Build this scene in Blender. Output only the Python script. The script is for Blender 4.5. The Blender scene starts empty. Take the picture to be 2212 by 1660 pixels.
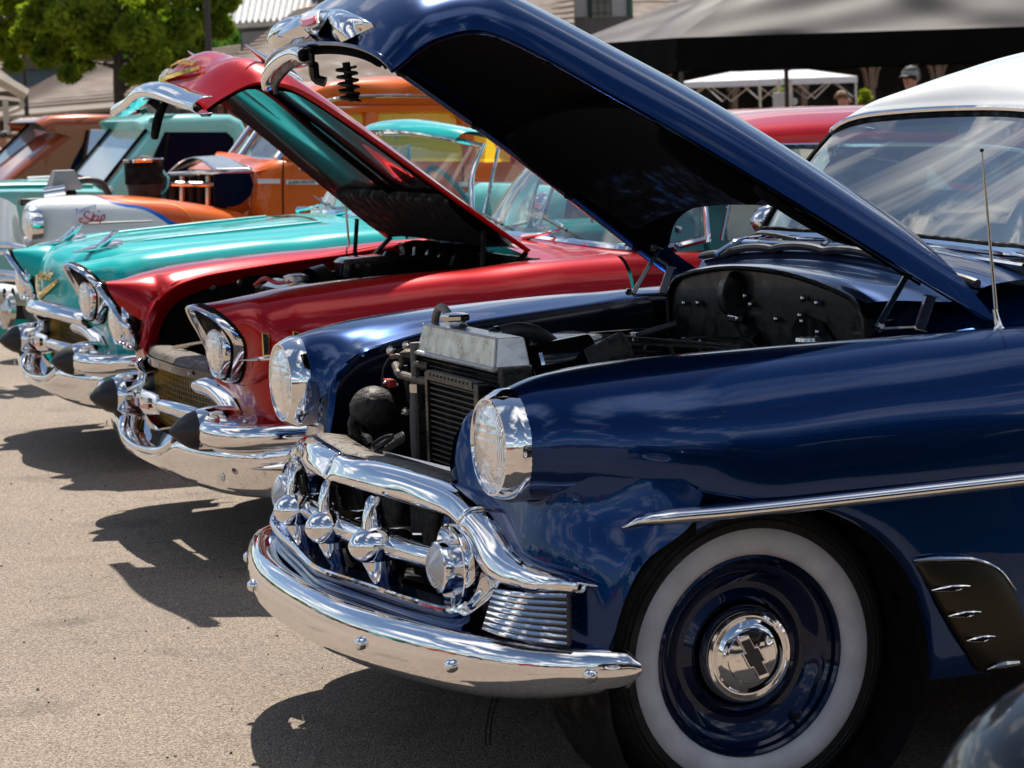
import bpy, bmesh, math, random
import numpy as np
from mathutils import Vector, Matrix
random.seed(7)
S = bpy.context.scene
COL = S.collection
PI = math.pi

# ------------------------------------------------------------------ camera
FPX, YAW, PITCH, ROLL = 5403.5, .3834, .1121, -.0329
CAM = np.array([-2.3213, -5.2723, 1.4712])
def cam_axes():
    f = np.array([math.sin(YAW)*math.cos(PITCH), math.cos(YAW)*math.cos(PITCH), -math.sin(PITCH)])
    r = np.array([math.cos(YAW), -math.sin(YAW), 0.]); u = np.cross(r, f)
    return np.array([r*math.cos(ROLL)+u*math.sin(ROLL), -r*math.sin(ROLL)+u*math.cos(ROLL), f])
AX = cam_axes()
cd = bpy.data.cameras.new('camera'); cam = bpy.data.objects.new('camera', cd); COL.objects.link(cam)
Mx = Matrix(((AX[0][0], AX[1][0], -AX[2][0], CAM[0]), (AX[0][1], AX[1][1], -AX[2][1], CAM[1]),
             (AX[0][2], AX[1][2], -AX[2][2], CAM[2]), (0, 0, 0, 1)))
cam.matrix_world = Mx
cd.sensor_width = 36; cd.lens = 36*FPX/2212; cd.clip_start = .05; cd.clip_end = 2000
cd.dof.use_dof = True; cd.dof.focus_distance = 5.9; cd.dof.aperture_fstop = 10.5; cd.dof.aperture_blades = 8
S.camera = cam
def ray(u, v): return AX.T @ np.array([(u-1106)/FPX, (830-v)/FPX, 1.])
# measured points of the photograph carried onto the real plane they lie in
def aty(u, v, y): d = ray(u, v); return CAM+d*(y-CAM[1])/d[1]
def atx(u, v, x): d = ray(u, v); return CAM+d*(x-CAM[0])/d[0]
def atz(u, v, z): d = ray(u, v); return CAM+d*(z-CAM[2])/d[2]

# ------------------------------------------------------------------ light
SUNV = np.array([.20, .62, 1.0]); SUNV = SUNV/np.linalg.norm(SUNV)
elev = math.asin(SUNV[2]); azim = math.atan2(SUNV[0], SUNV[1])
sd = bpy.data.lights.new('sun', 'SUN'); sun = bpy.data.objects.new('sun', sd); COL.objects.link(sun)
sd.energy = 5.0; sd.angle = math.radians(.5); sd.color = (1, .93, .82)
sun.rotation_euler = Vector(SUNV).to_track_quat('Z', 'Y').to_euler()
W = bpy.data.worlds.new('World'); S.world = W; W.use_nodes = True
nt = W.node_tree; N = nt.nodes; L = nt.links
for n in list(N): N.remove(n)
out = N.new('ShaderNodeOutputWorld'); bg = N.new('ShaderNodeBackground'); bg.inputs[1].default_value = .064
sky = N.new('ShaderNodeTexSky'); sky.sky_type = 'NISHITA'; sky.sun_disc = False
sky.sun_elevation = elev; sky.sun_rotation = azim; sky.air_density = 1.0; sky.dust_density = .15; sky.ozone_density = 1.2
tc = N.new('ShaderNodeTexCoord'); sx = N.new('ShaderNodeSeparateXYZ'); L.new(tc.outputs['Generated'], sx.inputs[0])
zc = N.new('ShaderNodeMath'); zc.operation = 'MAXIMUM'; zc.inputs[1].default_value = .0; L.new(sx.outputs[2], zc.inputs[0])
za = N.new('ShaderNodeMath'); za.operation = 'ADD'; za.inputs[1].default_value = .10; L.new(zc.outputs[0], za.inputs[0])
dx = N.new('ShaderNodeMath'); dx.operation = 'DIVIDE'; L.new(sx.outputs[0], dx.inputs[0]); L.new(za.outputs[0], dx.inputs[1])
dy = N.new('ShaderNodeMath'); dy.operation = 'DIVIDE'; L.new(sx.outputs[1], dy.inputs[0]); L.new(za.outputs[0], dy.inputs[1])
cx = N.new('ShaderNodeCombineXYZ'); L.new(dx.outputs[0], cx.inputs[0]); L.new(dy.outputs[0], cx.inputs[1])
cn = N.new('ShaderNodeTexNoise'); cn.inputs['Scale'].default_value = 1.15; cn.inputs['Detail'].default_value = 7; cn.inputs['Roughness'].default_value = .56
L.new(cx.outputs[0], cn.inputs['Vector'])
cr_ = N.new('ShaderNodeValToRGB'); cr_.color_ramp.elements[0].position = .51; cr_.color_ramp.elements[1].position = .61
L.new(cn.outputs[0], cr_.inputs[0])
mx = N.new('ShaderNodeMixRGB'); mx.inputs[2].default_value = (14, 13.8, 13.6, 1)
L.new(cr_.outputs[0], mx.inputs[0]); L.new(sky.outputs[0], mx.inputs[1]); L.new(mx.outputs[0], bg.inputs[0]); L.new(bg.outputs[0], out.inputs[0])
S.view_settings.view_transform = 'Standard'; S.view_settings.look = 'None'; S.view_settings.gamma = 1
S.view_settings.use_curve_mapping = False; S.view_settings.exposure = .55
S.render.engine = 'CYCLES'
try:
    S.cycles.max_bounces = 10; S.cycles.glossy_bounces = 6; S.cycles.transparent_max_bounces = 16
    S.cycles.caustics_reflective = False; S.cycles.caustics_refractive = False
except Exception: pass

# ------------------------------------------------------------------ materials
MATS = {}
def pm(name, col, rough=.5, metal=0., coat=0., spec=.5, noise=None, bump=None, emis=None, crough=.03):
    """principled material; noise=(scale, amount, detail) varies colour and roughness, bump=(scale, strength)"""
    m = bpy.data.materials.new(name); m.use_nodes = True; t = m.node_tree; b = t.nodes['Principled BSDF']
    b.inputs['Base Color'].default_value = (*col, 1); b.inputs['Roughness'].default_value = rough
    b.inputs['Metallic'].default_value = metal; b.inputs['Coat Weight'].default_value = coat
    b.inputs['Coat Roughness'].default_value = crough; b.inputs['Specular IOR Level'].default_value = spec; b.inputs['Coat IOR'].default_value = 1.45
    c = t.nodes.new('ShaderNodeTexCoord')
    if noise:
        n = t.nodes.new('ShaderNodeTexNoise'); n.inputs['Scale'].default_value = noise[0]
        n.inputs['Detail'].default_value = noise[2] if len(noise) > 2 else 4
        t.links.new(c.outputs['Object'], n.inputs['Vector'])
        r = t.nodes.new('ShaderNodeMapRange'); r.inputs[3].default_value = 1-noise[1]; r.inputs[4].default_value = 1+noise[1]
        r.inputs[1].default_value = .3; r.inputs[2].default_value = .7
        t.links.new(n.outputs[0], r.inputs[0])
        v = t.nodes.new('ShaderNodeVectorMath'); v.operation = 'SCALE'; v.inputs[0].default_value = col
        t.links.new(r.outputs[0], v.inputs['Scale']); t.links.new(v.outputs[0], b.inputs['Base Color'])
        q = t.nodes.new('ShaderNodeMath'); q.operation = 'MULTIPLY'; q.inputs[1].default_value = rough
        t.links.new(r.outputs[0], q.inputs[0]); t.links.new(q.outputs[0], b.inputs['Roughness'])
    if bump:
        n = t.nodes.new('ShaderNodeTexNoise'); n.inputs['Scale'].default_value = bump[0]; n.inputs['Detail'].default_value = 5
        t.links.new(c.outputs['Object'], n.inputs['Vector'])
        k = t.nodes.new('ShaderNodeBump'); k.inputs['Strength'].default_value = bump[1]; k.inputs['Distance'].default_value = .01
        t.links.new(n.outputs[0], k.inputs['Height']); t.links.new(k.outputs[0], b.inputs['Normal'])
    if emis: b.inputs['Emission Color'].default_value = (*emis[:3], 1); b.inputs['Emission Strength'].default_value = emis[3]
    MATS[name] = m; return m
def paint(name, col, metal=.0, rough=.35, flake=.0):
    m = pm(name, col, rough=rough, metal=metal, coat=.85, crough=.015, spec=.08)
    t = m.node_tree; b = t.nodes['Principled BSDF']; c = t.nodes.new('ShaderNodeTexCoord')
    n = t.nodes.new('ShaderNodeTexNoise'); n.inputs['Scale'].default_value = 9; n.inputs['Detail'].default_value = 1
    t.links.new(c.outputs['Object'], n.inputs['Vector'])       # faint waviness of hand finished sheet metal
    k = t.nodes.new('ShaderNodeBump'); k.inputs['Strength'].default_value = .06; k.inputs['Distance'].default_value = .004
    t.links.new(n.outputs[0], k.inputs['Height']); t.links.new(k.outputs[0], b.inputs['Coat Normal'])
    if flake:
        w = t.nodes.new('ShaderNodeTexVoronoi'); w.inputs['Scale'].default_value = 900
        t.links.new(c.outputs['Object'], w.inputs['Vector'])
        r = t.nodes.new('ShaderNodeMapRange'); r.inputs[3].default_value = 1-flake; r.inputs[4].default_value = 1+flake
        s = t.nodes.new('ShaderNodeSeparateColor'); t.links.new(w.outputs['Color'], s.inputs[0]); t.links.new(s.outputs[0], r.inputs[0])
        v = t.nodes.new('ShaderNodeVectorMath'); v.operation = 'SCALE'; v.inputs[0].default_value = col
        t.links.new(r.outputs[0], v.inputs['Scale']); t.links.new(v.outputs[0], b.inputs['Base Color'])
    return m
BLUE = paint('metallic_blue_paint', (.0012, .028, .122), .80, .22, .3)
RIMP = paint('navy_wheel_paint', (.0006, .009, .045), .5, .3)
NAVY = pm('dark_navy_paint', (.002, .006, .025), .35, 0, .5)
RED = paint('ruby_red_paint', (.42, .0015, .005), .40, .28, .2)
TEAL = paint('turquoise_paint', (.012, .45, .45), 0., .3)
TEALL = paint('pale_turquoise_paint', (.22, .58, .56), 0., .3)
ORANGE = paint('orange_paint', (.72, .13, .012), 0., .3)
RUST = paint('copper_brown_paint', (.30, .065, .02), .2, .3)
WHITEP = paint('white_paint', (.72, .74, .74), 0., .3)
BLACKP = paint('black_paint', (.004, .004, .005), 0., .3)
PINKP = paint('pink_paint', (.62, .22, .25), 0., .3)
def chrome(name, col=(.86, .86, .88), rough=.035):
    m = pm(name, col, rough, 1.); t = m.node_tree; b = t.nodes['Principled BSDF']; c = t.nodes.new('ShaderNodeTexCoord')
    n = t.nodes.new('ShaderNodeTexNoise'); n.inputs['Scale'].default_value = 14; n.inputs['Detail'].default_value = 2
    t.links.new(c.outputs['Object'], n.inputs['Vector'])
    k = t.nodes.new('ShaderNodeBump'); k.inputs['Strength'].default_value = .05; k.inputs['Distance'].default_value = .004
    t.links.new(n.outputs[0], k.inputs['Height']); t.links.new(k.outputs[0], b.inputs['Normal'])
    n2 = t.nodes.new('ShaderNodeTexNoise'); n2.inputs['Scale'].default_value = 55; n2.inputs['Detail'].default_value = 6
    t.links.new(c.outputs['Object'], n2.inputs['Vector'])
    r = t.nodes.new('ShaderNodeMapRange'); r.inputs[1].default_value = .45; r.inputs[2].default_value = .8; r.inputs[3].default_value = rough; r.inputs[4].default_value = rough+.10
    t.links.new(n2.outputs[0], r.inputs[0]); t.links.new(r.outputs[0], b.inputs['Roughness']); return m
CHROME = chrome('chrome'); SATIN = chrome('worn_chrome', (.62, .60, .57), .16)
GOLD = chrome('gold_plate', (.95, .62, .20), .12); GOLDP = pm('gold_mesh_paint', (.52, .34, .08), .35, .7)
ALU = pm('brushed_aluminium', (.58, .57, .56), .30, .95, noise=(22, .35, 7), bump=(45, .16))
WELD = pm('weld_bead_aluminium', (.5, .5, .51), .5, .85, bump=(160, .8))
BLACK = pm('black_enamel', (.003, .003, .0035), .38, 0, .15, .35, noise=(30, .4))
MATTE = pm('matt_black', (.003, .003, .0035), .8, 0, 0, .2, noise=(25, .5))
LINER = pm('hood_liner_felt', (.0012, .0012, .0014), .9, 0, 0, .12, bump=(160, .15))
GREASE = pm('dusty_cast_iron', (.035, .032, .030), .6, .5, noise=(40, .6), bump=(80, .5))
DUST = pm('dusty_steel', (.115, .10, .085), .55, .5, noise=(38, .5), bump=(90, .4))
RUBBER = pm('tyre_rubber', (.012, .012, .012), .8, noise=(30, .3), bump=(150, .3))
BRUB = pm('black_rubber_cone', (.02, .02, .022), .45, noise=(20, .3))
WWALL = pm('white_sidewall', (.62, .63, .68), .6, noise=(16, .14, 8), bump=(90, .15))
HOSE = pm('grey_hose', (.22, .20, .18), .55)
SEATT = pm('teal_upholstery', (.06, .34, .36), .6, noise=(25, .15)); SEATD = pm('dark_upholstery', (.015, .03, .06), .6)
GREY = pm('grey_plastic', (.22, .23, .24), .5); TANGREY = pm('grey_cabinet', (.42, .42, .40), .6)
def glassm(name, tint=(.75, .9, .88), fac=.12, rough=.0, ior=1.5):
    m = bpy.data.materials.new(name); m.use_nodes = True; t = m.node_tree
    for n in list(t.nodes): t.nodes.remove(n)
    o = t.nodes.new('ShaderNodeOutputMaterial'); tr = t.nodes.new('ShaderNodeBsdfTransparent'); tr.inputs[0].default_value = (*tint, 1)
    gl = t.nodes.new('ShaderNodeBsdfGlossy'); gl.inputs['Roughness'].default_value = rough
    fr = t.nodes.new('ShaderNodeFresnel'); fr.inputs[0].default_value = ior
    ad = t.nodes.new('ShaderNodeMath'); ad.operation = 'ADD'; ad.use_clamp = True; ad.inputs[1].default_value = fac; t.links.new(fr.outputs[0], ad.inputs[0])
    mi = t.nodes.new('ShaderNodeMixShader'); t.links.new(ad.outputs[0], mi.inputs[0]); t.links.new(tr.outputs[0], mi.inputs[1]); t.links.new(gl.outputs[0], mi.inputs[2])
    t.links.new(mi.outputs[0], o.inputs[0]); return m, t, mi, gl
def glass(name, tint=(.75, .9, .88), fac=.06, streak=0., ior=1.5):
    m, t, mi, gl = glassm(name, tint, fac, 0, ior)
    if streak:  # pale diagonal streaks, diffuse and translucent, mixed over the glass
        c = t.nodes.new('ShaderNodeTexCoord'); cb = t.nodes.new('ShaderNodeCombineXYZ')
        for j, (vec, sc) in enumerate((((.25, .40, .92), 11.), ((.0, .92, -.40), .7))):
            d = t.nodes.new('ShaderNodeVectorMath'); d.operation = 'DOT_PRODUCT'; d.inputs[1].default_value = tuple(x*sc for x in vec)
            t.links.new(c.outputs['Object'], d.inputs[0]); t.links.new(d.outputs['Value'], cb.inputs[j])
        n = t.nodes.new('ShaderNodeTexNoise'); n.inputs['Scale'].default_value = 1.; n.inputs['Detail'].default_value = 3
        t.links.new(cb.outputs[0], n.inputs['Vector']); r = t.nodes.new('ShaderNodeMapRange'); r.inputs[1].default_value = .47; r.inputs[2].default_value = .70; r.inputs[3].default_value = .03; r.inputs[4].default_value = streak
        t.links.new(n.outputs[0], r.inputs[0]); df = t.nodes.new('ShaderNodeBsdfTranslucent'); df.inputs[0].default_value = (.8, .78, .72, 1)
        d2 = t.nodes.new('ShaderNodeBsdfDiffuse'); d2.inputs[0].default_value = (.8, .78, .72, 1); a = t.nodes.new('ShaderNodeAddShader')
        t.links.new(df.outputs[0], a.inputs[0]); t.links.new(d2.outputs[0], a.inputs[1])
        m2 = t.nodes.new('ShaderNodeMixShader'); t.links.new(r.outputs[0], m2.inputs[0]); t.links.new(mi.outputs[0], m2.inputs[1]); t.links.new(a.outputs[0], m2.inputs[2])
        o = [x for x in t.nodes if x.type == 'OUTPUT_MATERIAL'][0]; t.links.new(m2.outputs[0], o.inputs[0])
    return m
GLASS = glass('windscreen_glass', (.50, .72, .80), .30, .55)
GLASS2 = glass('teal_tinted_glass', (.72, .92, .88), .14, .12)
DGLASS = glass('dark_limo_glass', (.02, .03, .06), .03)
YGLASS = glass('yellow_tinted_glass', (.95, .92, .02), .02)
_t = YGLASS.node_tree; _d = _t.nodes.new('ShaderNodeBsdfDiffuse'); _d.inputs[0].default_value = (.85, .78, .01, 1); _r = _t.nodes.new('ShaderNodeBsdfTranslucent'); _r.inputs[0].default_value = (.9, .85, .01, 1)
_a = _t.nodes.new('ShaderNodeAddShader'); _m = _t.nodes.new('ShaderNodeMixShader'); _m.inputs[0].default_value = .45; _o = [x for x in _t.nodes if x.type == 'OUTPUT_MATERIAL'][0]
_s = _o.inputs[0].links[0].from_socket; _t.links.new(_d.outputs[0], _a.inputs[0]); _t.links.new(_r.outputs[0], _a.inputs[1]); _t.links.new(_s, _m.inputs[1]); _t.links.new(_a.outputs[0], _m.inputs[2]); _t.links.new(_m.outputs[0], _o.inputs[0])
SGLASS = glass('side_window_glass', (.6, .72, .74), .05)
def lensm(name, tint, sc):
    m = bpy.data.materials.new(name); m.use_nodes = True; t = m.node_tree; b = t.nodes['Principled BSDF']
    b.inputs['Base Color'].default_value = (*tint, 1); b.inputs['Roughness'].default_value = .04; b.inputs['Transmission Weight'].default_value = .88; b.inputs['IOR'].default_value = 1.45
    c = t.nodes.new('ShaderNodeTexCoord'); w = t.nodes.new('ShaderNodeTexWave'); w.bands_direction = 'Y'; w.inputs['Scale'].default_value = sc; w.inputs['Distortion'].default_value = .3
    t.links.new(c.outputs['Object'], w.inputs[0]); k = t.nodes.new('ShaderNodeBump'); k.inputs['Strength'].default_value = .35; k.inputs['Distance'].default_value = .003
    w2 = t.nodes.new('ShaderNodeTexWave'); w2.bands_direction = 'Z'; w2.inputs['Scale'].default_value = sc*.32; t.links.new(c.outputs['Object'], w2.inputs[0])
    ad = t.nodes.new('ShaderNodeMath'); ad.operation = 'ADD'; t.links.new(w.outputs[1], ad.inputs[0]); t.links.new(w2.outputs[1], ad.inputs[1])
    t.links.new(ad.outputs[0], k.inputs['Height']); t.links.new(k.outputs[0], b.inputs['Normal']); return m
LENS = lensm('fluted_headlight_glass', (.97, .98, 1.), 60)
def ringlens(name, tint):
    m = lensm(name, tint, 30); return m
PLENS = pm('ribbed_parking_lens', (.55, .57, .60), .12, .1, 1.); AMBER = pm('amber_lens', (.85, .16, .01), .12, 0, 1.)
REFL = pm('lamp_reflector', (.80, .80, .80), .28, .92)

# ------------------------------------------------------------------ geometry helpers
def A(*p): return np.array(p, float)
def mirr(P): P = np.array(P, float).copy(); P[..., 1] *= -1; return P
def crs(P, n, closed=False):
    """resample a polyline with a Catmull-Rom curve at n points of equal arc length"""
    P = np.array(P, float)
    if len(P) == 1: return np.repeat(P, n, 0)
    if closed: Q = np.vstack([P[-1], P, P[0], P[1]])
    else: Q = np.vstack([2*P[0]-P[1], P, 2*P[-1]-P[-2]])
    seg = len(Q)-3; o = []
    for i in range(seg):
        a, b, c, d = Q[i:i+4]
        for t in np.linspace(0, 1, 9)[:-1]:
            o.append(.5*((2*b)+(-a+c)*t+(2*a-5*b+4*c-d)*t*t+(-a+3*b-3*c+d)*t**3))
    o.append(Q[-2]); o = np.array(o); d = np.r_[0, np.cumsum(np.linalg.norm(np.diff(o, axis=0), axis=1))]
    if d[-1] < 1e-9: return np.repeat(P[:1], n, 0)
    s = np.linspace(0, d[-1], n+1)[:-1] if closed else np.linspace(0, d[-1], n)
    return np.stack([np.interp(s, d, o[:, k]) for k in range(P.shape[1])], 1)
def crm(M_, n):
    """Catmull-Rom across rows (uniform parameter), returns n rows"""
    M_ = np.array(M_, float); m = len(M_); Q = np.concatenate([[2*M_[0]-M_[1]], M_, [2*M_[-1]-M_[-2]]])
    o = []
    for s in np.linspace(0, m-1-1e-9, n):
        i = int(s); t = s-i; a, b, c, d = Q[i:i+4]
        o.append(.5*((2*b)+(-a+c)*t+(2*a-5*b+4*c-d)*t*t+(-a+3*b-3*c+d)*t**3))
    return np.array(o)
def gridf(nu, nv, cu=False, cv=False):
    F = []
    for i in range(nu if cu else nu-1):
        for j in range(nv if cv else nv-1):
            F.append((i*nv+j, ((i+1) % nu)*nv+j, ((i+1) % nu)*nv+(j+1) % nv, i*nv+(j+1) % nv))
    return F
def surf(rows, nu, nv, closed=False):
    G = crm([crs(r, nv, closed) for r in rows], nu)
    return G.reshape(-1, 3), gridf(nu, nv, False, closed)
def grid(G): G = np.array(G); return G.reshape(-1, 3), gridf(G.shape[0], G.shape[1])
def tube(P, r, n=10, sm=None, caps=True, closed=False, flat=1., up=None):
    P = np.array(P, float)
    if sm: P = crs(P, sm, closed)
    m = len(P); R = np.interp(np.linspace(0, 1, m), np.linspace(0, 1, len(r)), r) if hasattr(r, '__len__') else np.full(m, r)
    T = np.gradient(P, axis=0)
    if closed: T = np.roll(P, -1, 0)-np.roll(P, 1, 0)
    T = T/np.maximum(np.linalg.norm(T, axis=1), 1e-12)[:, None]
    u = np.array(up if up is not None else ((0, 0, 1.) if abs(T[0][2]) < .9 else (1., 0, 0)), float); V = []
    for i in range(m):
        u = u-T[i]*np.dot(u, T[i]); u /= max(np.linalg.norm(u), 1e-9); w = np.cross(T[i], u)
        for k in range(n):
            a = 2*PI*k/n; V.append(P[i]+R[i]*(u*math.cos(a)*flat+w*math.sin(a)))
    F = gridf(m, n, closed, True)
    if caps and not closed: F += [tuple(range(n))[::-1], tuple((m-1)*n+k for k in range(n))]
    return np.array(V), F
def basis(ax):
    ax = np.array(ax, float); ax /= np.linalg.norm(ax); h = np.array([0, 0, 1.]) if abs(ax[2]) < .9 else np.array([1., 0, 0])
    a = np.cross(h, ax); a /= np.linalg.norm(a); return ax, a, np.cross(ax, a)
def lathe(prof, o, ax, n=32, arc=(0, 2*PI), sy=1.):
    ax, a, b = basis(ax); V = []; full = abs(arc[1]-arc[0]-2*PI) < 1e-6; m = n if full else n+1
    for (h, r) in prof:
        for k in range(m):
            t = arc[0]+(arc[1]-arc[0])*k/n; V.append(np.array(o)+ax*h+r*(a*math.cos(t)*sy+b*math.sin(t)))
    return np.array(V), gridf(len(prof), m, False, full)
def box(c, s, rot=0.):
    V = []; cs, sn = math.cos(rot), math.sin(rot)
    for z in (-.5, .5):
        for x, y in ((-.5, -.5), (.5, -.5), (.5, .5), (-.5, .5)):
            X, Y = x*s[0], y*s[1]; V.append((c[0]+X*cs-Y*sn, c[1]+X*sn+Y*cs, c[2]+z*s[2]))
    return np.array(V), [(3, 2, 1, 0), (4, 5, 6, 7), (0, 1, 5, 4), (1, 2, 6, 5), (2, 3, 7, 6), (3, 0, 4, 7)]
def prism(P, d):
    """polygon (3D points) extruded along vector d"""
    P = np.array(P, float); n = len(P); V = np.vstack([P, P+np.array(d, float)])
    return V, [tuple(range(n))[::-1], tuple(range(n, 2*n))]+[(i, (i+1) % n, n+(i+1) % n, n+i) for i in range(n)]
def ball(c, r, n=12, s=(1, 1, 1)):
    V = []; F = []; m = max(4, n//2)
    for i in range(m+1):
        for k in range(n):
            t = PI*i/m; a = 2*PI*k/n; V.append((c[0]+r*s[0]*math.sin(t)*math.cos(a), c[1]+r*s[1]*math.sin(t)*math.sin(a), c[2]+r*s[2]*math.cos(t)))
    return np.array(V), gridf(m+1, n, False, True)
def join(*gs):
    V = []; F = []; o = 0
    for v, f in gs:
        V.append(np.array(v)); F += [tuple(i+o for i in q) for q in f]; o += len(v)
    return np.vstack(V), F
def ymir(g): v, f = g; return mirr(v), [q[::-1] for q in f]
def mesh(name, g, mat, smooth=True, ang=35):
    v, f = g; me = bpy.data.meshes.new(name); me.from_pydata([tuple(map(float, p)) for p in v], [], f); me.validate()
    if mat: me.materials.append(mat)
    if smooth:
        me.shade_smooth()
        if ang: me.set_sharp_from_angle(angle=math.radians(ang))
    me.update(); return me
def ob(name, g, mat, parent=None, smooth=True, ang=35, solid=0., bev=0., label=None, cat=None, group=None, kind=None, off=-1, seg=2, weld=False):
    me = g if isinstance(g, bpy.types.Mesh) else mesh(name, g, mat, smooth, ang)
    o = bpy.data.objects.new(name, me); COL.objects.link(o)
    if parent: o.parent = parent
    if weld: w = o.modifiers.new('w', 'WELD'); w.merge_threshold = 1e-5
    if solid: s = o.modifiers.new('s', 'SOLIDIFY'); s.thickness = solid; s.offset = off
    if bev: b = o.modifiers.new('b', 'BEVEL'); b.width = bev; b.segments = seg; b.limit_method = 'ANGLE'; b.angle_limit = math.radians(40); b.harden_normals = False
    if label: o['label'] = label
    if cat: o['category'] = cat
    if group: o['group'] = group
    if kind: o['kind'] = kind
    return o
def thing(name, label, cat, loc=(0, 0, 0), rz=0., group=None):
    o = bpy.data.objects.new(name, None); COL.objects.link(o); o.location = tuple(map(float, loc)); o.rotation_euler = (0, 0, rz)
    o['label'] = label; o['category'] = cat; o.empty_display_size = .2
    if group: o['group'] = group
    return o
def kids(o): return [c for c in bpy.data.objects if c.parent == o]
def copy_tree(o, parent=None, loc=None, rz=None, label=None):
    c = o.copy(); COL.objects.link(c)
    if parent: c.parent = parent
    if loc is not None: c.location = loc
    if rz is not None: c.rotation_euler = (0, 0, rz)
    if label: c['label'] = label
    for k in kids(o): copy_tree(k, c)
    return c
def textmesh(s, size, depth=.002, shear=0.):
    cu = bpy.data.curves.new('t', 'FONT'); cu.body = s; cu.size = size; cu.extrude = depth; cu.shear = shear; cu.align_x = 'CENTER'
    o = bpy.data.objects.new('t', cu); COL.objects.link(o); dg = bpy.context.evaluated_depsgraph_get()
    me = bpy.data.meshes.new_from_object(o.evaluated_get(dg)); bpy.data.objects.remove(o); return me
def place_text(name, s, size, mat, parent, o, ux, uy, depth=.002, shear=0.):
    """text laid with its x along ux and its y along uy at point o"""
    me = textmesh(s, size, depth, shear); me.materials.clear(); me.materials.append(mat)
    ux = Vector(ux).normalized(); uy = Vector(uy).normalized(); n = ux.cross(uy)
    M_ = Matrix(((ux.x, uy.x, n.x, o[0]), (ux.y, uy.y, n.y, o[1]), (ux.z, uy.z, n.z, o[2]), (0, 0, 0, 1)))
    me.transform(M_); b = bpy.data.objects.new(name, me); COL.objects.link(b); b.parent = parent; return b
# ------------------------------------------------------------------ ground
def asphalt():
    m = bpy.data.materials.new('asphalt'); m.use_nodes = True; t = m.node_tree; b = t.nodes['Principled BSDF']; l = t.links
    c = t.nodes.new('ShaderNodeTexCoord')
    def tex(kind, sc, **k):
        n = t.nodes.new(kind); n.inputs['Scale'].default_value = sc
        for a, v in k.items(): n.inputs[a].default_value = v
        l.new(c.outputs['Object'], n.inputs['Vector']); return n
    vo = tex('ShaderNodeTexVoronoi', 260); vo.inputs['Randomness'].default_value = 1
    ns = tex('ShaderNodeTexNoise', 110, Detail=6, Roughness=.7); nb = tex('ShaderNodeTexNoise', .45, Detail=5)
    s = t.nodes.new('ShaderNodeSeparateColor'); l.new(vo.outputs['Color'], s.inputs[0])
    ra = t.nodes.new('ShaderNodeValToRGB'); e = ra.color_ramp.elements; e[0].position = 0; e[0].color = (.088, .069, .055, 1); e[1].position = 1; e[1].color = (.50, .395, .305, 1)
    x = e.new(.55); x.color = (.285, .22, .168, 1); l.new(s.outputs[0], ra.inputs[0])
    r2 = t.nodes.new('ShaderNodeMapRange'); r2.inputs[1].default_value = .32; r2.inputs[2].default_value = .5; r2.inputs[3].default_value = .38; r2.inputs[4].default_value = 1.; l.new(ns.outputs[0], r2.inputs[0])
    r3 = t.nodes.new('ShaderNodeMapRange'); r3.inputs[1].default_value = .3; r3.inputs[2].default_value = .7; r3.inputs[3].default_value = .70; r3.inputs[4].default_value = 1.08; l.new(nb.outputs[0], r3.inputs[0])
    mm = t.nodes.new('ShaderNodeMath'); mm.operation = 'MULTIPLY'; l.new(r2.outputs[0], mm.inputs[0]); l.new(r3.outputs[0], mm.inputs[1])
    v = t.nodes.new('ShaderNodeVectorMath'); v.operation = 'SCALE'; l.new(ra.outputs[0], v.inputs[0]); l.new(mm.outputs[0], v.inputs['Scale']); l.new(v.outputs[0], b.inputs['Base Color'])
    b.inputs['Roughness'].default_value = .78
    # fine shrinkage cracks and dark oil drips between the parked rows
    wp = tex('ShaderNodeTexNoise', 1.3, Detail=4); wv = t.nodes.new('ShaderNodeVectorMath'); wv.operation = 'ADD'; l.new(c.outputs['Object'], wv.inputs[0]); l.new(wp.outputs['Color'], wv.inputs[1])
    ck = t.nodes.new('ShaderNodeTexVoronoi'); ck.feature = 'DISTANCE_TO_EDGE'; ck.inputs['Scale'].default_value = .55; l.new(wv.outputs[0], ck.inputs['Vector'])
    cm = t.nodes.new('ShaderNodeMapRange'); cm.inputs[1].default_value = .0; cm.inputs[2].default_value = .0035; cm.inputs[3].default_value = .72; cm.inputs[4].default_value = 1.; l.new(ck.outputs['Distance'], cm.inputs[0])
    os_ = tex('ShaderNodeTexNoise', 1.9, Detail=7, Roughness=.62); om_ = t.nodes.new('ShaderNodeMapRange'); om_.inputs[1].default_value = .56; om_.inputs[2].default_value = .72; om_.inputs[3].default_value = 1.; om_.inputs[4].default_value = .50; l.new(os_.outputs[0], om_.inputs[0])
    m3 = t.nodes.new('ShaderNodeMath'); m3.operation = 'MULTIPLY'; l.new(cm.outputs[0], m3.inputs[0]); l.new(om_.outputs[0], m3.inputs[1])
    v2 = t.nodes.new('ShaderNodeVectorMath'); v2.operation = 'SCALE'; l.new(v.outputs[0], v2.inputs[0]); l.new(m3.outputs[0], v2.inputs['Scale']); l.new(v2.outputs[0], b.inputs['Base Color'])
    h = t.nodes.new('ShaderNodeMath'); h.operation = 'SUBTRACT'; l.new(ns.outputs[0], h.inputs[0]); l.new(vo.outputs['Distance'], h.inputs[1])
    k = t.nodes.new('ShaderNodeBump'); k.inputs['Strength'].default_value = .75; k.inputs['Distance'].default_value = .004; l.new(h.outputs[0], k.inputs['Height']); l.new(k.outputs[0], b.inputs['Normal'])
    return m
ASPH = asphalt()
ob('ground', (A(*[(-900, -900, 0), (900, -900, 0), (900, 900, 0), (-900, 900, 0)]), [(0, 1, 2, 3)]), ASPH, kind='structure', smooth=False)
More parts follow.
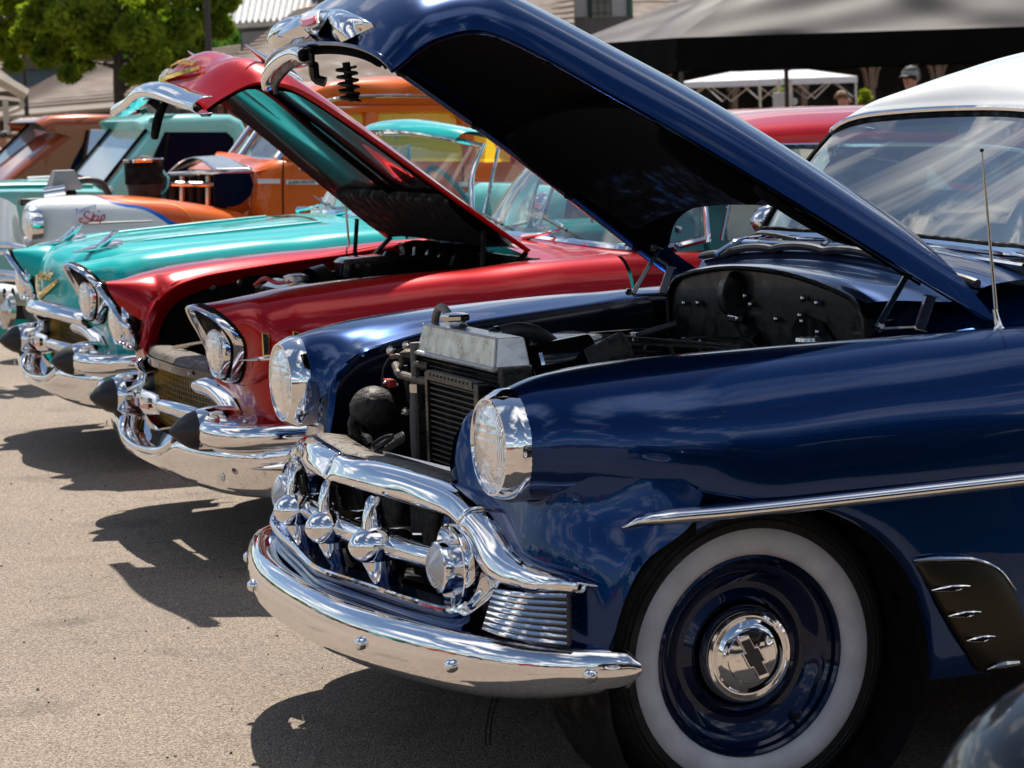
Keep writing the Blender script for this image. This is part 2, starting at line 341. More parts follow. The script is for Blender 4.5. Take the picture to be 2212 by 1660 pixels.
# loose stones and scraps on the asphalt in front of the cars
rs = np.random.RandomState(3); gs = []
for i in range(420):
    x = rs.uniform(-2.2, .2); y = rs.uniform(-1.0, 7.); r = rs.uniform(.0012, .0055)*rs.uniform(.5, 1)
    v, f = ball((x, y, r*.5), r, 6, (1, rs.uniform(.6, 1.2), .6)); gs.append((v+rs.uniform(-.25, .25, v.shape)*r, f))
ob('loose_stones', join(*gs), pm('loose_stone', (.12, .10, .09), .8, noise=(60, .6)), smooth=False, kind='stuff')
# ================================================================== blue car (nearest, hood up)
blue = thing('classic_car', 'dark blue coupe with white roof, raised hood and whitewall tyres, nearest in the row', 'car', (0, 0, 0), 0, 'classic cars parked in a row')
RF = np.array([aty(u, v, y) for u, v, y in [(693, 911, .437), (702, 856, .437), (712, 832, .445), (723, 808, .455), (755, 777, .475), (787, 758, .49), (885, 726, .53), (1031, 695, .585), (1399, 641, .71)]])
def rim(x): return A(x, np.interp(x, RF[1:, 0], RF[1:, 1]), np.interp(x, RF[1:, 0], RF[1:, 2]))
def yz(x, L_, end=None, drop=.004):
    P = [A(x, y, z) for y, z in L_]
    if end == 'rim': r = rim(x); P += [r+A(0, .03, .008), r, r+A(0, -.004, -.018)]
    return P
def arcz(x, a=.352, top=.660, base=.335, x0=-.028):
    x = x-x0; return .27 if abs(x) >= a else base+(top-base)*math.sqrt(max(0, 1-(x/a)**2))
circ = [A(-.495, .705+.112*math.cos(t), .795+.112*math.sin(t)) for t in np.radians([-105, -70, -35, 0, 35, 65, 90, 115, 145, 180, 215])]
fsec = [circ,
 yz(-.455, [(.682, .680), (.750, .690), (.808, .725), (.832, .785), (.818, .850), (.770, .900), (.705, .918), (.64, .905), (.588, .868), (.556, .82), (.535, .79)]),
 yz(-.40, [(.720, .668), (.800, .690), (.850, .735), (.866, .795), (.848, .858), (.790, .909), (.705, .930), (.62, .918), (.56, .893)], 'rim'),
 yz(-.33, [(.770, .662), (.850, .690), (.892, .740), (.902, .800), (.880, .862), (.820, .914), (.735, .938), (.64, .934), (.575, .915)], 'rim'),
 yz(-.24, [(.835, .660), (.900, .690), (.926, .742), (.929, .802), (.906, .866), (.848, .920), (.765, .944), (.67, .944), (.60, .931)], 'rim'),
 yz(-.14, [(.905, .662), (.934, .695), (.944, .745), (.942, .800), (.920, .866), (.864, .923), (.785, .949), (.70, .950), (.63, .940)], 'rim'),
 yz(-.05, [(.945, .674), (.952, .71), (.947, .79), (.925, .86), (.87, .925), (.79, .953), (.71, .953), (.64, .943)], 'rim'),
 yz(.12, [(.948, .674), (.954, .71), (.950, .79), (.928, .865), (.875, .93), (.80, .958), (.74, .958), (.69, .95)], 'rim'),
 yz(.30, [(.950, .674), (.955, .71), (.951, .79), (.930, .867), (.88, .932), (.82, .96), (.77, .962), (.74, .958)], 'rim'),
 yz(.50, [(.951, .674), (.956, .71), (.953, .79), (.933, .868), (.887, .934), (.83, .962), (.79, .965), (.765, .962), (.735, .957), (.71, .95)]),
 yz(.80, [(.952, .674), (.957, .71), (.954, .79), (.936, .87), (.895, .936), (.845, .966), (.82, .969), (.79, .968), (.755, .965), (.72, .96)]),
 yz(1.25, [(.952, .674), (.957, .71), (.955, .79), (.938, .875), (.90, .942), (.855, .975), (.83, .982), (.80, .984), (.76, .985), (.72, .985)])]
skirt = []
for x in list(np.linspace(-.20, .322, 26))+[.33, .36, .5, .7, .9, 1.25]:
    zb_ = max(.27, arcz(x)) if x < .325 else .27
    skirt.append([A(x, .952-(.020 if x < .36 else .012), zb_), A(x, .950, zb_+(.680-zb_)*.12), A(x, .953, zb_+(.680-zb_)*.5), A(x, .953, .680)])
    if x < -.05: skirt[-1] = [A(p[0], p[1]-.005, p[2]) for p in skirt[-1]]
aprow = [
 [(-.377, .912, .37), (-.362, .926, .47), (-.310, .936, .575), (-.215, .943, .638), (-.18, .940, .70)],
 [(-.402, .895, .37), (-.390, .907, .47), (-.352, .918, .58), (-.300, .918, .66), (-.280, .913, .72), (-.270, .912, .77)],
 [(-.435, .860, .37), (-.428, .868, .46), (-.412, .873, .58), (-.390, .862, .68), (-.378, .868, .76)],
 [(-.468, .805, .37), (-.463, .810, .46), (-.452, .810, .58), (-.438, .795, .68), (-.432, .80, .72)],
 [(-.50, .73, .37), (-.497, .735, .46), (-.478, .735, .58), (-.45, .74, .70)],
 [(-.51, .65, .40), (-.505, .65, .49), (-.49, .655, .58), (-.462, .66, .71)],
 [(-.51, .58, .44), (-.505, .58, .52), (-.498, .58, .60), (-.465, .575, .765)],
 [(-.51, .52, .48), (-.505, .51, .56), (-.505, .50, .64), (-.455, .505, .825)],
 [(-.51, .46, .52), (-.51, .45, .58), (-.515, .437, .66), (-.506, .438, .75), (-.482, .452, .822), (-.44, .468, .856)],
 [(-.55, .43, .52), (-.535, .42, .58), (-.512, .412, .66), (-.49, .415, .75), (-.468, .435, .815), (-.43, .455, .85)]]
for s in (1, -1):
    g = join(surf(fsec, 72, 44), surf([[A(*p) for p in r] for r in aprow], 44, 26), grid([crs(q, 10) for q in skirt]))
    if s < 0: g = ymir(g)
    ob('fender', g, BLUE, blue, ang=55, weld=True)
    # inner lip folded down round the hood opening
    E_ = [r for r in RF[::-1]]; E2 = [A(p[0]+.01, p[1]-.012, p[2]-.03) for p in E_]; E3 = [A(p[0]+.03, p[1]+.01, p[2]-.10) for p in E_]
    g = surf([E_, E2, E3], 9, 40)
    if s < 0: g = ymir(g)
    ob('fender_lip', g, NAVY, blue, ang=60)
# wheel wells and engine bay
for s in (1, -1):
    g = join(box((.06, s*.56, .69), (.92, .02, .38)), box((0, s*.72, .665), (.60, .32, .01)))
    ob('wheel_well', g, MATTE, blue, smooth=False)
    w = tube([(.36*math.cos(t), s*.90, .33+.335*math.sin(t)) for t in np.linspace(-.1, PI+.1, 30)], .02, 4, flat=4)
    ob('wheel_well_liner', lathe([(0, .36), (.33, .36), (.33, .0)], (-.028, s*.925, .335), (0, -s, 0), 30, (0, 2*PI)), MATTE, blue)
ob('engine_bay_floor', box((.0, 0, .45), (.95, 1.2, .01)), MATTE, blue, smooth=False)

# ---- headlights
for s in (1, -1):
    yc = s*.705
    bz = ob('headlight_bezel', lathe([(-.03, .1135), (0, .1145), (.012, .1125), (.031, .1025), (.039, .0975), (.0395, .0935), (.033, .0895), (.018, .0875)], (-.495, yc, .795), (-1, 0, 0), 56), CHROME, blue, ang=50)
    ob('headlight', lathe([(.029, .0885), (.039, .080), (.049, .055), (.054, .028), (.055, 0)], (-.495, yc, .795), (-1, 0, 0), 48), LENS, blue, ang=0)
    ob('lamp_reflector', lathe([(.024, .087), (.003, .078), (-.027, .05), (-.045, .022), (-.047, 0)], (-.495, yc, .795), (-1, 0, 0), 40), REFL, blue, ang=0)
    ob('bulb_shield', lathe([(-.015, .001), (-.007, .016), (.009, .018), (.013, .012), (.014, 0)], (-.495, yc, .795), (-1, 0, 0), 16), SATIN, blue)
    for t in (-.5, 2.6):
        ob('screw', ball((-.515, yc+.102*math.cos(t)*s, .795+.102*math.sin(t)), .006, 8), SATIN, bz)

# ---- upper grille bar with its flares
def G(*L_): return [aty(*p) for p in L_]
U = G((733, 986, 0), (766, 993, -.09), (799, 1001, -.18), (845, 1013, -.27), (889, 1027, -.35), (958, 1047, -.45), (1003, 1071, -.53), (1039, 1104, -.60))
Lw = G((703, 1033, 0), (736, 1042, -.09), (769, 1052, -.17), (830, 1070, -.28), (889, 1088, -.37), (949, 1106, -.48), (975, 1118, -.53), (994, 1136, -.57))
def barrow(u, l, b=.016):
    m = (u+l)/2; return [u+A(.035, 0, -.004), u+A(.006, 0, .003), u*.7+l*.3+A(-b*.75, 0, .008), m+A(-b, 0, 0), u*.25+l*.75+A(-b*.8, 0, -.002), l, l+A(.012, 0, -.004), l+A(.02, 0, .01)]
rows = [barrow(u, l, .016-.012*(i == 0)) for i, (u, l) in enumerate(zip(U, Lw))]
gb = surf(rows, 40, 22)
ob('grille_bar', join(gb, ymir(gb)), CHROME, blue, ang=30, solid=.003)
FU = G((1041, 1107, -.602), (1068, 1150, -.655), (1094, 1190, -.71), (1128, 1216, -.77), (1167, 1234, -.83), (1214, 1250, -.88), (1256, 1269, -.918))
FL = G((996, 1138, -.572), (1020, 1170, -.60), (1034, 1215, -.63), (1062, 1250, -.69), (1105, 1266, -.76), (1165, 1277, -.84), (1248, 1275, -.912))
for s in (1, -1):
    fr = surf([barrow(u, l, .018 if i < 6 else .004) for i, (u, l) in enumerate(zip(FU, FL))], 40, 20)
    # flat plate that carries the ribs and closes the surround under the lamp
    pl = surf([G((1034, 1205, -.62), (1036, 1250, -.63), (1022, 1290, -.64), (990, 1325, -.655)), G((1055, 1245, -.67), (1060, 1262, -.68), (1048, 1290, -.675), (1010, 1330, -.675)),
               G((1080, 1262, -.73), (1072, 1275, -.73), (1064, 1287, -.725), (1058, 1296, -.72))], 14, 14)
    g = join(fr, pl)
    if s > 0: g = ymir((g[0]+A(.055, 0, 0), g[1]))
    ob('grille_flare', g, CHROME, blue, ang=35, solid=.003)
    RR = [(1229, 1284, -.902), (1230, 1395, -.902)]; RL = [(1066, 1272, -.745), (1040, 1360, -.76)]
    ra, rb = aty(*RR[0]), aty(*RR[1]); la, lb = aty(*RL[0]), aty(*RL[1])
    def rp(i, t, off): # point on the rib field, bowed round the corner
        r = ra+(rb-ra)*i; l = la+(lb-la)*i; p = l+(r-l)*t; n = A(-.75, -.66, 0); return p+n*(.022*math.sin(PI*t)+off)+A(.055 if s > 0 else 0, 0, 0)
    g = grid([[rp(i, t, -.001) for t in np.linspace(-.0, 1.02, 10)] for i in (-.02, .98)])
    edge = tube([rp(i, 1.0, .002) for i in (0, .5, 1)], .004, 6)
    g = join(g, edge)
    ob('rib_plate', ymir(g) if s > 0 else g, NAVY, blue)
    for k in range(8):
        i = .03+k*.132; g = tube([rp(i, t, .003) for t in np.linspace(.02, .985, 12)], [.002, .0052, .0052, .0052, .004], 8)
        ob('rib', ymir(g) if s > 0 else g, CHROME, blue)
# ---- park lamps
for s in (1, -1):
    o = A(-.553, s*.547, .535)
    ob('lamp_hoop', join(lathe([(-.01, .0845), (.004, .088), (.012, .086), (.013, .082), (.004, .079), (-.02, .062), (-.03, .04)], o, (-1, 0, 0), 48), lathe([(-.05, .052), (.018, .0545), (.030, .0555), (.040, .053), (.043, .047)], o+A(0, 0, -.001), (-1, 0, 0), 40)), CHROME, blue, ang=45)
    pr_ = []
    for k in range(9):
        r0 = .050*(1-k/9.); h0 = .040+.017*(1-(1-k/9.)**2)**.8; pr_ += [(h0, r0), (h0+.0032, r0-.0028)]
    pr_.append((.062, 0))
    pl = ob('parking_lamp', lathe(pr_, o, (-1, 0, 0), 36), PLENS if s < 0 else AMBER if False else PLENS, blue, ang=20)
    ob('bulb_glow_spot', ball(o+A(-.050, 0, -.004), .010, 10, (.6, 1.3, 1)), AMBER, pl)
    for z in (.068, -.068): ob('lamp_post', box(o+A(-.008, 0, z), (.008, .008, .026)), CHROME, blue, bev=.002)
# ---- horizontal bar and the three bullets
bar = tube([(-.555, -.52, .538), (-.585, -.42, .54), (-.612, -.2, .542), (-.62, 0, .543), (-.612, .2, .542), (-.585, .42, .54), (-.555, .52, .538)], [.022, .027, .027, .027, .022], 24, sm=40, flat=1.)
ob('grille_centre_bar', bar, CHROME, blue)
for y in (-.275, 0, .275):
    x0 = -.61-.01*(y == 0)
    egg = lathe([(.0, .034), (-.004, .040), (.006, .041), (.03, .0415), (.05, .037), (.066, .028), (.076, .017), (.081, .007), (.082, 0)], (x0, y, .543), (-1, 0, 0), 32)
    t = ob('grille_bullet', join(egg, lathe([(-.075, .030), (-.05, .0335), (-.004, .0345)], (x0+.0, y, .543), (-1, 0, 0), 28)), CHROME, blue, ang=60)
    fin = surf([[A(x0-.045+.0, y, .575)+A(0, d*.011, 0)*(1 if i else 1)+A(0, 0, h) for i, h in enumerate((0, .02, .045, .062))] for d in (-1, 1)], 3, 10)
    fn = surf([[(x0-.052, y, .58), (x0-.046, y, .615), (x0-.037, y, .643), (x0-.026, y, .650)], [(x0-.045, y-.010, .58), (x0-.038, y-.0095, .615), (x0-.028, y-.008, .638), (x0-.022, y-.004, .648)],
               [(x0-.004, y-.011, .578), (x0-.008, y-.010, .610), (x0-.010, y-.008, .632), (x0-.014, y-.004, .646)], [(x0+.01, y, .576), (x0+.0, y, .610), (x0-.004, y, .634), (x0-.010, y, .648)],
               [(x0-.004, y+.011, .578), (x0-.008, y+.010, .610), (x0-.010, y+.008, .632), (x0-.014, y+.004, .646)], [(x0-.045, y+.010, .58), (x0-.038, y+.0095, .615), (x0-.028, y+.008, .638), (x0-.022, y+.004, .648)], [(x0-.052, y, .58), (x0-.046, y, .615), (x0-.037, y, .643), (x0-.026, y, .650)]], 24, 12)
    ob('bullet_fin', fn, CHROME, t, ang=70)
    leg = surf([[(x0-.055, y, .512), (x0-.035, y-.02, .51), (x0+.02, y-.024, .51), (x0+.05, y, .51), (x0+.02, y+.024, .51), (x0-.035, y+.02, .51)], [(x0-.040, y, .48), (x0-.025, y-.018, .48), (x0+.02, y-.02, .48), (x0+.045, y, .48), (x0+.02, y+.02, .48), (x0-.025, y+.018, .48)],
                [(x0-.022, y, .45), (x0-.012, y-.010, .45), (x0+.015, y-.012, .45), (x0+.03, y, .45), (x0+.015, y+.012, .45), (x0-.012, y+.010, .45)], [(x0-.008, y, .438), (x0, y-.003, .438), (x0+.01, y-.003, .438), (x0+.015, y, .438), (x0+.01, y+.003, .438), (x0, y+.003, .438)]], 14, 24, True)
    ob('bullet_leg', leg, CHROME, t, ang=70)
# grille cavity, lower trim, painted valance
cav = surf([[(-.50, -.60, .47), (-.56, -.3, .462), (-.60, 0, .46), (-.56, .3, .462), (-.50, .60, .47)], [(-.40, -.60, .455), (-.42, -.3, .45), (-.44, 0, .45), (-.42, .3, .45), (-.40, .60, .455)], [(-.36, -.60, .55), (-.37, 0, .55), (-.36, .60, .55)], [(-.36, -.52, .62), (-.37, 0, .66), (-.36, .52, .62)]], 16, 20)
ob('grille_cavity', cav, BLACK, blue)
for yc in (-.36, -.12, .12, .36): ob('grille_divider', box((-.44, yc, .555), (.06, .16, .17)), MATTE if abs(yc) > .2 else GREASE, blue, bev=.01)
TR = [A(*p) for p in [(-.575, -.66, .475), (-.595, -.62, .458), (-.622, -.45, .453), (-.645, -.25, .451), (-.668, -.08, .450), (-.674, 0, .450)]]
TRf = TR+[mirr(p) for p in TR[:-1][::-1]]
ob('lower_grille_trim', tube(TRf, .007, 8, sm=60), CHROME, blue)
val = surf([[p+A(.06, 0, .004) for p in TRf], [p+A(.004, 0, .0) for p in TRf], [p+A(-.004, 0, -.012) for p in TRf], [p+A(.006, 0, -.020) for p in TRf], [p+A(.004, 0, -.036) for p in TRf], [p+A(-.012, 0, -.045) for p in TRf], [p+A(-.008, 0, -.075) for p in TRf], [p+A(.03, 0, -.11) for p in TRf]], 30, 60)
ob('front_valance', val, BLUE, blue, ang=30)
pan = surf([[(-.46, -.84, .40), (-.56, -.66, .392), (-.64, -.3, .385), (-.66, 0, .385), (-.64, .3, .385), (-.56, .66, .392), (-.46, .84, .40)], [(-.50, -.84, .385), (-.62, -.66, .375), (-.69, -.3, .37), (-.705, 0, .37), (-.69, .3, .37), (-.62, .66, .375), (-.50, .84, .385)]], 4, 40)
ob('splash_pan', pan, BLUE, blue)
# ---- bumper
PB = [(-.752, 0), (-.747, .2), (-.728, .36), (-.692, .52), (-.640, .68), (-.575, .80), (-.50, .88), (-.42, .925), (-.355, .943), (-.325, .945)]
PBf = [(x, -y) for x, y in PB[::-1]]+PB[1:]
PQ = crs(np.array([(x, y, 0) for x, y in PBf]), 90); T_ = np.gradient(PQ, axis=0); T_ /= np.linalg.norm(T_, axis=1)[:, None]
prof = [(-.070, .440), (-.055, .452), (-.034, .459), (-.014, .452), (-.003, .432), (.001, .408), (.002, .383), (-.001, .357), (-.008, .333), (-.021, .312), (-.040, .298), (-.060, .300), (-.068, .31)]
rows = []
for i, (p, t) in enumerate(zip(PQ, T_)):
    n = A(-t[1], t[0], 0)
    e = min(i, 89-i)/89.; k = .62+.38*min(1, (e/.16))**.7; k *= math.sqrt(min(1, (e+.0015)/.012)); zc = .385+.006*(1-k)
    rows.append([p+n*o*min(1, k+.15)+A(0, 0, .296+(zc+(z-.380)*k-.298)*.80) for o, z in prof])
ob('bumper', grid(rows), CHROME, blue, ang=60)
bumper = blue.children[-1] if False else [c for c in bpy.data.objects if c.name == 'bumper'][0]
for u, v in [(1285, 1450), (960, 1442), (775, 1388), (570, 1262), (548, 1202)]:
    p = atz(u, v, .366); i = int(np.argmin(np.linalg.norm(PQ[:, :2]-p[:2], axis=1))); n = A(-T_[i][1], T_[i][0], 0)
    q = PQ[i]+n*.002+A(0, 0, .366)
    ob('bumper_bolt', lathe([(0, .0145), (.004, .0145), (.009, .0125), (.0135, .008), (.015, 0)], q, n, 16), CHROME, bumper, ang=60)
for s in (1, -1): ob('bumper_bracket', box((-.50, s*.42, .37), (.26, .05, .06)), MATTE, blue)

# ---- wheels
def wheel(parent, x, s, y, face=None, R=.332, cap=True, R0=.326, name='wheel'):
    w = bpy.data.objects.new(name, None); COL.objects.link(w); w.parent = parent; w.location = (x, s*y, R0)
    ax = (0, s, 0); o = (0, 0, 0); face = face or RIMP
    K = lambda pr_: [(h, r*1.065 if r < .30 else r) for h, r in pr_]
    ob('tyre', lathe([(-.175, .215), (-.178, .27), (-.165, .312), (-.14, R-.004), (-.10, R), (-.07, R), (-.03, R-.004), (-.006, R-.016), (.008, .300), (.013, .280), (.013, .266)], o, ax, 72), RUBBER, w, ang=40)
    ob('whitewall', lathe([(.0135, .267), (.0165, .262), (.020, .245), (.017, .224), (.008, .213), (-.004, .209)], o, ax, 72), WWALL, w, ang=0)
    ob('rim', lathe(K([(-.006, .199), (.004, .197), (.006, .192), (.001, .187), (-.012, .184), (-.018, .178), (-.020, .170), (-.024, .164), (-.027, .160), (-.034, .152), (-.040, .140), (-.040, .128), (-.034, .118), (-.030, .112), (-.034, .104), (-.06, .09)]), o, ax, 64), face, w, ang=25)
    if cap:
        h = ob('hub_cap', lathe([(-.040, .103), (-.022, .1035), (-.010, .100), (-.003, .094), (-.002, .088), (-.008, .083), (-.008, .080), (.000, .076), (.004, .068), (.005, .0665), (.0075, .056), (.009, .0545), (.011, .044), (.014, .025), (.015, 0)], o, ax, 56), CHROME, w, ang=28)
        return w, h
    return w, None
fw, hc = wheel(blue, 0, -1, .775); wheel(blue, 0, 1, .775); wheel(blue, 2.92, -1, .775); wheel(blue, 2.92, 1, .775)
# bow tie badge on the cap, leaning as the wheel stopped
bt = [(-.048, .0125), (-.019, .0125), (-.016, .021), (.021, .021), (.019, .0125), (.052, .0125), (.046, -.0125), (.017, -.0125), (.014, -.021), (-.023, -.021), (-.020, -.0125), (-.054, -.0125)]
def badge(sc, h, th=math.radians(-62)):
    P = []
    for x, z in bt:
        x, z = x*sc*1.02, z*sc*.95; X = x*math.cos(th)-z*math.sin(th); Z = x*math.sin(th)+z*math.cos(th); P.append((X, -h, Z))
    return P
ob('badge_edge', prism(badge(1.0, .0145), (0, -.004, 0)), CHROME, hc, smooth=False, bev=.0008)
ob('badge', prism(badge(.84, .0185), (0, -.001, 0)), NAVY, hc, smooth=False)

# ---- side trim, gravel shield
TP = [aty(1345, 1141, -.925), aty(1375, 1127, -.94), aty(1450, 1118, -.952), aty(1650, 1100, -.955), aty(2212, 1037, -.957)]; TP.append(TP[-1]+(TP[-1]-TP[-2])*1.5)
TT = crs(TP, 60); g = []
for i, p in enumerate(TT):
    k = min(1, (i+.01)/3.2)**.6; g.append([p+A(0, .012, .0155*k), p+A(0, -.002*k, .014*k), p+A(0, -.010*k, .008*k), p+A(0, -.012*k, .0)*1., p+A(0, -.009*k, -.008*k), p+A(0, -.002*k, -.013*k), p+A(0, .012, -.015*k)])
ob('side_trim', grid(g), CHROME, blue, ang=60)
sh = [G((1973, 1214, -.958), (2060, 1207, -.966), (2140, 1218, -.966), (2185, 1262, -.960)), G((2005, 1268, -.962), (2060, 1262, -.972), (2150, 1262, -.972), (2200, 1300, -.962)), G((2040, 1330, -.962), (2090, 1330, -.972), (2165, 1325, -.972), (2215, 1345, -.962)), G((2075, 1390, -.96), (2120, 1395, -.97), (2180, 1390, -.968), (2225, 1400, -.96)), G((2110, 1450, -.95), (2150, 1455, -.96), (2200, 1450, -.96), (2235, 1455, -.95))]
gs_ = ob('gravel_shield', surf(sh, 20, 16), pm('dark_reflection_shield', (.035, .030, .023), .34, .8), blue, solid=.003)  # base colour darkened to imitate the dark surroundings mirrored in the shield
for a, b in [((2012, 1276), (2096, 1266)), ((2048, 1332), (2120, 1322)), ((2088, 1385), (2150, 1375))]:
    P = [aty(a[0]+(b[0]-a[0])*t, a[1]+(b[1]-a[1])*t, -.974) for t in (0, .1, .5, .9, 1)]
    ob('louvre', tube(P, [.001, .006, .008, .006, .001], 10, sm=12), CHROME, gs_)
    ob('louvre_opening', tube([p+A(0, -.004, 0) for p in P[1:4]], [.001, .0055, .001], 8, sm=9), MATTE, gs_)
ob('shield_trim', tube(G((1973, 1212, -.962), (2000, 1209, -.968), (2060, 1207, -.97), (2110, 1210, -.97), (2160, 1232, -.966), (2195, 1275, -.962)), [.001, .006, .005, .004, .002, .001], 8, sm=20), CHROME, blue)
ob('jack_point_trim', tube(G((2132, 1447, -.965), (2160, 1437, -.972), (2200, 1432, -.97)), [.001, .009, .006], 8, sm=10), SATIN, blue)

# ---- rest of the body behind the frame
def bsec(x, hw, zb, zt, k=1.):
    return [A(x, hw*.97, zb), A(x, hw, zb+.12), A(x, hw, zt-.20), A(x, hw*.975, zt-.07), A(x, hw*.92, zt-.015), A(x, hw*.86, zt), A(x, hw*.7, zt+.005)]
for s in (1, -1):
    g = surf([bsec(1.24, .957, .25, .985), bsec(1.8, .957, .25, .985), bsec(2.5, .95, .3, .97), bsec(2.92, .95, .55, .95), bsec(3.4, .92, .3, .92), bsec(3.9, .86, .35, .86), bsec(4.25, .70, .4, .78), bsec(4.32, .40, .45, .70)], 40, 24)
    ob('body_side', ymir(g) if s < 0 else g, BLUE, blue, ang=60)
dk = surf([[A(x, y*hw, z+(1-y*y)*.05) for y in (-.95, -.6, 0, .6, .95)] for x, hw, z in ((3.2, .90, .96), (3.6, .85, .93), (4.0, .78, .85), (4.3, .66, .72), (4.4, .5, .5))], 14, 14)
ob('trunk_lid', dk, BLUE, blue)
# floor and firewall
ob('car_floor', box((2.4, 0, .30), (3.6, 1.7, .02)), MATTE, blue)
fwl = [aty(*p) for p in [(1452, 735, .47), (1451, 640, .47), (1458, 608, .46), (1485, 592, .42)]]
FW = [A(.45, -.49, .62), A(.45, -.495, .93), A(.45, -.475, .99), A(.45, -.42, 1.02), A(.45, -.2, 1.05), A(.45, 0, 1.058), A(.45, .2, 1.05), A(.45, .42, 1.02), A(.45, .475, .99), A(.45, .495, .93), A(.45, .49, .62)]
fo = crs(FW, 50)
firew = ob('firewall', prism(fo, (.02, 0, 0)), BLACK, blue, smooth=True, ang=30)
ob('firewall_bead', tube(fo[4:-4]+A(-.006, 0, 0), .007, 6), BLACK, firew)
for u, v in [(1481, 655), (1511, 655), (1600, 655), (1568, 665), (1613, 640), (1738, 645), (1768, 655), (1736, 650+45), (1625, 658), (1680, 690), (1480, 735), (1515, 738), (1770, 718), (1732, 682)]:
    p = atx(u, v, .445); ob('bolt_head', lathe([(0, .008), (.006, .008), (.009, .005), (.010, 0)], p, (-1, 0, 0), 8), SATIN, firew, ang=20)
ob('access_plate', prism([A(.448, y, z) for y, z in [(-.17, .80), (-.16, .93), (-.20, .965), (-.30, .955), (-.38, .90), (-.40, .82), (-.33, .78)]], (-.006, 0, 0)), MATTE, firew, smooth=False, bev=.003)
ob('blower_hose', tube(G((1600, 600, .1), (1590, 640, .12), (1615, 690, .1), (1650, 740, .02)), [.03, .036, .036, .036], 14, sm=14), MATTE, firew)
ob('vent_flange', lathe([(0, .045), (.01, .045), (.015, .035), (.015, .0)], atx(1575, 640, .44), (-1, 0, 0), 18), BLACK, firew)
ob('heater_tube', box(atx(1588, 688, .42), (.02, .05, .018)), SATIN, firew, bev=.004)
# cowl between firewall and windscreen
cow = [[A(.45, y*.495/.5, 1.058-.30*abs(y)**2.6) for y in (-.5, -.3, 0, .3, .5)],
       [A(.49, y*1.1, 1.066-.27*abs(y)**2.4) for y in (-.5, -.3, 0, .3, .5)],
       [A(.60, y*1.3, 1.068-.25*abs(y)**2.2) for y in (-.5, -.3, 0, .3, .5)],
       [A(.64, y*1.35, 1.092-.22*abs(y)**2.2) for y in (-.5, -.3, 0, .3, .5)],
       [A(.72, y*1.4, 1.100-.20*abs(y)**2.2) for y in (-.5, -.3, 0, .3, .5)],
       [A(.83, y*1.42, 1.100-.18*abs(y)**2.2) for y in (-.5, -.3, 0, .3, .5)]]
ob('cowl', surf(cow, 44, 40), BLUE, blue, ang=50)
seal = []
for t in np.linspace(-.5, .5, 90):
    seal.append(A(.625, t*1.33, 1.090-.23*abs(t)**2.2+.010*abs(math.sin(t*PI*5))**.5))
ob('cowl_seal', tube(seal, .010, 8), BRUB, blue)
for s in (1, -1):
    g = surf([[A(.45, .495, .93), A(.5, .60, .93), A(.55, .68, .945), A(.60, .72, .955)], [A(.62, .52, 1.03), A(.66, .62, 1.02), A(.70, .70, .99), A(.74, .76, .97)], [A(.83, .55, 1.05), A(.86, .66, 1.03), A(.9, .72, 1.0), A(.95, .77, .985)]], 16, 16)
    ob('cowl_side', ymir(g) if s < 0 else g, BLUE, blue)
# ---- windscreen, roof
WB = [A(.935, -.84, 1.02), A(.80, -.66, 1.098), A(.822, -.45, 1.102), A(.848, -.2, 1.104), A(.862, 0, 1.104)]
WB = WB+[mirr(p) for p in WB[:-1][::-1]]
WT = [A(1.05, -.70, 1.30), A(.968, -.555, 1.362), A(.985, -.45, 1.398), A(1.02, -.25, 1.412), A(1.045, 0, 1.416)]; WT = WT+[mirr(p) for p in WT[:-1][::-1]]
wsrows = [[WB[i]+(WT[i]-WB[i])*t+A(-.018, 0, 0)*math.sin(PI*t) for i in range(9)] for t in (0, .25, .5, .75, 1)]
ws = ob('windscreen', surf(wsrows, 24, 50), GLASS, blue, ang=0)
ring = [p+A(-.006, 0, .0) for p in crs(WB, 40)]; ringt = [p+A(-.006, 0, .004) for p in crs(WT, 40)]
ob('windscreen_trim', join(tube(ring, .012, 8), tube(ringt, .009, 8)), CHROME, ws)
ob('rubber_gasket', join(tube([p+A(.0, 0, -.015) for p in ringt], .008, 6), tube([p+A(0, 0, .014) for p in ring], .006, 6), tube([WT[1]+(WB[1]-WT[1])*t+A(-.016*math.sin(PI*t)-.004, 0, 0) for t in np.linspace(0, 1, 12)], .009, 6), tube([WT[7]+(WB[7]-WT[7])*t+A(-.016*math.sin(PI*t)-.004, 0, 0) for t in np.linspace(0, 1, 12)], .009, 6)), MATTE, ws)
lowtrim = [p+A(-.045, 0, -.016) for p in crs(WB[1:-1], 40)]
ob('cowl_chrome_strip', tube(lowtrim, .014, 8, flat=.5), CHROME, blue)
def rsec(x, hw, ze, zc, n=4): return [A(x, hw*y, ze+(zc-ze)*(1-abs(y)**n)**(1/2.2)) for y in (-1, -.93, -.8, -.55, -.25, 0, .25, .55, .8, .93, 1)]
hdr = [p+A(-.004, 0, .006) for p in crs(WT[1:-1], 11)]
roof = surf([hdr, [p+A(.010, 0, .014) for p in hdr], [p+A(.052, p[1]*.03, .014+.052*(1-(p[1]/.6)**2)) for p in hdr], rsec(1.21, .645, 1.358, 1.532, 2.2), rsec(1.45, .685, 1.350, 1.577, 2.6), rsec(1.9, .70, 1.36, 1.59), rsec(2.4, .69, 1.34, 1.565), rsec(2.8, .64, 1.28, 1.49), rsec(3.1, .60, 1.15, 1.33), rsec(3.3, .6, 1.0, 1.12)], 60, 50)
ob('roof', roof, WHITEP, blue, ang=60)
ob('drip_rail', join(*[tube([A(.985, s*.575, 1.372), A(1.15, s*.635, 1.37), A(1.5, s*.695, 1.365), A(2.4, s*.70, 1.345)], .009, 6, sm=20) for s in (1, -1)]), CHROME, blue)
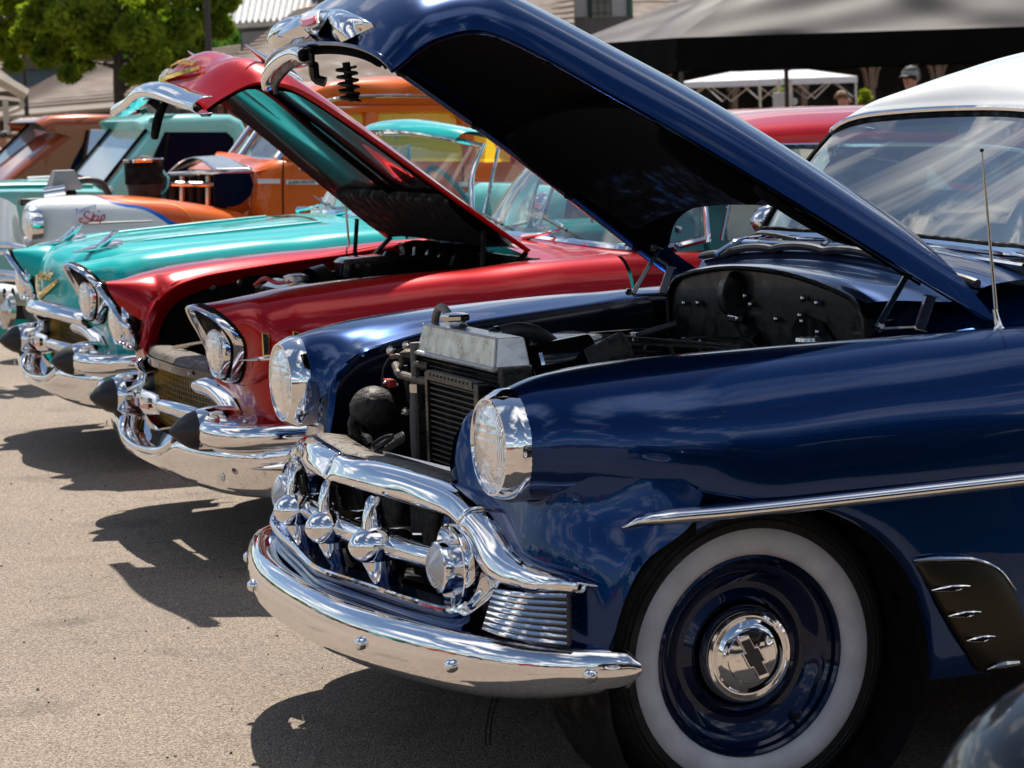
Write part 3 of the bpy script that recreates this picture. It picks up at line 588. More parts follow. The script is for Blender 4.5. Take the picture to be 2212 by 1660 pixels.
for s in (1, -1):
    ob('side_window', surf([[A(.95, s*.74, 1.03), A(1.02, s*.60, 1.35)], [A(1.6, s*.84, .99), A(1.6, s*.68, 1.37)], [A(2.5, s*.84, .98), A(2.5, s*.66, 1.35)]], 10, 6), SGLASS, blue)
    ob('window_pillar', box((1.75, s*.76, 1.17), (.06, .05, .42)), BLUE, blue)
# interior
ob('dashboard', surf([[A(.93, y, 1.075-.1*abs(y)) for y in (-.7, -.3, 0, .3, .7)], [A(1.02, y, 1.07-.1*abs(y)) for y in (-.7, -.3, 0, .3, .7)], [A(1.06, y, .95) for y in (-.7, -.3, 0, .3, .7)]], 10, 14), paint('dash_paint', (.01, .05, .12)), blue)
for x in (1.75, 2.6):
    ob('seat', join(surf([[A(x-.22, y, .78) for y in (-.62, 0, .62)], [A(x, y, .80) for y in (-.65, 0, .65)], [A(x+.12, y, 1.0) for y in (-.64, 0, .64)], [A(x+.2, y, 1.17-.03*abs(y)) for y in (-.6, -.2, .2, .6)], [A(x+.28, y, 1.14) for y in (-.6, 0, .6)]], 20, 16)), pm('blue_upholstery', (.03, .16, .26), .6), blue)
ob('steering_wheel', tube([A(1.16+.1*math.sin(t)*-1, -.36+.2*math.cos(t), 1.06+.19*math.sin(t)*.9) for t in np.linspace(0, 2*PI, 33)[:-1]], .011, 8, closed=True), BLACKP, blue)
ob('rear_view_mirror', box((1.10, .03, 1.36), (.02, .20, .05), .1), SATIN, blue, bev=.01)
# wipers
for (a, b, c) in [((1567, 549, .5), (1620, 520, .5), (1680, 511, .52)), ((1800, 530, .05), (1835, 512, .1), (1890, 512, 0.))]:
    w = ob('wiper', tube([aty(*a)+A(-.03, 0, 0), aty(*b)+A(-.03, 0, .004), aty(*c)+A(-.03, 0, .004)], [.007, .004, .003], 8, sm=12), CHROME, blue)
    c = aty(*c); ob('wiper_blade', tube([c+A(-.035, .09, -.0), c+A(-.038, .03, .008), c+A(-.038, -.06, .008), c+A(-.035, -.16, .002)], [.003, .006, .006, .003], 6, sm=10), BRUB, w)
# antenna
ab = aty(2160, 722, -.80)
an = ob('antenna', tube([aty(2153, 690, -.80), aty(2121, 325, -.80)], [.0045, .002], 8, sm=6), SATIN, blue)
ob('antenna_base', lathe([(-.006, .020), (.002, .020), (.006, .014), (.022, .009), (.04, .007), (.055, .006)], ab, aty(2153, 690, -.80)-ab, 20), CHROME, an, ang=50)
ob('antenna_tip', ball(aty(2121, 325, -.80), .0045, 10), BLACK, an)
# far side mirror of the blue car's door, seen through the hinge gap
# ================================================================== raised hood
hw_px = [(845, 150), (858, 143), (875, 130), (900, 108), (940, 84), (1000, 67), (1050, 68), (1100, 85), (1180, 125), (1300, 192), (1500, 305), (1700, 425), (1900, 548), (2020, 622), (2160, 702)]
Rm = []
for u, v in hw_px: t = max(0, (u-1000)/1150.); Rm.append(aty(u, v, -(.43+.33*t)))
#            centre line offsets (dx, dz) from each rim point
CO = [(-.040, .068), (-.040, .082), (-.036, .096), (-.03, .110), (-.01, .128), (.03, .135), (.06, .132), (.085, .125), (.105, .118), (.115, .120), (.12, .13), (.12, .135), (.115, .135), (.11, .135), (.105, .13)]
def hsec(i, sc=1., dn=0., pw=2.3):
    r = Rm[i]; w = -r[1]; dx, dz = CO[i]; P = []
    for a in np.linspace(0, PI/2, 9):
        y = math.cos(a)**(2/pw); h = math.sin(a)**(2/pw*1.0)
        P.append(A(r[0]+dx*h, -w*y, r[2]+dz*h))
    P = P+[mirr(p) for p in P[:-1][::-1]]
    P = np.array(P)
    if sc != 1 or dn: c = P.mean(0); n = A(dx, 0, dz); n /= np.linalg.norm(n); P = np.stack([A(p[0], p[1]*sc, p[2])-n*dn*(.0 if abs(p[1]) > w*.97 else 1) for p in P])
    return P
ns = len(Rm)
def hoodgrid(sc, dn, nu, nv, end=ns-1.):
    G_ = crm([crs(hsec(i, sc, dn), nv) for i in range(ns)], 200); o = []
    for a in range(nu):
        row = []
        for b in range(nv):
            q = abs(2*b/(nv-1.)-1)      # 1 at the rims, 0 on the centre line
            m = (ns-1)-(1.-(ns-1-end))*0-(1-q**7)*1.75
            m = min(m, end); k = a/(nu-1.)*m/(ns-1)*199; i = min(198, int(k)); row.append(G_[i][b]*(1-k+i)+G_[i+1][b]*(k-i))
        o.append(row)
    return grid(o)
outer = hoodgrid(1., 0, 90, 61)
hood = ob('hood', outer, BLUE, blue, ang=60)
inner = hoodgrid(.915, .030, 60, 41, ns-2.)
ob('hood_liner', inner, LINER, hood, ang=60)
for s in (1, -1):   # folded flange along the rim
    g = surf([[hsec(i)[0]+A(-.001, 0, -.002) for i in range(ns)], [hsec(i)[0]+A(.006, .014, -.008) for i in range(ns)], [hsec(i)[0]+A(.004, .042, .006) for i in range(ns)], [hsec(i, .915, .03)[1]+A(0, .004, 0) for i in range(ns)]], 12, 60)
    ob('hood_flange', ymir(g) if s > 0 else g, BLUE, hood, ang=50)
    for t in (.33, .47, .58, .69, .80, .9):
        k = t*(ns-1); i = int(k); p = hsec(i)[0]*(1-k+i)+hsec(i+1)[0]*(k-i)+A(.004, .030, -.004)
        g = lathe([(0, .013), (.004, .012), (.005, 0)], p, (-.3, .25, -.9), 14); ob('rubber_plug', ymir(g) if s > 0 else g, MATTE, hood)
ob('hood_lip', tube(hsec(0)+A(.003, 0, -.002), .006, 8, sm=50), BLUE, hood)
# bracing arch at the hinge end
def arch(i, sc, dn): return crs(hsec(i, sc, dn), 50)[3:-3]
ob('hood_brace', surf([arch(ns-5, .86, .052), arch(ns-5, .82, .095), arch(ns-4, .82, .105), arch(ns-4, .86, .052)], 16, 50), LINER, hood, ang=40)
ob('hood_rear_brace', surf([arch(ns-4, .86, .052), arch(ns-4, .84, .08), arch(ns-3, .86, .07), arch(ns-3, .97, .0)], 14, 50), MATTE, hood, ang=40)
# chrome lip moulding with its open end, latch coil
lipm = [A(-.660, .02, 1.585), A(-.655, .10, 1.592), A(-.648, .20, 1.586), A(-.640, .30, 1.572), A(-.630, .40, 1.548), A(-.62, .44, 1.528)]
lm = surf([[p+A(.030, 0, .020), p+A(.003, 0, .019), p+A(-.008, 0, .009), p+A(-.006, 0, -.008), p+A(.006, 0, -.014), p+A(.028, 0, -.010)] for p in lipm], 22, 16)
ob('lip_moulding', lm, CHROME, hood, solid=.003, ang=50)
ob('moulding_backing', surf([[p+A(.02, 0, .015), p+A(.02, 0, -.02)] for p in lipm], 14, 4), BLACK, hood, solid=.012)
cc = A(-.573, -.03, 1.55)
ob('hood_latch', join(tube([cc+A(0, 0, .02), cc+A(.008, 0, -.05)], .009, 10), lathe([(0, .004), (.008, .017), (.012, .017), (.02, .008)], cc+A(.009, 0, -.066), (0, 0, 1), 14)), MATTE, hood)
ob('latch_coil_spring', tube([cc+A(.022*math.cos(t)+.006*t/30, .022*math.sin(t), .01-.0024*t) for t in np.linspace(0, 5*2*PI, 110)], .0032, 6), BLACK, hood)
ob('latch_striker', join(tube([A(-.60, .12, 1.57), A(-.59, .14, 1.54), A(-.57, .13, 1.53)], .012, 8, sm=8)), BLACK, hood)
# nose ornament
from mathutils.bvhtree import BVHTree
BV = BVHTree.FromPolygons([tuple(map(float, p)) for p in outer[0]], outer[1])
def onskin(u, v, off):   # a measured point laid on the hood skin, raised by off along its normal
    d = Vector(ray(u, v)).normalized(); h, n, _i, _d = BV.ray_cast(Vector(CAM), d)
    if h is None: p = aty(u, v, -.02); return p+A(0, -off*.6, 0)
    if n.dot(d) > 0: n = -n
    return np.array(h+n*off)
otop = [(664, 56), (672, 38), (700, 24), (745, 25), (785, 40), (807, 53)]; obot = [(666, 66), (676, 84), (698, 96), (735, 92), (778, 72), (808, 58)]
orr = []
for i_ in range(6):
    a, b = otop[i_], obot[i_]; k = (.35, 1, 1, 1, .7, .15)[i_]
    orr.append([onskin(a[0]+(b[0]-a[0])*t, a[1]+(b[1]-a[1])*t, (.002+.034*k*math.sin(PI*t)**.7) if 0 < t < 1 else .0) for t in (0, .12, .3, .5, .7, .88, 1)])
om = ob('hood_ornament', surf(orr, 40, 26), CHROME, hood, ang=60)
far_ = [[mirr(p) for p in r] for r in orr[1:]]
ob('hood_ornament_wing', surf(far_, 30, 20), CHROME, hood, ang=60)
emb = [[onskin(u, v, .042) for u, v in ((683, 58), (700, 50), (722, 48))], [onskin(u, v, .046) for u, v in ((685, 72), (702, 68), (722, 64))], [onskin(u, v, .043) for u, v in ((690, 84), (704, 84), (722, 78))]]
ob('emblem_face', surf(emb, 8, 10), pm('clear_emblem', (.75, .75, .76), .1, 0, 1), om, solid=.003)
ob('emblem_red_field', surf([[onskin(u, v, .050) for u, v in ((686, 72), (702, 69), (720, 65))], [onskin(u, v, .048) for u, v in ((690, 82), (704, 82), (720, 76))]], 4, 8), pm('red_enamel', (.55, .01, .02), .2, 0, 1), om, solid=.002)
# hinges
for s in (1, -1):
    def m(p): return mirr(p) if s > 0 else p
    for a, b, w in [((1963, 588, -.62), (1895, 708, -.62), .016), ((2010, 640, -.64), (1985, 715, -.64), .026), ((1900, 712, -.62), (1990, 708, -.62), .012)]:
        ob('hood_hinge', tube([m(aty(*a)), m(aty(*b))], w, 4, sm=4, flat=.35), NAVY, blue, ang=20, bev=.003)
    for p in ((1963, 588, -.635), (1900, 705, -.635)): ob('hinge_bolt', lathe([(0, .010), (.008, .010), (.011, .006), (.011, 0)], m(aty(*p)), (0, s, 0), 6), SATIN, blue, smooth=False)
for u, v in [(1465, 497), (1464, 533)]: ob('hinge_bolt', lathe([(0, .010), (.007, .010), (.010, 0)], aty(u, v, .585), (0, -1, 0), 8), SATIN, blue, smooth=False)
gw = surf([G((1440, 575, .60), (1470, 480, .62), (1500, 440, .64)), G((1440, 640, .6), (1490, 560, .62), (1510, 490, .64)), G((1440, 700, .6), (1530, 590, .62), (1520, 520, .66))], 8, 12)
# ================================================================== engine bay contents
X0 = -.36
TKf = [A(X0, .20, .975), A(X0, -.27, .975)]
def rad():
    r = bpy.data.objects.new('radiator', None); COL.objects.link(r); r.parent = blue
    yl, yr = .172, -.300
    V = [(X0+.012, yl-.014, .968), (X0+.012, yr, .968), (X0+.075, yr-.004, .968), (X0+.075, yl-.014, .968), (X0, yl+.006, .902), (X0, yr-.012, .902), (X0+.085, yr-.012, .902), (X0+.085, yl+.006, .902)]
    ob('tank', (np.array(V, float), [(0, 1, 2, 3), (7, 6, 5, 4), (0, 4, 5, 1), (1, 5, 6, 2), (2, 6, 7, 3), (3, 7, 4, 0)]), ALU, r, smooth=False, bev=.004)
    ob('weld_bead', join(tube([(X0, yl+.006, .902), (X0, yr-.012, .902), (X0+.085, yr-.012, .902)], .006, 8), tube([(X0+.012, yr, .968), (X0, yr-.012, .902)], .0035, 6), tube([(X0+.012, yl-.014, .968), (X0+.012, yr, .968)], .0025, 6)), WELD, r)
    ob('filler_neck', lathe([(0, .030), (.004, .027), (.010, .025), (.018, .025)], (X0+.045, .035, .968), (0, 0, 1), 24), ALU, r)
    ob('radiator_cap', lathe([(.014, .034), (.017, .036), (.025, .036), (.029, .033), (.032, .02), (.033, 0)], (X0+.045, .035, .968), (0, 0, 1), 8), SATIN, r, ang=25)
    ob('overflow_hose', tube([(X0+.045, .06, .982), (X0+.045, .095, 1.003), (X0+.045, .135, 1.004), (X0+.045, .165, .975), (X0+.05, .185, .91)], .0095, 10, sm=20), HOSE, r)
    ob('core', box((X0+.045, -.085, .70), (.05, .50, .40)), MATTE, r, smooth=False)
    for k in range(34): ob('fin', box((X0+.015, -.085, .512+k*.0117), (.012, .49, .0022)), GREASE, r, smooth=False)
    for y in (.185, -.355): ob('side_frame', box((X0+.03, y, .70), (.07, .03, .42)), GREASE, r, smooth=False, bev=.003)
    return r
rr = rad()
cond = bpy.data.objects.new('condenser', None); COL.objects.link(cond); cond.parent = blue
ob('condenser_frame', join(box((-.395, -.005, .69), (.022, .016, .37)), box((-.395, -.325, .69), (.03, .028, .37)), box((-.395, -.165, .868), (.022, .31, .022))), BLACK, cond, smooth=False, bev=.002)
ob('condenser_face', box((-.385, -.165, .69), (.008, .31, .36)), MATTE, cond, smooth=False)
for k in range(28): ob('condenser_tube', box((-.395, -.165, .515+k*.0125), (.012, .305, .0035)), pm('dull_black_tube', (.02, .02, .022), .5, .3) if k == 0 else MATS['dull_black_tube'], cond, smooth=False)
ob('perforated_strip', box((-.409, -.165, .872), (.004, .28, .018)), DUST, cond, smooth=False)
for k in range(11): ob('strip_hole', box((-.4115, -.05-k*.023, .873), (.002, .005, .005)), MATTE, cond, smooth=False)
sb = tube(G((855, 790, .32), (862, 803, .28), (872, 812, .25), (1040, 855, -.22), (1060, 862, -.27)), [.011, .010, .0105, .0105, .0105], 10, sm=26)
ob('support_bar', sb, DUST, blue)
ob('bar_hook', tube(G((862, 800, .29), (868, 785, .28), (862, 770, .28), (845, 772, .30)), .006, 8, sm=14), DUST, blue)
ob('radiator_pipe', tube(G((900, 740, .19), (903, 800, .19), (900, 900, .2), (905, 1010, .2)), .017, 12, sm=12), pm('grey_pipe', (.10, .10, .11), .5, .3), blue)
ob('pipe_clamp', lathe([(-.01, .020), (.01, .020)], aty(902, 838, .19), (0, 0, 1), 14), SATIN, blue)
ob('elbow_fitting', tube(G((925, 792, .13), (900, 790, .15), (898, 812, .15)), .011, 10, sm=12), DUST, blue)
ob('bracket_plate', prism(G((862, 770, .30), (905, 778, .28), (915, 765, .27), (880, 760, .30)), (.0, 0, .008)), DUST, blue, smooth=False)
hn = ob('horn', lathe([(-.05, .01), (-.045, .035), (-.02, .052), (.0, .056), (.02, .050), (.036, .034), (.043, .014), (.044, 0)], aty(803, 878, .33), (-.35, -.2, .75), 24), GREASE, blue)
ob('horn_trumpet', tube(G((780, 945, .34), (770, 925, .34), (765, 905, .33), (790, 900, .33)), [.03, .022, .012, .01], 12, sm=12), BLACK, hn)
for (u, v) in [(845, 757), (878, 747), (876, 890), (844, 758)]: ob('bay_bolt', lathe([(0, .011), (.004, .011), (.006, .008), (.011, .007), (.012, 0)], aty(u, v, .385), (-.3, -1, 0), 10), SATIN, blue, ang=25)
fb = ob('fuse_block', box(aty(842, 828, .36), (.02, .05, .018)), pm('red_plastic', (.4, .03, .02), .4), blue, bev=.002)
for k in range(4): ob('terminal', ball(aty(832+k*8, 828+k*1.5, .355), .006, 8), SATIN, fb)
ob('wiring', join(tube(G((826, 860, .36), (828, 800, .36), (845, 770, .36), (860, 768, .34)), .0025, 6, sm=16), tube(G((842, 838, .35), (838, 860, .34), (845, 880, .34)), .003, 6, sm=12), tube(G((875, 790, .3), (880, 830, .3), (885, 870, .3)), .006, 6, sm=12)), BRUB, blue)
# hood latch plate on top of the grille bar
lp = prism(G((775, 973, .13), (870, 930, .02), (876, 938, .0), (802, 988, .06)), (0, 0, -.018))
lpo = ob('latch_plate', lp, GREASE, blue, smooth=False, bev=.004)
ob('latch_recess', tube(G((805, 962, .07), (830, 945, .04), (850, 942, .02), (835, 955, .03), (815, 968, .06)), .0045, 6, sm=20, closed=True), BLACK, lpo)
ob('latch_hook', tube(G((770, 925, .14), (778, 940, .13), (792, 948, .12), (800, 962, .10)), [.012, .007, .012, .008], 8, sm=14), MATTE, blue)
FT = [mirr(U[5]), mirr(U[3]), mirr(U[1]), U[0], U[1], U[3], U[5]]
tp = surf([[p+A(.01, 0, .0) for p in FT], [p+A(.03, 0, .005) for p in FT], [p+A(.085, 0, -.004) for p in FT]], 6, 30)
ob('radiator_top_panel', tp, DUST, blue, solid=.004)
ob('panel_strip', prism([p+A(.035, 0, .010) for p in G((795, 990, -.1), (955, 1030, -.37), (958, 1040, -.38), (800, 1002, -.1))], (0, 0, .003)), SATIN, blue, smooth=False)
# engine
eng = bpy.data.objects.new('engine', None); COL.objects.link(eng); eng.parent = blue
ob('engine_block', box((.08, -.02, .66), (.55, .36, .26)), MATTE, eng, bev=.03)
ob('rocker_cover', box((.10, -.05, .80), (.5, .14, .07)), BLACK, eng, bev=.02)
al = [aty(*p) for p in [(1178, 729, .10), (1195, 720, .12), (1240, 715, .12), (1310, 727, .06), (1240, 742, .0), (1200, 742, .02)]]
ob('air_cleaner_lid', prism(crs(al, 30, True), (0, 0, -.004)), ALU, eng, smooth=False)
ob('lid_arm', prism(G((1300, 722, .07), (1360, 726, .02), (1600, 744, -.3), (1598, 750, -.3), (1360, 740, .0)), (0, 0, -.006)), GREASE, eng, smooth=False)
ob('oil_filler', ball(aty(1373, 735, -.03), .009, 10, (1, 1, .6)), SATIN, eng)
ob('distributor', join(lathe([(0, .05), (.12, .05), (.125, .047), (.126, 0)], aty(1165, 790, -.14)+A(.0, 0, 0), (.9, -.1, .12), 24)), BLACKP, eng, ang=40)
ob('filter_ring', lathe([(-.004, .054), (.004, .055), (.006, .050)], aty(1160, 790, -.14), (.9, -.1, .12), 28), CHROME, eng)
ob('alternator', join(lathe([(0, .04), (.09, .045), (.10, .03), (.10, 0)], aty(1275, 790, -.2), (.7, -.3, .3), 20), box(aty(1260, 765, -.15), (.12, .05, .04))), GREASE, eng, bev=.006)
ob('plug_wires', join(*[tube(G((1240+30*k, 790, -.15), (1270+30*k, 745+5*k, -.08), (1330+25*k, 760, -.1)), .0035, 6, sm=14) for k in range(5)]), BRUB, eng)
ob('fan', join(*[box((-.2, .0-.12*math.cos(t), .72+.12*math.sin(t)), (.01, .06, .2), 0) for t in (0, 1.57, 3.14, 4.7)]), MATTE, eng)

# pressed recesses along the hood flange
for s in (1, -1):
    for t in (.20, .40, .53, .64, .75, .86):
        k = t*(ns-1); i = int(k); p = hsec(i)[0]*(1-k+i)+hsec(i+1)[0]*(k-i); q = hsec(i+1)[0]-hsec(i)[0]; q /= np.linalg.norm(q)
        P = [p+q*.035*math.cos(a)+A(.006, .012+.030*math.sin(a), .000+.006*math.sin(a)) for a in np.linspace(0, PI, 12)]
        g = tube(P, .0028, 5); ob('flange_recess', ymir(g) if s > 0 else g, NAVY, hood)
# more under-hood fittings
ob('upper_hose', tube([(-.29, -.12, .955), (-.22, -.13, .965), (-.14, -.10, .93), (-.10, -.06, .86)], .019, 12, sm=18), BRUB, eng)
for p in ((-.275, -.122, .957), (-.12, -.085, .90)): ob('hose_clamp', lathe([(-.005, .0215), (.005, .0215)], p, (.9, 0, .1), 14), SATIN, eng)
bt_ = ob('battery', box((.22, .40, .78), (.24, .16, .18)), BLACK, blue, bev=.006)
for x in (.14, .30): ob('battery_terminal', lathe([(0, .012), (.018, .011), (.02, 0)], (x, .40, .87), (0, 0, 1), 10), SATIN, bt_)
ob('battery_cable', tube([(.14, .40, .885), (.10, .34, .90), (.02, .22, .84), (.0, .1, .80)], .007, 8, sm=16), MATS['red_plastic'], blue)
ob('wiring_loom', tube([(-.30, .43, .80), (-.12, .50, .82), (.1, .54, .84), (.3, .50, .86), (.43, .42, .90)], .010, 8, sm=24), BRUB, blue)
for k in range(7):
    x = -.28+k*.11; y = rim(x)[1]+.018 if x < .48 else .6; ob('fender_bolt', lathe([(0, .010), (.004, .010), (.006, .007), (.011, .006), (.011, 0)], (x, y+.004, rim(x)[2]-.055), (0, -1, .2), 8), SATIN, blue, ang=25)
ob('brake_reservoir', lathe([(0, .035), (.05, .035), (.055, .03), (.06, .032), (.068, .03), (.07, 0)], (.38, -.36, .86), (0, 0, 1), 18), SATIN, blue, ang=30)
for k in range(6): ob('spark_lead', tube([(.05+.07*k, -.09, .84), (.06+.07*k, -.02, .89), (.18+.03*k, .06, .90), (.28, .08, .88)], .0038, 6, sm=14), BRUB, eng)
for k in range(6): ob('rocker_bolt', lathe([(0, .009), (.008, .008), (.009, 0)], (-.1+.08*k, -.05, .837), (0, 0, 1), 8), SATIN, eng)
ob('carburettor', join(lathe([(0, .05), (.03, .045), (.05, .03), (.09, .04), (.10, .04)], (.12, .07, .80), (0, 0, 1), 18)), GREASE, eng)
ob('fan_belt', tube([(-.17, -.1, .80), (-.17, .06, .80), (-.17, .02, .62), (-.17, -.06, .62)], .008, 6, closed=True, sm=24), BRUB, eng)
# tyre moulding: ribs, valve
for w_ in [o for o in bpy.data.objects if o.name.startswith('wheel') and o.parent == blue]:
    sgn = 1 if w_.location.y > 0 else -1
    ob('sidewall_rib', join(lathe([(.0135, .286), (.016, .284), (.0135, .282)], (0, 0, 0), (0, sgn, 0), 72), lathe([(.011, .296), (.0135, .294), (.011, .292)], (0, 0, 0), (0, sgn, 0), 72)), RUBBER, w_)
    ob('valve_stem', tube([(.10, sgn*-.02, -.135), (.105, sgn*.006, -.142)], .0045, 8), BRUB, w_)
# ================================================================== late fifties cars (two: ruby red with its hood up, turquoise convertible)
RIM57 = np.array([(.105, .47, .635), (.119, .472, .67), (.146, .48, .748), (.178, .50, .797), (.226, .52, .836), (.30, .545, .864), (.42, .58, .884), (.71, .63, .908), (.952, .68, .922), (1.20, .735, .945)])
def rim57(x): return A(x, np.interp(x, RIM57[:, 0], RIM57[:, 1]), np.interp(x, RIM57[:, 0], RIM57[:, 2]))
RING57 = [(.100, .678, .617), (.112, .742, .645), (.108, .796, .735), (.085, .800, .782), (.055, .78, .817), (.02, .72, .848), (-.002, .655, .857), (.012, .632, .82), (.045, .612, .765), (.08, .582, .70), (.095, .60, .64)]
HOODR = [[(.112, .462, .622), (.06, .30, .636), (.02, 0, .642)], [(.128, .465, .68), (.075, .30, .70), (.032, 0, .705)], [(.156, .475, .755), (.09, .31, .79), (.042, 0, .782)],
         [(.186, .498, .805), (.12, .32, .853), (.062, 0, .838)], [(.24, .522, .845), (.18, .34, .893), (.105, 0, .882)], [(.33, .55, .874), (.30, .36, .918), (.22, 0, .918)],
         [(.55, .60, .895), (.55, .38, .935), (.5, 0, .938)], [(.95, .68, .92), (.95, .40, .955), (.95, 0, .962)], [(1.20, .73, .94), (1.22, .42, .970), (1.26, 0, .982)]]
def hood57(sc=1., dn=0.):
    rows = []
    for i, ((ax_, ay, az), (bx, by, bz), (cx_, cy, cz)) in enumerate(HOODR):
        P = [A(ax_, -ay, az), A((ax_*.55+bx*.45), -(ay*.62+by*.38), az*.42+bz*.58+.004), A(bx, -by, bz), A(bx*.6+cx_*.4, -by*.6, bz*.45+cz*.55-.004), A(cx_, 0, cz)]
        P = P+[mirr(p) for p in P[:-1][::-1]]
        if sc != 1: P = [A(p[0]+(dn*.9 if i < 5 else 0), p[1]*sc, p[2]-(dn if i > 2 else 0)) for p in P]
        rows.append(P)
    return rows
TH57 = math.radians(-42.3)
def openh(v):
    v = np.array(v, float); c, s = math.cos(TH57), math.sin(TH57); x = v[..., 0]-.105; z = v[..., 2]-.631
    o = v.copy(); o[..., 0] = .140+x*c-z*s; o[..., 2] = 1.490+x*s+z*c; return o
def car57(loc, paint_, label, opened, roofed):
    c = thing('classic_car', label, 'car', loc, 0, 'classic cars parked in a row')
    tf = openh if opened else (lambda v: np.array(v, float))
    def tg(g): return tf(g[0]), g[1]
    ring = [A(*p) for p in RING57]
    cen = np.mean(ring, 0)
    def body_ring(k, dx): return [cen+(p-cen)*k+A(dx, 0, 0) for p in ring]
    secs = [body_ring(1.06, .032)[0:9],
      yz(.17, [(.70, .585), (.80, .61), (.872, .68), (.886, .75), (.872, .82), (.81, .868), (.72, .882), (.63, .876), (.565, .84), (.53, .79), (.515, .72)]),
      yz(.24, [(.76, .58), (.86, .61), (.915, .68), (.925, .75), (.905, .82), (.85, .873), (.77, .892), (.67, .893), (.59, .875)], 'x') ,
      yz(.34, [(.82, .56), (.905, .60), (.935, .68), (.938, .76), (.92, .83), (.875, .882), (.80, .905), (.70, .908), (.62, .897)], 'x'),
      yz(.55, [(.88, .50), (.93, .56), (.945, .68), (.945, .77), (.928, .84), (.89, .89), (.83, .918), (.75, .923), (.67, .917)], 'x'),
      yz(.85, [(.90, .45), (.945, .55), (.953, .68), (.95, .78), (.935, .85), (.90, .90), (.85, .928), (.78, .935), (.72, .93)], 'x'),
      yz(1.15, [(.90, .30), (.945, .5), (.955, .68), (.955, .79), (.94, .86), (.905, .912), (.86, .94), (.80, .95), (.76, .95)], 'x'),
      yz(1.42, [(.90, .25), (.945, .5), (.957, .68), (.957, .79), (.945, .86), (.91, .915), (.87, .942), (.82, .955), (.78, .96), (.74, .96)])]
    for S_ in secs[2:7]:
        r = rim57(S_[0][0]); S_ += [r+A(0, .015, .004), r, r+A(0, 0, -.02)]
    ap = [[(.42, .935, .50), (.42, .942, .58), (.42, .945, .68)], [(.30, .93, .475), (.30, .93, .58), (.31, .93, .68)], [(.215, .88, .465), (.215, .885, .56), (.22, .895, .66)], [(.180, .80, .465), (.175, .80, .55), (.165, .80, .63)],
          [(.175, .72, .465), (.17, .72, .54), (.152, .72, .60)], [(.17, .64, .465), (.165, .63, .54), (.145, .63, .63)], [(.165, .56, .48), (.160, .56, .56), (.135, .56, .66), (.145, .565, .74)],
          [(.15, .49, .54), (.118, .472, .64), (.146, .48, .748), (.18, .50, .80)], [(.18, .46, .54), (.14, .46, .64), (.16, .465, .748), (.20, .49, .79)]]
    for s in (1, -1):
        Y_ = (lambda g: g) if s > 0 else ymir
        ob('fender', Y_(join(surf(secs, 60, 40), surf([[A(*p) for p in r] for r in ap], 36, 18))), paint_, c, ang=60, weld=True)
        E_ = [p for p in RIM57]; g = surf([E_, [p+A(.02, -.012, -.012) for p in E_], [p+A(.045, .0, -.05) for p in E_]], 9, 40)
        ob('fender_lip', Y_(g), paint_, c, ang=60)
        # brow bezel, black mesh panel, lamp
        R1 = crs(np.array(ring), 60, True)
        def rg(k, d): return cen+(R1-cen)*k+A(d, 0, 0)
        bz = np.array([rg(1.07, .030), rg(1.07, .018), rg(1.045, .004), rg(1.01, -.004), rg(.975, -.002), rg(.955, .006), rg(.95, .02)])
        G_ = bz.reshape(-1, 3), gridf(7, 60, False, True)
        b_ = ob('headlight_bezel', Y_(G_), CHROME, c, ang=40)
        gk = np.array([rg(1.10, .045), rg(1.105, .030), rg(1.07, .024)]); ob('bezel_gasket', Y_((gk.reshape(-1, 3), gridf(3, 60, False, True))), MATTE, c)
        bk = rg(.955, .020); ob('brow_screen', Y_((np.vstack([bk, bk.mean(0)]), [(i, (i+1) % 60, 60) for i in range(60)])), MATTE, c)
        hc_ = A(.088, s*.680, .724)
        ob('headlight', lathe([(-.01, .087), (.006, .085), (.022, .068), (.032, .04), (.034, 0)], hc_, (-1, 0, .05), 40), LENS, c, ang=0)
        ob('lamp_reflector', lathe([(-.012, .089), (-.03, .07), (-.05, .035), (-.055, 0)], hc_, (-1, 0, .05), 30), REFL, c, ang=0)
        ob('lamp_ring', lathe([(-.012, .098), (.004, .098), (.012, .094), (.010, .088), (-.01, .087)], hc_, (-1, 0, .05), 40), CHROME, c)
        # spear and gold hashes on the fender
        ob('fender_spear', Y_(tube([(.09, .888, .700), (.16, .925, .704), (.30, .950, .712), (.36, .955, .714)], [.001, .009, .010, .003], 8, sm=12)), CHROME, c)
        for k in range(3):
            x = .175+k*.095; y = np.interp(x, [.15, .3, .5], [.905, .935, .95]); P = [A(x, y, z) for x, z in ((x-.012, .785), (x+.008, .78), (x+.012, .765), (x+.010, .725), (x-.002, .70), (x-.010, .705))]
            ob('fender_hash', Y_(prism(P, (0, .012, 0))), GOLD, c, smooth=False, bev=.002)
        # bumper pieces: dagmar with rubber tip, wing bar
        do = A(.085, s*.585, .452)
        dg = ob('bumper_bullet', lathe([(-.20, .066), (-.05, .076), (.02, .074), (.055, .067), (.060, .062)], do, (-1, -.05*s, 0), 36), CHROME, c, ang=50)
        ob('rubber_tip', lathe([(.058, .065), (.085, .056), (.12, .033), (.142, .010), (.146, 0)], do, (-1, -.05*s, 0), 32), BRUB, dg, ang=60)
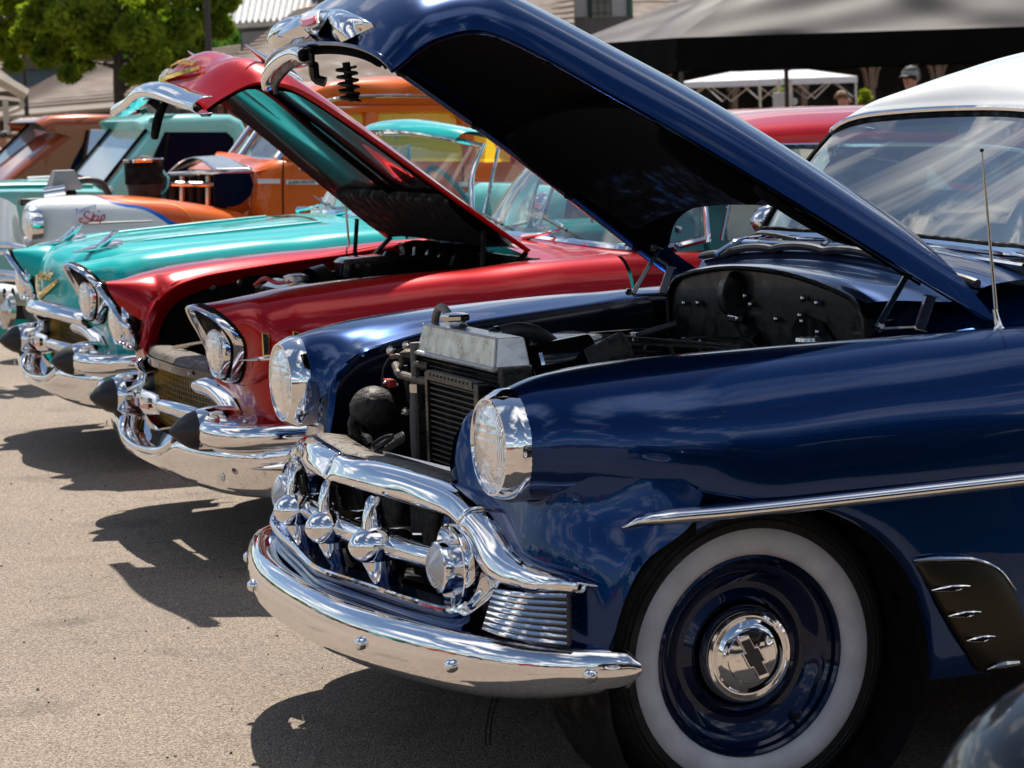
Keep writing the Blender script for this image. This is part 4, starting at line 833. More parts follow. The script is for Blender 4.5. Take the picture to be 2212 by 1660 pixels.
        wg = surf([[A(.055, .63, .46)]*2+[A(.055, .63, .46)]*6, [A(.02, .68, z) for z in (.49, .50, .49, .46, .42, .405, .41, .44)]][1:] if False else
                  [[A(x+a*ox, y+a*oy, z0+h) for a, h in ((-.03, .030), (.01, .040), (.034, .028), (.041, .0), (.034, -.028), (.01, -.042), (-.03, -.034))] for x, y, z0, ox, oy in
                   ((.10, .645, .455, -.2, .0), (.055, .665, .455, -1, .1), (.045, .74, .455, -1, .25), (.075, .84, .455, -.8, .6), (.15, .915, .457, -.45, .9), (.28, .945, .46, -.1, 1), (.52, .955, .46, 0, 1))], 40, 20)
        ob('bumper_wing', Y_(wg), CHROME, c, ang=60)
        ob('bumper_slot_trim', Y_(tube([(.105, .93, .362), (.13, .945, .363), (.30, .985, .366), (.45, .99, .368)], [.002, .014, .016, .004], 10, sm=16, flat=1.)), CHROME, c)
        ob('bumper_bolt', lathe([(0, .014), (.003, .013), (.005, .008), (.006, 0)], (.050, s*.80, .325), (-1, .35*s, 0), 12), SATIN, c)
        # chrome arc at each side of the grille mouth
        ai = [A(.087, .36, .558), A(.109, .42, .546), A(.125, .475, .527), A(.136, .53, .498), A(.142, .565, .459)]; ao = [A(.112, .42, .598), A(.134, .47, .592), A(.148, .53, .574), A(.162, .60, .537), A(.174, .665, .468)]
        ag = surf([[a+A(.05, 0, -.004), a+A(.004, 0, -.004), a*.75+b*.25+A(-.018, 0, 0), a*.5+b*.5+A(-.028, 0, .004), a*.25+b*.75+A(-.022, 0, .004), b+A(-.004, 0, .002), b+A(.03, .004, .004)] for a, b in [(ai[0]+A(.03, .01, 0), ao[0]+A(.03, .01, 0))]+list(zip(ai, ao))], 30, 20)
        ob('grille_side_arc', Y_(ag), CHROME, c, solid=.003, ang=60)
    # lower bumper
    rows = []
    for x, y, zt, zb_, w in [(.50, .985, .43, .27, 0), (.30, .975, .425, .265, .2), (.16, .93, .42, .258, .6), (.085, .82, .415, .255, .9), (.045, .70, .41, .252, 1), (.020, .55, .405, .252, 1), (.0, .40, .40, .255, 1), (-.015, .28, .355, .262, 1), (-.022, .14, .335, .27, 1), (-.025, 0, .332, .272, 1)]:
        d = zt-zb_; rows.append([A(x+.10, y*.97, zt-.012), A(x+.035, y, zt+.002), A(x+.006, y, zt-.004), A(x-.006, y, zt-.03*d/.16), A(x, y, zb_+d*.55), A(x+.012, y, zb_+d*.3), A(x+.028, y, zb_+.012), A(x+.055, y, zb_), A(x+.09, y, zb_+.01)])
    rows = rows+[[mirr(p) for p in r] for r in rows[:-1][::-1]]
    bu = ob('bumper', surf(rows, 100, 26), CHROME, c, ang=45)
    tr = surf([[(.02, -.40, .385), (.06, -.40, .355), (.10, -.40, .40)], [(-.01, -.26, .345), (.04, -.26, .33), (.09, -.26, .38)], [(-.02, 0, .335), (.03, 0, .325), (.08, 0, .37)], [(-.01, .26, .345), (.04, .26, .33), (.09, .26, .38)], [(.02, .40, .385), (.06, .40, .355), (.10, .40, .40)]], 30, 12)
    ob('bumper_tray', tr, CHROME, bu)
    ob('tray_lip', tube([(.012, -.36, .392), (-.016, -.26, .352), (-.034, 0, .338), (-.016, .26, .352), (.012, .36, .392)], [.016, .011, .009, .011, .016], 12, sm=50), CHROME, bu)
    # grille: gold mesh, oval bar, header
    gr = bpy.data.objects.new('grille', None); COL.objects.link(gr); gr.parent = c
    def gx(y): return .165-.035*math.cos(y/.5*PI/2)
    for k in range(12):
        z = .385+k*.0195; ob('mesh_wire', tube([(gx(y), y, z) for y in np.linspace(-.47, .47, 9)], .0013, 4), GOLDP, gr)
    for k in range(32):
        y = -.465+k*.030; ob('mesh_wire', tube([(gx(y)-.003, y, .37), (gx(y)-.003, y, .605)], .0013, 4), GOLDP, gr)
    ob('grille_backing', surf([[(.215, -.5, .36), (.19, 0, .36), (.215, .5, .36)], [(.235, -.5, .62), (.21, 0, .62), (.235, .5, .62)]], 4, 8), BLACK, gr)
    ob('grille_bar', tube([(.14, -.56, .462), (.10, -.44, .476), (.055, -.28, .486), (.03, -.12, .49), (.026, 0, .49), (.03, .12, .49), (.055, .28, .486), (.10, .44, .476), (.14, .56, .462)], [.020, .026, .026, .024, .024, .024, .026, .026, .020], 16, sm=60, flat=1.), CHROME, gr, ang=70)
    eh = surf([[A(.012+.012*abs(y)/.1, y, .490+h*(.036-.010*(abs(y)/.13)**2)) + A(-.012*(1-h*h), 0, 0) for h in (-1, -.6, 0, .6, 1)] for y in (-.135, -.12, -.06, 0, .06, .12, .135)], 24, 14)
    ob('emblem_housing', eh, CHROME, gr, solid=.012)
    ob('emblem_red', prism([A(-.003, -.095, .474), A(-.006, .02, .466), A(-.006, .02, .482), A(-.003, -.095, .492)], (-.005, 0, 0)), pm('emblem_red_enamel', (.55, .01, .03), .25, 0, 1) if 'emblem_red_enamel' not in MATS else MATS['emblem_red_enamel'], gr, smooth=False)
    ob('emblem_white', prism([A(-.006, -.095, .494), A(-.007, .02, .484), A(-.006, .09, .492), A(-.005, .06, .512), A(-.003, -.09, .512)], (-.004, 0, 0)), WHITEP, gr, smooth=False)
    ob('emblem_blue', prism([A(-.008, .025, .470), A(-.007, .085, .476), A(-.007, .07, .498), A(-.008, .03, .500)], (-.006, 0, 0)), pm('emblem_blue_enamel', (.01, .04, .35), .25, 0, 1) if 'emblem_blue_enamel' not in MATS else MATS['emblem_blue_enamel'], gr, smooth=False)
    for s in (1, -1):
        ob('turn_signal', prism([A(.10, s*.40, .43), A(.12, s*.50, .43), A(.12, s*.50, .40), A(.10, s*.40, .40)], (.02, 0, 0)), AMBER, gr, smooth=False, bev=.004)
    # hood
    hd = ob('hood', tg(surf(hood57(), 70, 60)), paint_, c, ang=60, solid=0)
    if opened:
        inn = surf([r for r in hood57(.95, .018)], 50, 40); ob('hood_underside', tg(inn), BLACKP, hd, ang=60)
        for s in (1, -1):
            e = [A(*r[0]) for r in HOODR]; g = surf([e, [p+A(.0, -.012, -.014) for p in e], [p+A(0, -.03, -.004) for p in e]], 8, 50)
            ob('hood_flange', tg(g if s > 0 else ymir(g)), paint_, hd, ang=60)
            ob('hood_stay', tube([A(1.02, s*.66, 1.05), A(1.0, s*.66, .86)], .016, 6, flat=.5), MATTE, c)
            ob('hood_hinge', tube([A(1.16, s*.68, .97), A(1.08, s*.68, .90)], .018, 6, flat=.5), MATTE, c)
        ob('hood_rib', tg(tube([(x, 0, z) for x, z in ((.14, .80), (.3, .895), (.6, .91), (1.1, .935))], .022, 6, sm=20, flat=.6)), BLACKP, hd)
        ob('hood_brace', tg(surf([[A(.9, y, .925) for y in (-.62, -.3, 0, .3, .62)], [A(.93, y, .895) for y in (-.6, -.3, 0, .3, .6)], [A(1.12, y, .90) for y in (-.6, -.3, 0, .3, .6)], [A(1.2, y, .94) for y in (-.66, -.3, 0, .3, .66)]], 14, 20)), MATTE, hd)
        ob('latch_hook', tg(tube([(.10, .10, .66), (.115, .10, .60), (.14, .10, .55), (.15, .11, .54)], [.012, .016, .017, .014], 8, sm=12)), MATTE, hd)
        ob('latch_frame', tg(box((.11, .3, .65), (.05, .14, .03))), BLACK, hd, bev=.003); ob('latch_frame', tg(box((.13, -.36, .64), (.04, .10, .03))), BLACK, hd, bev=.003)
        ob('latch_rod', tg(tube([(.10, .25, .66), (.09, .33, .62), (.09, .38, .63)], .006, 6)), SATIN, hd)
    # hood lip chrome, V, script, two rockets
    lp = [(.128, -.49, .612), (.095, -.43, .618), (.045, -.28, .632), (.010, -.1, .640), (.002, 0, .641)]; lp = lp+[(x, -y, z) for x, y, z in lp[:-1][::-1]]
    g = surf([[A(*p)+A(.03, 0, .036), A(*p)+A(-.006, 0, .032), A(*p)+A(-.030, 0, .006), A(*p)+A(-.030, 0, -.018), A(*p)+A(.0, 0, -.034), A(*p)+A(.05, 0, -.030)] for p in lp], 60, 16)
    if opened:
        lq = [(.100, -.57, 1.488), (.100, -.47, 1.500), (.092, -.33, 1.515), (.078, -.15, 1.540), (.074, 0, 1.548)]; lq = lq+[(x, -y, z) for x, y, z in lq[:-1][::-1]]
        g = surf([[A(*p)+A(.035, 0, .034), A(*p)+A(.0, 0, .030), A(*p)+A(-.026, 0, .014), A(*p)+A(-.034, 0, -.006), A(*p)+A(-.014, 0, -.022), A(*p)+A(.035, 0, -.022)] for p in lq], 60, 16)
    ob('hood_lip_chrome', g if opened else tg(g), CHROME, hd, solid=.003, ang=50)
    def onh(y, z): # point on the nose of the hood
        k = max(0, min(1, abs(y)/.31)); x0 = np.interp(z, [.642, .705, .782, .838, .882, .918], [.02, .032, .042, .062, .105, .22]); x1 = np.interp(z, [.636, .70, .79, .853, .893, .918], [.06, .075, .09, .12, .18, .30]); return A(x0+(x1-x0)*k**1.6, y, z)
    V_ = [onh(y, z)+A(-.008, 0, 0) for y, z in ((-.215, .765), (-.16, .745), (-.08, .715), (-.02, .694), (0, .690))]
    VF = V_+[mirr(p) for p in V_[:-1][::-1]]
    g = surf([[p+A(.006, 0, h*w) + A(-.010*(1-abs(h)), 0, 0) for h in (-1, -.3, 0, .3, 1)] for p, w in zip(VF, [.003, .010, .013, .015, .017, .015, .013, .010, .003])], 50, 10)
    ob('gold_v', tg(g), GOLD, hd, solid=.004)
    sc_ = place_text('script', 'Chevrolet', .072, GOLD, hd, (0, 0, 0), (0, -1, 0), (.22, 0, 1), .004, .35)
    me = sc_.data; vs = np.array([v.co[:] for v in me.vertices])
    vs = np.array([onh(p[1], .765+p[2])+A(-.008-(.004 if p[0] < .0 else 0), 0, 0) for p in vs]); vs = tf(vs)
    for v, p in zip(me.vertices, vs): v.co = p
    for s in (1, -1):
        b0 = A(.225, s*.365, .903)
        rk = ob('hood_rocket', tg(lathe([(-.10, .004), (-.095, .020), (-.06, .026), (.0, .022), (.06, .012), (.13, .002)], b0+A(0, 0, .004), (-1, 0, -.10), 16)), CHROME, hd)
        fl = [(-.030, .024, .006), (.0, .030, .026), (.035, .030, .056), (.055, .024, .072)]; bb = [(.02, .022, .006), (.04, .026, .030), (.065, .026, .058), (.078, .022, .074)]
        fn = surf([[b0+A(x, 0, z)-A(.006, 0, 0) for x, w, z in fl], [b0+A(x, w, z) for x, w, z in fl], [b0+A(x, w, z) for x, w, z in bb], [b0+A(x, 0, z) for x, w, z in bb], [b0+A(x, -w, z) for x, w, z in bb], [b0+A(x, -w, z) for x, w, z in fl], [b0+A(x, 0, z)-A(.006, 0, 0) for x, w, z in fl]], 26, 10)
        ob('rocket_fin', tg(fn), CHROME, rk)
        ob('wind_split', tg(tube([(.20, s*.35, .897), (.4, s*.37, .925), (.8, s*.40, .947), (1.2, s*.42, .970)], [.001, .010, .012, .008], 8, sm=30)), paint_, hd)
    # cowl, windscreen
    for s in (1, -1): pass
    ob('cowl', surf([[A(1.19+.05*(1-abs(y)/.75), y, .985-.05*(abs(y)/.75)**2) for y in (-.76, -.4, 0, .4, .76)], [A(1.30, y, .990-.045*(abs(y)/.75)**2) for y in (-.78, -.4, 0, .4, .78)], [A(1.46+.1*(abs(y)/.78)**3, y, .985-.03*(abs(y)/.78)**2) for y in (-.80, -.4, 0, .4, .80)]], 14, 24), paint_, c)
    WBs = [A(1.78, -.79, .985), A(1.66, -.775, .965), A(1.55, -.70, .960), A(1.47, -.50, .972), A(1.44, -.25, .982), A(1.435, 0, .985)]; WBs = WBs+[mirr(p) for p in WBs[:-1][::-1]]
    WTs = [A(1.88, -.68, 1.28), A(1.83, -.655, 1.295), A(1.79, -.58, 1.312), A(1.745, -.42, 1.332), A(1.72, -.2, 1.346), A(1.715, 0, 1.348)]; WTs = WTs+[mirr(p) for p in WTs[:-1][::-1]]
    wn = ob('windscreen', surf([[a+(b-a)*t+A(-.03*math.sin(PI*t), 0, 0) for a, b in zip(WBs, WTs)] for t in (0, .3, .6, 1)], 18, 60), GLASS2, c, ang=0)
    ob('windscreen_trim', join(tube([p+A(-.012, 0, .004) for p in crs(WBs, 50)], .018, 8, flat=.8), tube([p+A(-.004, 0, .004) for p in crs(WTs, 50)], .012, 8)), CHROME, wn)
    for s in (1, -1):
        P = [mirr(A(1.78, .79, .975)) if s < 0 else A(1.78, .79, .975), A(1.80, s*.745, 1.15), A(1.885, s*.685, 1.29)]
        ob('windscreen_pillar', tube(P, [.022, .018, .016], 10, sm=14, flat=.6), CHROME, wn)
        vw = ob('vent_window', tube([A(1.83, s*.80, .98), A(1.93, s*.745, 1.27), A(2.05, s*.745, 1.275), A(2.06, s*.80, .98)], .009, 8), CHROME, c)
        ob('vent_glass', (np.array([A(1.83, s*.80, .98), A(1.93, s*.745, 1.27), A(2.05, s*.745, 1.275), A(2.06, s*.80, .98)]), [(0, 1, 2, 3)]), SGLASS, vw, smooth=False)
        m_ = ob('door_mirror', lathe([(-.05, .004), (-.045, .02), (-.02, .045), (.02, .058), (.03, .060), (.032, .05), (.025, 0)], (1.90, s*.98, 1.05), (1, -.2*s, 0), 24), CHROME, c)
        ob('mirror_arm', tube([(1.90, s*.88, .965), (1.86, s*.93, .975), (1.90, s*.975, 1.0)], [.012, .008, .008], 8, sm=10), CHROME, m_)
        # wipers
        w = ob('wiper', tube([(1.36, s*.30+.12, .995), (1.40, s*.30+.02, 1.010), (1.45, s*.30-.02, 1.03), (1.46, s*.30+.06, 1.05)], [.016, .006, .004, .003], 8, sm=12), CHROME, c)
        ob('wiper_blade', tube([(1.43, s*.30-.10, 1.022), (1.455, s*.30+.16, 1.055)], .005, 6), BRUB, w)
        def bs(x, hw, zt, zb2=.26): return [A(x, hw*.97, zb2), A(x, hw, zb2+.2), A(x, hw, zt-.22), A(x, hw*.985, zt-.10), A(x, hw*.95, zt-.035), A(x, hw*.90, zt-.006), A(x, hw*.84, zt)]
        ob('body_side', Y_(surf([bs(1.432, .957, .955), bs(2.2, .96, .95), bs(2.9, .96, .95), bs(3.5, .95, .94, .34), bs(4.2, .93, .93), bs(4.75, .90, .93)], 30, 20)) if s > 0 else ymir(surf([bs(1.432, .957, .955), bs(2.2, .96, .95), bs(2.9, .96, .95), bs(3.5, .95, .94, .34), bs(4.2, .93, .93), bs(4.75, .90, .93)], 30, 20)), paint_, c, ang=60)
        wheel(c, .85, s, .80, paint_, .335, True, .33); wheel(c, 3.75, s, .80, paint_, .335, True, .33)
    if not roofed:
        vis = surf([[p+A(.03, 0, .006) for p in WTs[1:-1]], [p+A(.0, 0, .016) for p in WTs[1:-1]], [p+A(-.05, 0, .012) for p in WTs[1:-1]], [p+A(-.065, 0, .022) for p in WTs[1:-1]], [p+A(-.02, 0, .052) for p in WTs[1:-1]], [p+A(.06, 0, .062-.02*abs(p[1])) for p in WTs[1:-1]], [p+A(.12, 0, .050-.02*abs(p[1])) for p in WTs[1:-1]], [p+A(.13, 0, .01) for p in WTs[1:-1]]], 26, 50)
        ob('windscreen_header', vis, paint_, c, ang=50)
        ob('header_trim', tube([p+A(-.066, 0, .012) for p in crs(WTs[1:-1], 40)], .006, 6), CHROME, c)
        up = SEATT
    else:
        up = SEATT
        hd_ = crs(WTs[1:-1], 15)
        def rs_(x, hw, ze, zc): return [A(x, hw*y, ze+(zc-ze)*(1-abs(y)**3.5)**(1/2.)) for y in (-1, -.95, -.85, -.6, -.3, 0, .3, .6, .85, .95, 1)]
        rf = surf([hd_+A(0, 0, .01), hd_+A(.03, 0, .035), rs_(2.05, .66, 1.295, 1.398), rs_(2.4, .69, 1.275, 1.418), rs_(2.9, .69, 1.265, 1.413), rs_(3.25, .66, 1.235, 1.363), rs_(3.4, .64, 1.17, 1.293)], 40, 44)
        ob('roof', rf, paint_, c, ang=60)
        for s in (1, -1):
            ob('drip_rail', tube([A(1.86, s*.66, 1.295), A(2.1, s*.675, 1.290), A(2.9, s*.70, 1.26), A(3.4, s*.66, 1.18)], .010, 6, sm=20), CHROME, c)
            ob('side_glass', (np.array([A(2.06, s*.80, .98), A(2.06, s*.69, 1.285), A(2.95, s*.70, 1.255), A(3.1, s*.82, .98)]), [(0, 1, 2, 3)]), SGLASS, c, smooth=False)
            ob('rear_pillar', surf([[A(3.0, s*.83, .95), A(3.1, s*.76, 1.15), A(3.15, s*.68, 1.265)], [A(3.6, s*.80, .95), A(3.5, s*.73, 1.12), A(3.38, s*.66, 1.225)]], 6, 8), paint_, c)
        ob('rear_glass', surf([[A(3.38, y, 1.262) for y in (-.6, 0, .6)], [A(3.75, y, .97) for y in (-.66, 0, .66)]], 6, 10), SGLASS, c)
    ob('rear_deck', surf([[A(3.3 if not roofed else 3.65, y, .95+.03*(1-y*y)) for y in (-.84, -.4, 0, .4, .84)], [A(4.2, y, .93+.03*(1-y*y)) for y in (-.82, -.4, 0, .4, .82)], [A(4.7, y, .88) for y in (-.78, -.4, 0, .4, .78)], [A(4.8, y, .5) for y in (-.78, -.4, 0, .4, .78)]], 14, 14), paint_, c)
    ob('dashboard', surf([[A(1.52, y, .98) for y in (-.76, -.3, .3, .76)], [A(1.66, y, .985) for y in (-.76, -.3, .3, .76)], [A(1.70, y, .86) for y in (-.76, -.3, .3, .76)]], 9, 10), SEATT, c)
    for x in (2.15, 2.95):
        ob('seat', surf([[A(x-.2, y, .66) for y in (-.66, 0, .66)], [A(x+.05, y, .70) for y in (-.68, 0, .68)], [A(x+.12, y, .95) for y in (-.66, 0, .66)], [A(x+.17, y, 1.06-.02*abs(y)) for y in (-.62, -.3, .3, .62)], [A(x+.26, y, 1.05) for y in (-.62, 0, .62)], [A(x+.3, y, .7) for y in (-.62, 0, .62)]], 24, 16), up, c)
    ob('steering_wheel', tube([A(1.86-.10*math.sin(t), -.36+.20*math.cos(t), 1.02+.17*math.sin(t)) for t in np.linspace(0, 2*PI, 33)[:-1]], .012, 8, closed=True), up, c)
    ob('car_floor', box((2.6, 0, .28), (3.9, 1.7, .02)), MATTE, c, smooth=False)
    ob('engine_bay_floor', box((.75, 0, .42), (1.1, 1.2, .01)), MATTE, c, smooth=False)
    for s in (1, -1): ob('wheel_well', box((.72, s*.60, .66), (1.0, .02, .40)), MATTE, c, smooth=False)
    ob('firewall', box((1.20, 0, .75), (.02, 1.36, .40)), BLACK, c, smooth=False)
    return c
teal = car57((-.138, 5.74, 0), TEAL, 'turquoise tailfin era convertible with closed hood, gold V badge and two hood rockets', False, False)
red = car57((-.30, 3.13, 0), RED, 'ruby red hardtop with raised hood, gold mesh grille and bullet bumper, beside the blue coupe', True, True)
# red engine bay
ob('top_panel', surf([[(.135, -.46, .615), (.09, -.2, .622), (.085, 0, .624), (.09, .2, .622), (.135, .46, .615)], [(.15, -.46, .640), (.115, -.2, .642), (.11, 0, .643), (.115, .2, .642), (.15, .46, .640)], [(.205, -.46, .640), (.20, 0, .642), (.205, .46, .640)]], 8, 30), pm('brown_road_dust', (.085, .070, .058), .6, .3, noise=(30, .6), bump=(60, .4)), red)
ob('top_panel_edge', surf([[(.128, -.46, .588), (.082, -.2, .592), (.076, 0, .594), (.082, .2, .592), (.128, .46, .588)], [(.126, -.46, .618), (.080, -.2, .622), (.074, 0, .624), (.080, .2, .622), (.126, .46, .618)]], 4, 30), BLACKP, red)
for y in (-.3, -.1, .06, .22, .34): ob('panel_bolt', lathe([(0, .008), (.006, .007), (.008, 0)], (.078+.14*y*y, y, .607), (-1, 0, 0), 10), SATIN, red)
ob('latch_bar', prism([A(.16, .20, .648), A(.19, .17, .648), A(.36, -.06, .70), A(.34, -.09, .70)], (0, 0, .008)), SATIN, red, smooth=False)
ob('bay_radiator', box((.52, .0, .72), (.06, .55, .26)), MATTE, red, bev=.01)
ob('radiator_cap', lathe([(0, .03), (.02, .03), (.024, .045), (.04, .045), (.045, .03), (.046, 0)], (.55, -.05, .855), (0, 0, 1), 16), ALU, red, ang=25)
ob('fan_shroud', lathe([(0, .20), (.05, .21), (.06, .20)], (.60, -.05, .72), (1, 0, 0), 28), BLACK, red)
ob('tank_top', surf([[A(.50, y, .85) for y in (-.22, .2)], [A(.55, y, .875) for y in (-.22, .2)], [A(.60, y, .85) for y in (-.22, .2)]], 10, 4), ALU, red)
ob('battery_leads', tube([(.45, .12, .86), (.47, .06, .885), (.50, .02, .87), (.52, -.08, .88)], .008, 6, sm=14), pm('red_cable', (.5, .03, .04), .4), red)
ob('air_cleaner', lathe([(0, .20), (.05, .205), (.06, .19), (.065, .03), (.08, .02), (.08, 0)], (.92, 0, .88), (0, 0, 1), 28), BLACKP, red, ang=40)
for k in range(5): ob('valve_cover_hose', tube([(1.05+.01*k, -.30+.14*k, .90), (1.08, -.28+.14*k, .945), (1.14, -.27+.14*k, .95), (1.2, -.25+.14*k, .93)], .028, 10, sm=12), BLACKP, red)
for k, (x, z) in enumerate([(.42, .83), (.53, .84), (.80, .86)]): ob('fender_bolt', lathe([(0, .014), (.004, .014), (.006, .009), (.012, .008), (.012, 0)], (x, np.interp(x, RIM57[:, 0], RIM57[:, 1])-.005, z), (0, -1, 0), 10), SATIN, red, ang=25)
ob('red_car_antenna', tube([A(1.05, .86, .94), A(1.03, .86, 1.38)], [.005, .003], 6), SATIN, red)
bpy.data.objects['red_car_antenna'].name = 'radio_aerial'
for k in range(3): pass
# ================================================================== vehicles farther along the row
def pillow(P, y0, y1, n=26, inset=.05, edge=.12, lean=None):
    """closed side outline P (3D points) swept across the car from y0 to y1 with rounded-off flanks"""
    P = np.array([(p[0], p[2]) for p in P]); c = P.mean(0); rows = []
    T = [-1, -.995, -.975, -.93, -.85, -.6, -.2, .2, .6, .85, .93, .975, .995, 1]
    for t in T:
        k = abs(t); e = max(0, (k-.85)/.15); d = inset*(1-math.sqrt(max(0, 1-e*e)))
        q = P+(c-P)/np.maximum(np.linalg.norm(P-c, axis=1), 1e-6)[:, None]*d; y = (y0+y1)/2+(y1-y0)/2*t
        rows.append(np.stack([q[:, 0], np.full(len(q), y), q[:, 1]], 1))
    if lean:
        for r in rows: yc = (y0+y1)/2; r[:, 1] = yc+(r[:, 1]-yc)*(1-lean[1]*np.clip((r[:, 2]-lean[0])/.5, 0, 1.2))
    m = len(P); V = np.vstack(rows); F = gridf(len(rows), m, False, True); F += [tuple(range(m))[::-1], tuple((len(rows)-1)*m+k for k in range(m))]
    return V, F
def quad(pts): return np.array([np.array(p, float) for p in pts]), [tuple(range(len(pts)))]
def slab(pts, d=(0, -.01, 0)): return prism(pts, d)
WSC = pm('reflecting_windscreen', (.24, .31, .34), .10, 0, .7, .5, noise=(1.6, .35)); MATS_DK = pm('dark_side_glass', (.0015, .003, .016), .35, 0, 0, .04)
BRIGHT = pm('mirror_side_glass', (.92, .92, .90), .12, .95)  # pale mirror metal instead of glass, imitates bright glare on the pane
# ---- orange sedan with bare engine and flamed white front wing (side plane y = 8.6)
YS = 8.6
sed = thing('hot_rod', 'orange sedan with bare engine and a white flame-painted front fender', 'car', (0, 0, 0))
def sp(*L_, y=YS): return [aty(u, v, y) for u, v in L_]
bodyP = sp((556, 480), (548, 440), (552, 372), (600, 345), (650, 345), (1000, 345), (1100, 345), (1180, 360), (1250, 420), (1270, 520), (1200, 640), (700, 640))
def dn(P, z): return [A(p[0], p[1], max(p[2], z)) for p in P]
ob('body', pillow(dn(bodyP, .42), YS, YS+1.62, inset=.10), ORANGE, sed, ang=50)
roofP = sp((592, 350), (640, 262), (672, 205), (720, 180), (850, 163), (960, 168), (1040, 205), (1110, 280), (1170, 355))
gh = ob('roof_shell', pillow(sp((668, 232), (672, 200), (720, 178), (850, 163), (960, 168), (1040, 205), (1068, 232)), YS+.06, YS+1.56, inset=.12), ORANGE, sed, ang=50)
def sidebar(a, b, w, y=YS+.07, mat=ORANGE, name='pillar'):
    return ob(name, tube([aty(a[0], a[1], y), aty(b[0], b[1], y)], w, 8, flat=1.), mat, sed)
sidebar((628, 350), (672, 215), .055); sidebar((800, 240), (795, 350), .05); sidebar((1000, 240), (1012, 350), .055); sidebar((1072, 232), (1130, 350), .07)
for (a, b) in ((672, 792), (808, 992), (1010, 1095)):
    ob('side_window', quad([aty(a, 236, YS+.075), aty(b, 236, YS+.075), aty(b+8, 350, YS+.03), aty(a-35 if a == 672 else a-2, 350, YS+.03)]), YGLASS, sed, smooth=False)
ob('window_surround', join(tube(sp((742, 243), (790, 238), (968, 236), (990, 250), y=YS+.04), .020, 6, sm=14)), ORANGE, sed)
ob('drip_moulding', tube(sp((690, 222), (760, 210), (900, 208), (985, 214), (1030, 240), (1075, 300), y=YS+.03), .010, 6, sm=20), CHROME, sed)
ob('seats', box((2.9, YS+.8, .95), (1.0, 1.3, .35)), SEATD, sed, bev=.08)
ob('split_windscreen', quad([aty(516, 340, YS+1.05), aty(600, 348, YS+.10), aty(650, 268, YS+.15), aty(575, 262, YS+1.05)]), GLASS2, sed, smooth=False)
for a, b, w in ((aty(497, 335, YS+1.2), aty(553, 258, YS+1.2), .018), (aty(518, 340, YS+1.0), aty(572, 262, YS+1.0), .022), (aty(600, 346, YS+.1), aty(660, 262, YS+.12), .03)): ob('windscreen_post', tube([a, b], w, 8), CHROME, sed)
ob('windscreen_sill', tube([aty(516, 340, YS+1.0), aty(560, 344, YS+.5), aty(600, 349, YS+.08)], .012, 6), CHROME, sed)
cw = surf([[aty(470, 328, YS+1.1), aty(520, 334, YS+.9), aty(600, 350, YS+.05)], [aty(465, 334, YS+1.1), aty(520, 342, YS+.8), aty(590, 362, YS+.03)], [aty(470, 342, YS+1.0), aty(520, 352, YS+.6), aty(550, 372, YS+.02)]], 10, 14)
ob('cowl_top', cw, ORANGE, sed)
ob('radiator_shell', surf([[aty(365, 375, YS+.75), aty(390, 352, YS+.8), (aty(415, 343, YS+.8)), aty(440, 352, YS+.55), aty(462, 370, YS+.2)], [aty(430, 350, YS+1.1), aty(450, 342, YS+1.0), aty(475, 340, YS+.8), aty(510, 352, YS+.5), aty(545, 368, YS+.1)]], 12, 20), SATIN, sed, solid=.01)
ob('shell_edge', tube([aty(364, 377, YS+.75), aty(420, 374, YS+.5), aty(462, 375, YS+.2), aty(546, 371, YS+.08)], .012, 6), CHROME, sed)
for u in (372, 392, 412, 430, 448): ob('engine_pipe', tube([aty(u, 380, YS+.6), aty(u, 448, YS+.6)], .022, 8), GREASE if u % 8 else SATIN, sed)
ob('cross_pipe', tube([aty(370, 398, YS+.58), aty(462, 400, YS+.5)], .016, 8), SATIN, sed)
ob('bay_side', slab([aty(462, 376, YS+.12), aty(540, 374, YS+.04), aty(548, 400, YS+.04), aty(540, 425, YS+.04), (aty(520, 442, YS+.04)), aty(500, 448, YS+.06), aty(464, 444, YS+.12)], (0, .02, 0)), MATS_DK, sed, smooth=False)
ob('engine_mass', box(tuple(aty(430, 430, YS+.9)), (.55, .6, .3)), MATTE, sed)
drum = aty(312, 396, YS+.5)
ob('air_cleaner', lathe([(-.005, 0), (-.005, .108), (0, .112), (.125, .112), (.130, .118), (.138, .116), (.150, .05), (.165, .012), (.165, 0)], drum, (0, 0, 1), 32), MATTE, sed, ang=35)
ob('air_cleaner_rim', lathe([(.124, .114), (.138, .119), (.142, .112)], drum, (0, 0, 1), 32), CHROME, sed)
ob('chrome_funnel', lathe([(-.20, .07), (-.12, .085), (-.02, .102), (.0, .104)], drum, (0, 0, 1), 28), GREASE, sed)
ob('linkage', tube([aty(350, 370, YS+.5), aty(362, 385, YS+.5), aty(358, 410, YS+.5), aty(345, 420, YS+.5)], .012, 6, sm=10), CHROME, sed)
so = aty(138, 400, YS+.5)
hx = [A(-.07, -.07, -.01), A(-.03, -.05, .075), A(.03, -.05, .075), A(.075, -.07, -.01)]
ob('air_scoop', (np.array([so+A(x, y, z) for x, y, z in ((-.085, -.08, -.03), (.085, -.08, -.03), (.085, .08, -.03), (-.085, .08, -.03), (-.085, -.08, .0), (.085, -.08, .0), (.085, .08, .0), (-.085, .08, .0), (-.055, -.05, .085), (.055, -.05, .085), (.055, .05, .085), (-.055, .05, .085))]),
   [(0, 1, 5, 4), (1, 2, 6, 5), (2, 3, 7, 6), (3, 0, 4, 7), (4, 5, 9, 8), (5, 6, 10, 9), (6, 7, 11, 10), (7, 4, 8, 11), (8, 9, 10, 11), (3, 2, 1, 0)]), GREY, sed, smooth=False, bev=.004)
ob('scoop_neck', box(so+A(0, 0, -.09), (.12, .12, .12)), MATTE, sed, bev=.01)
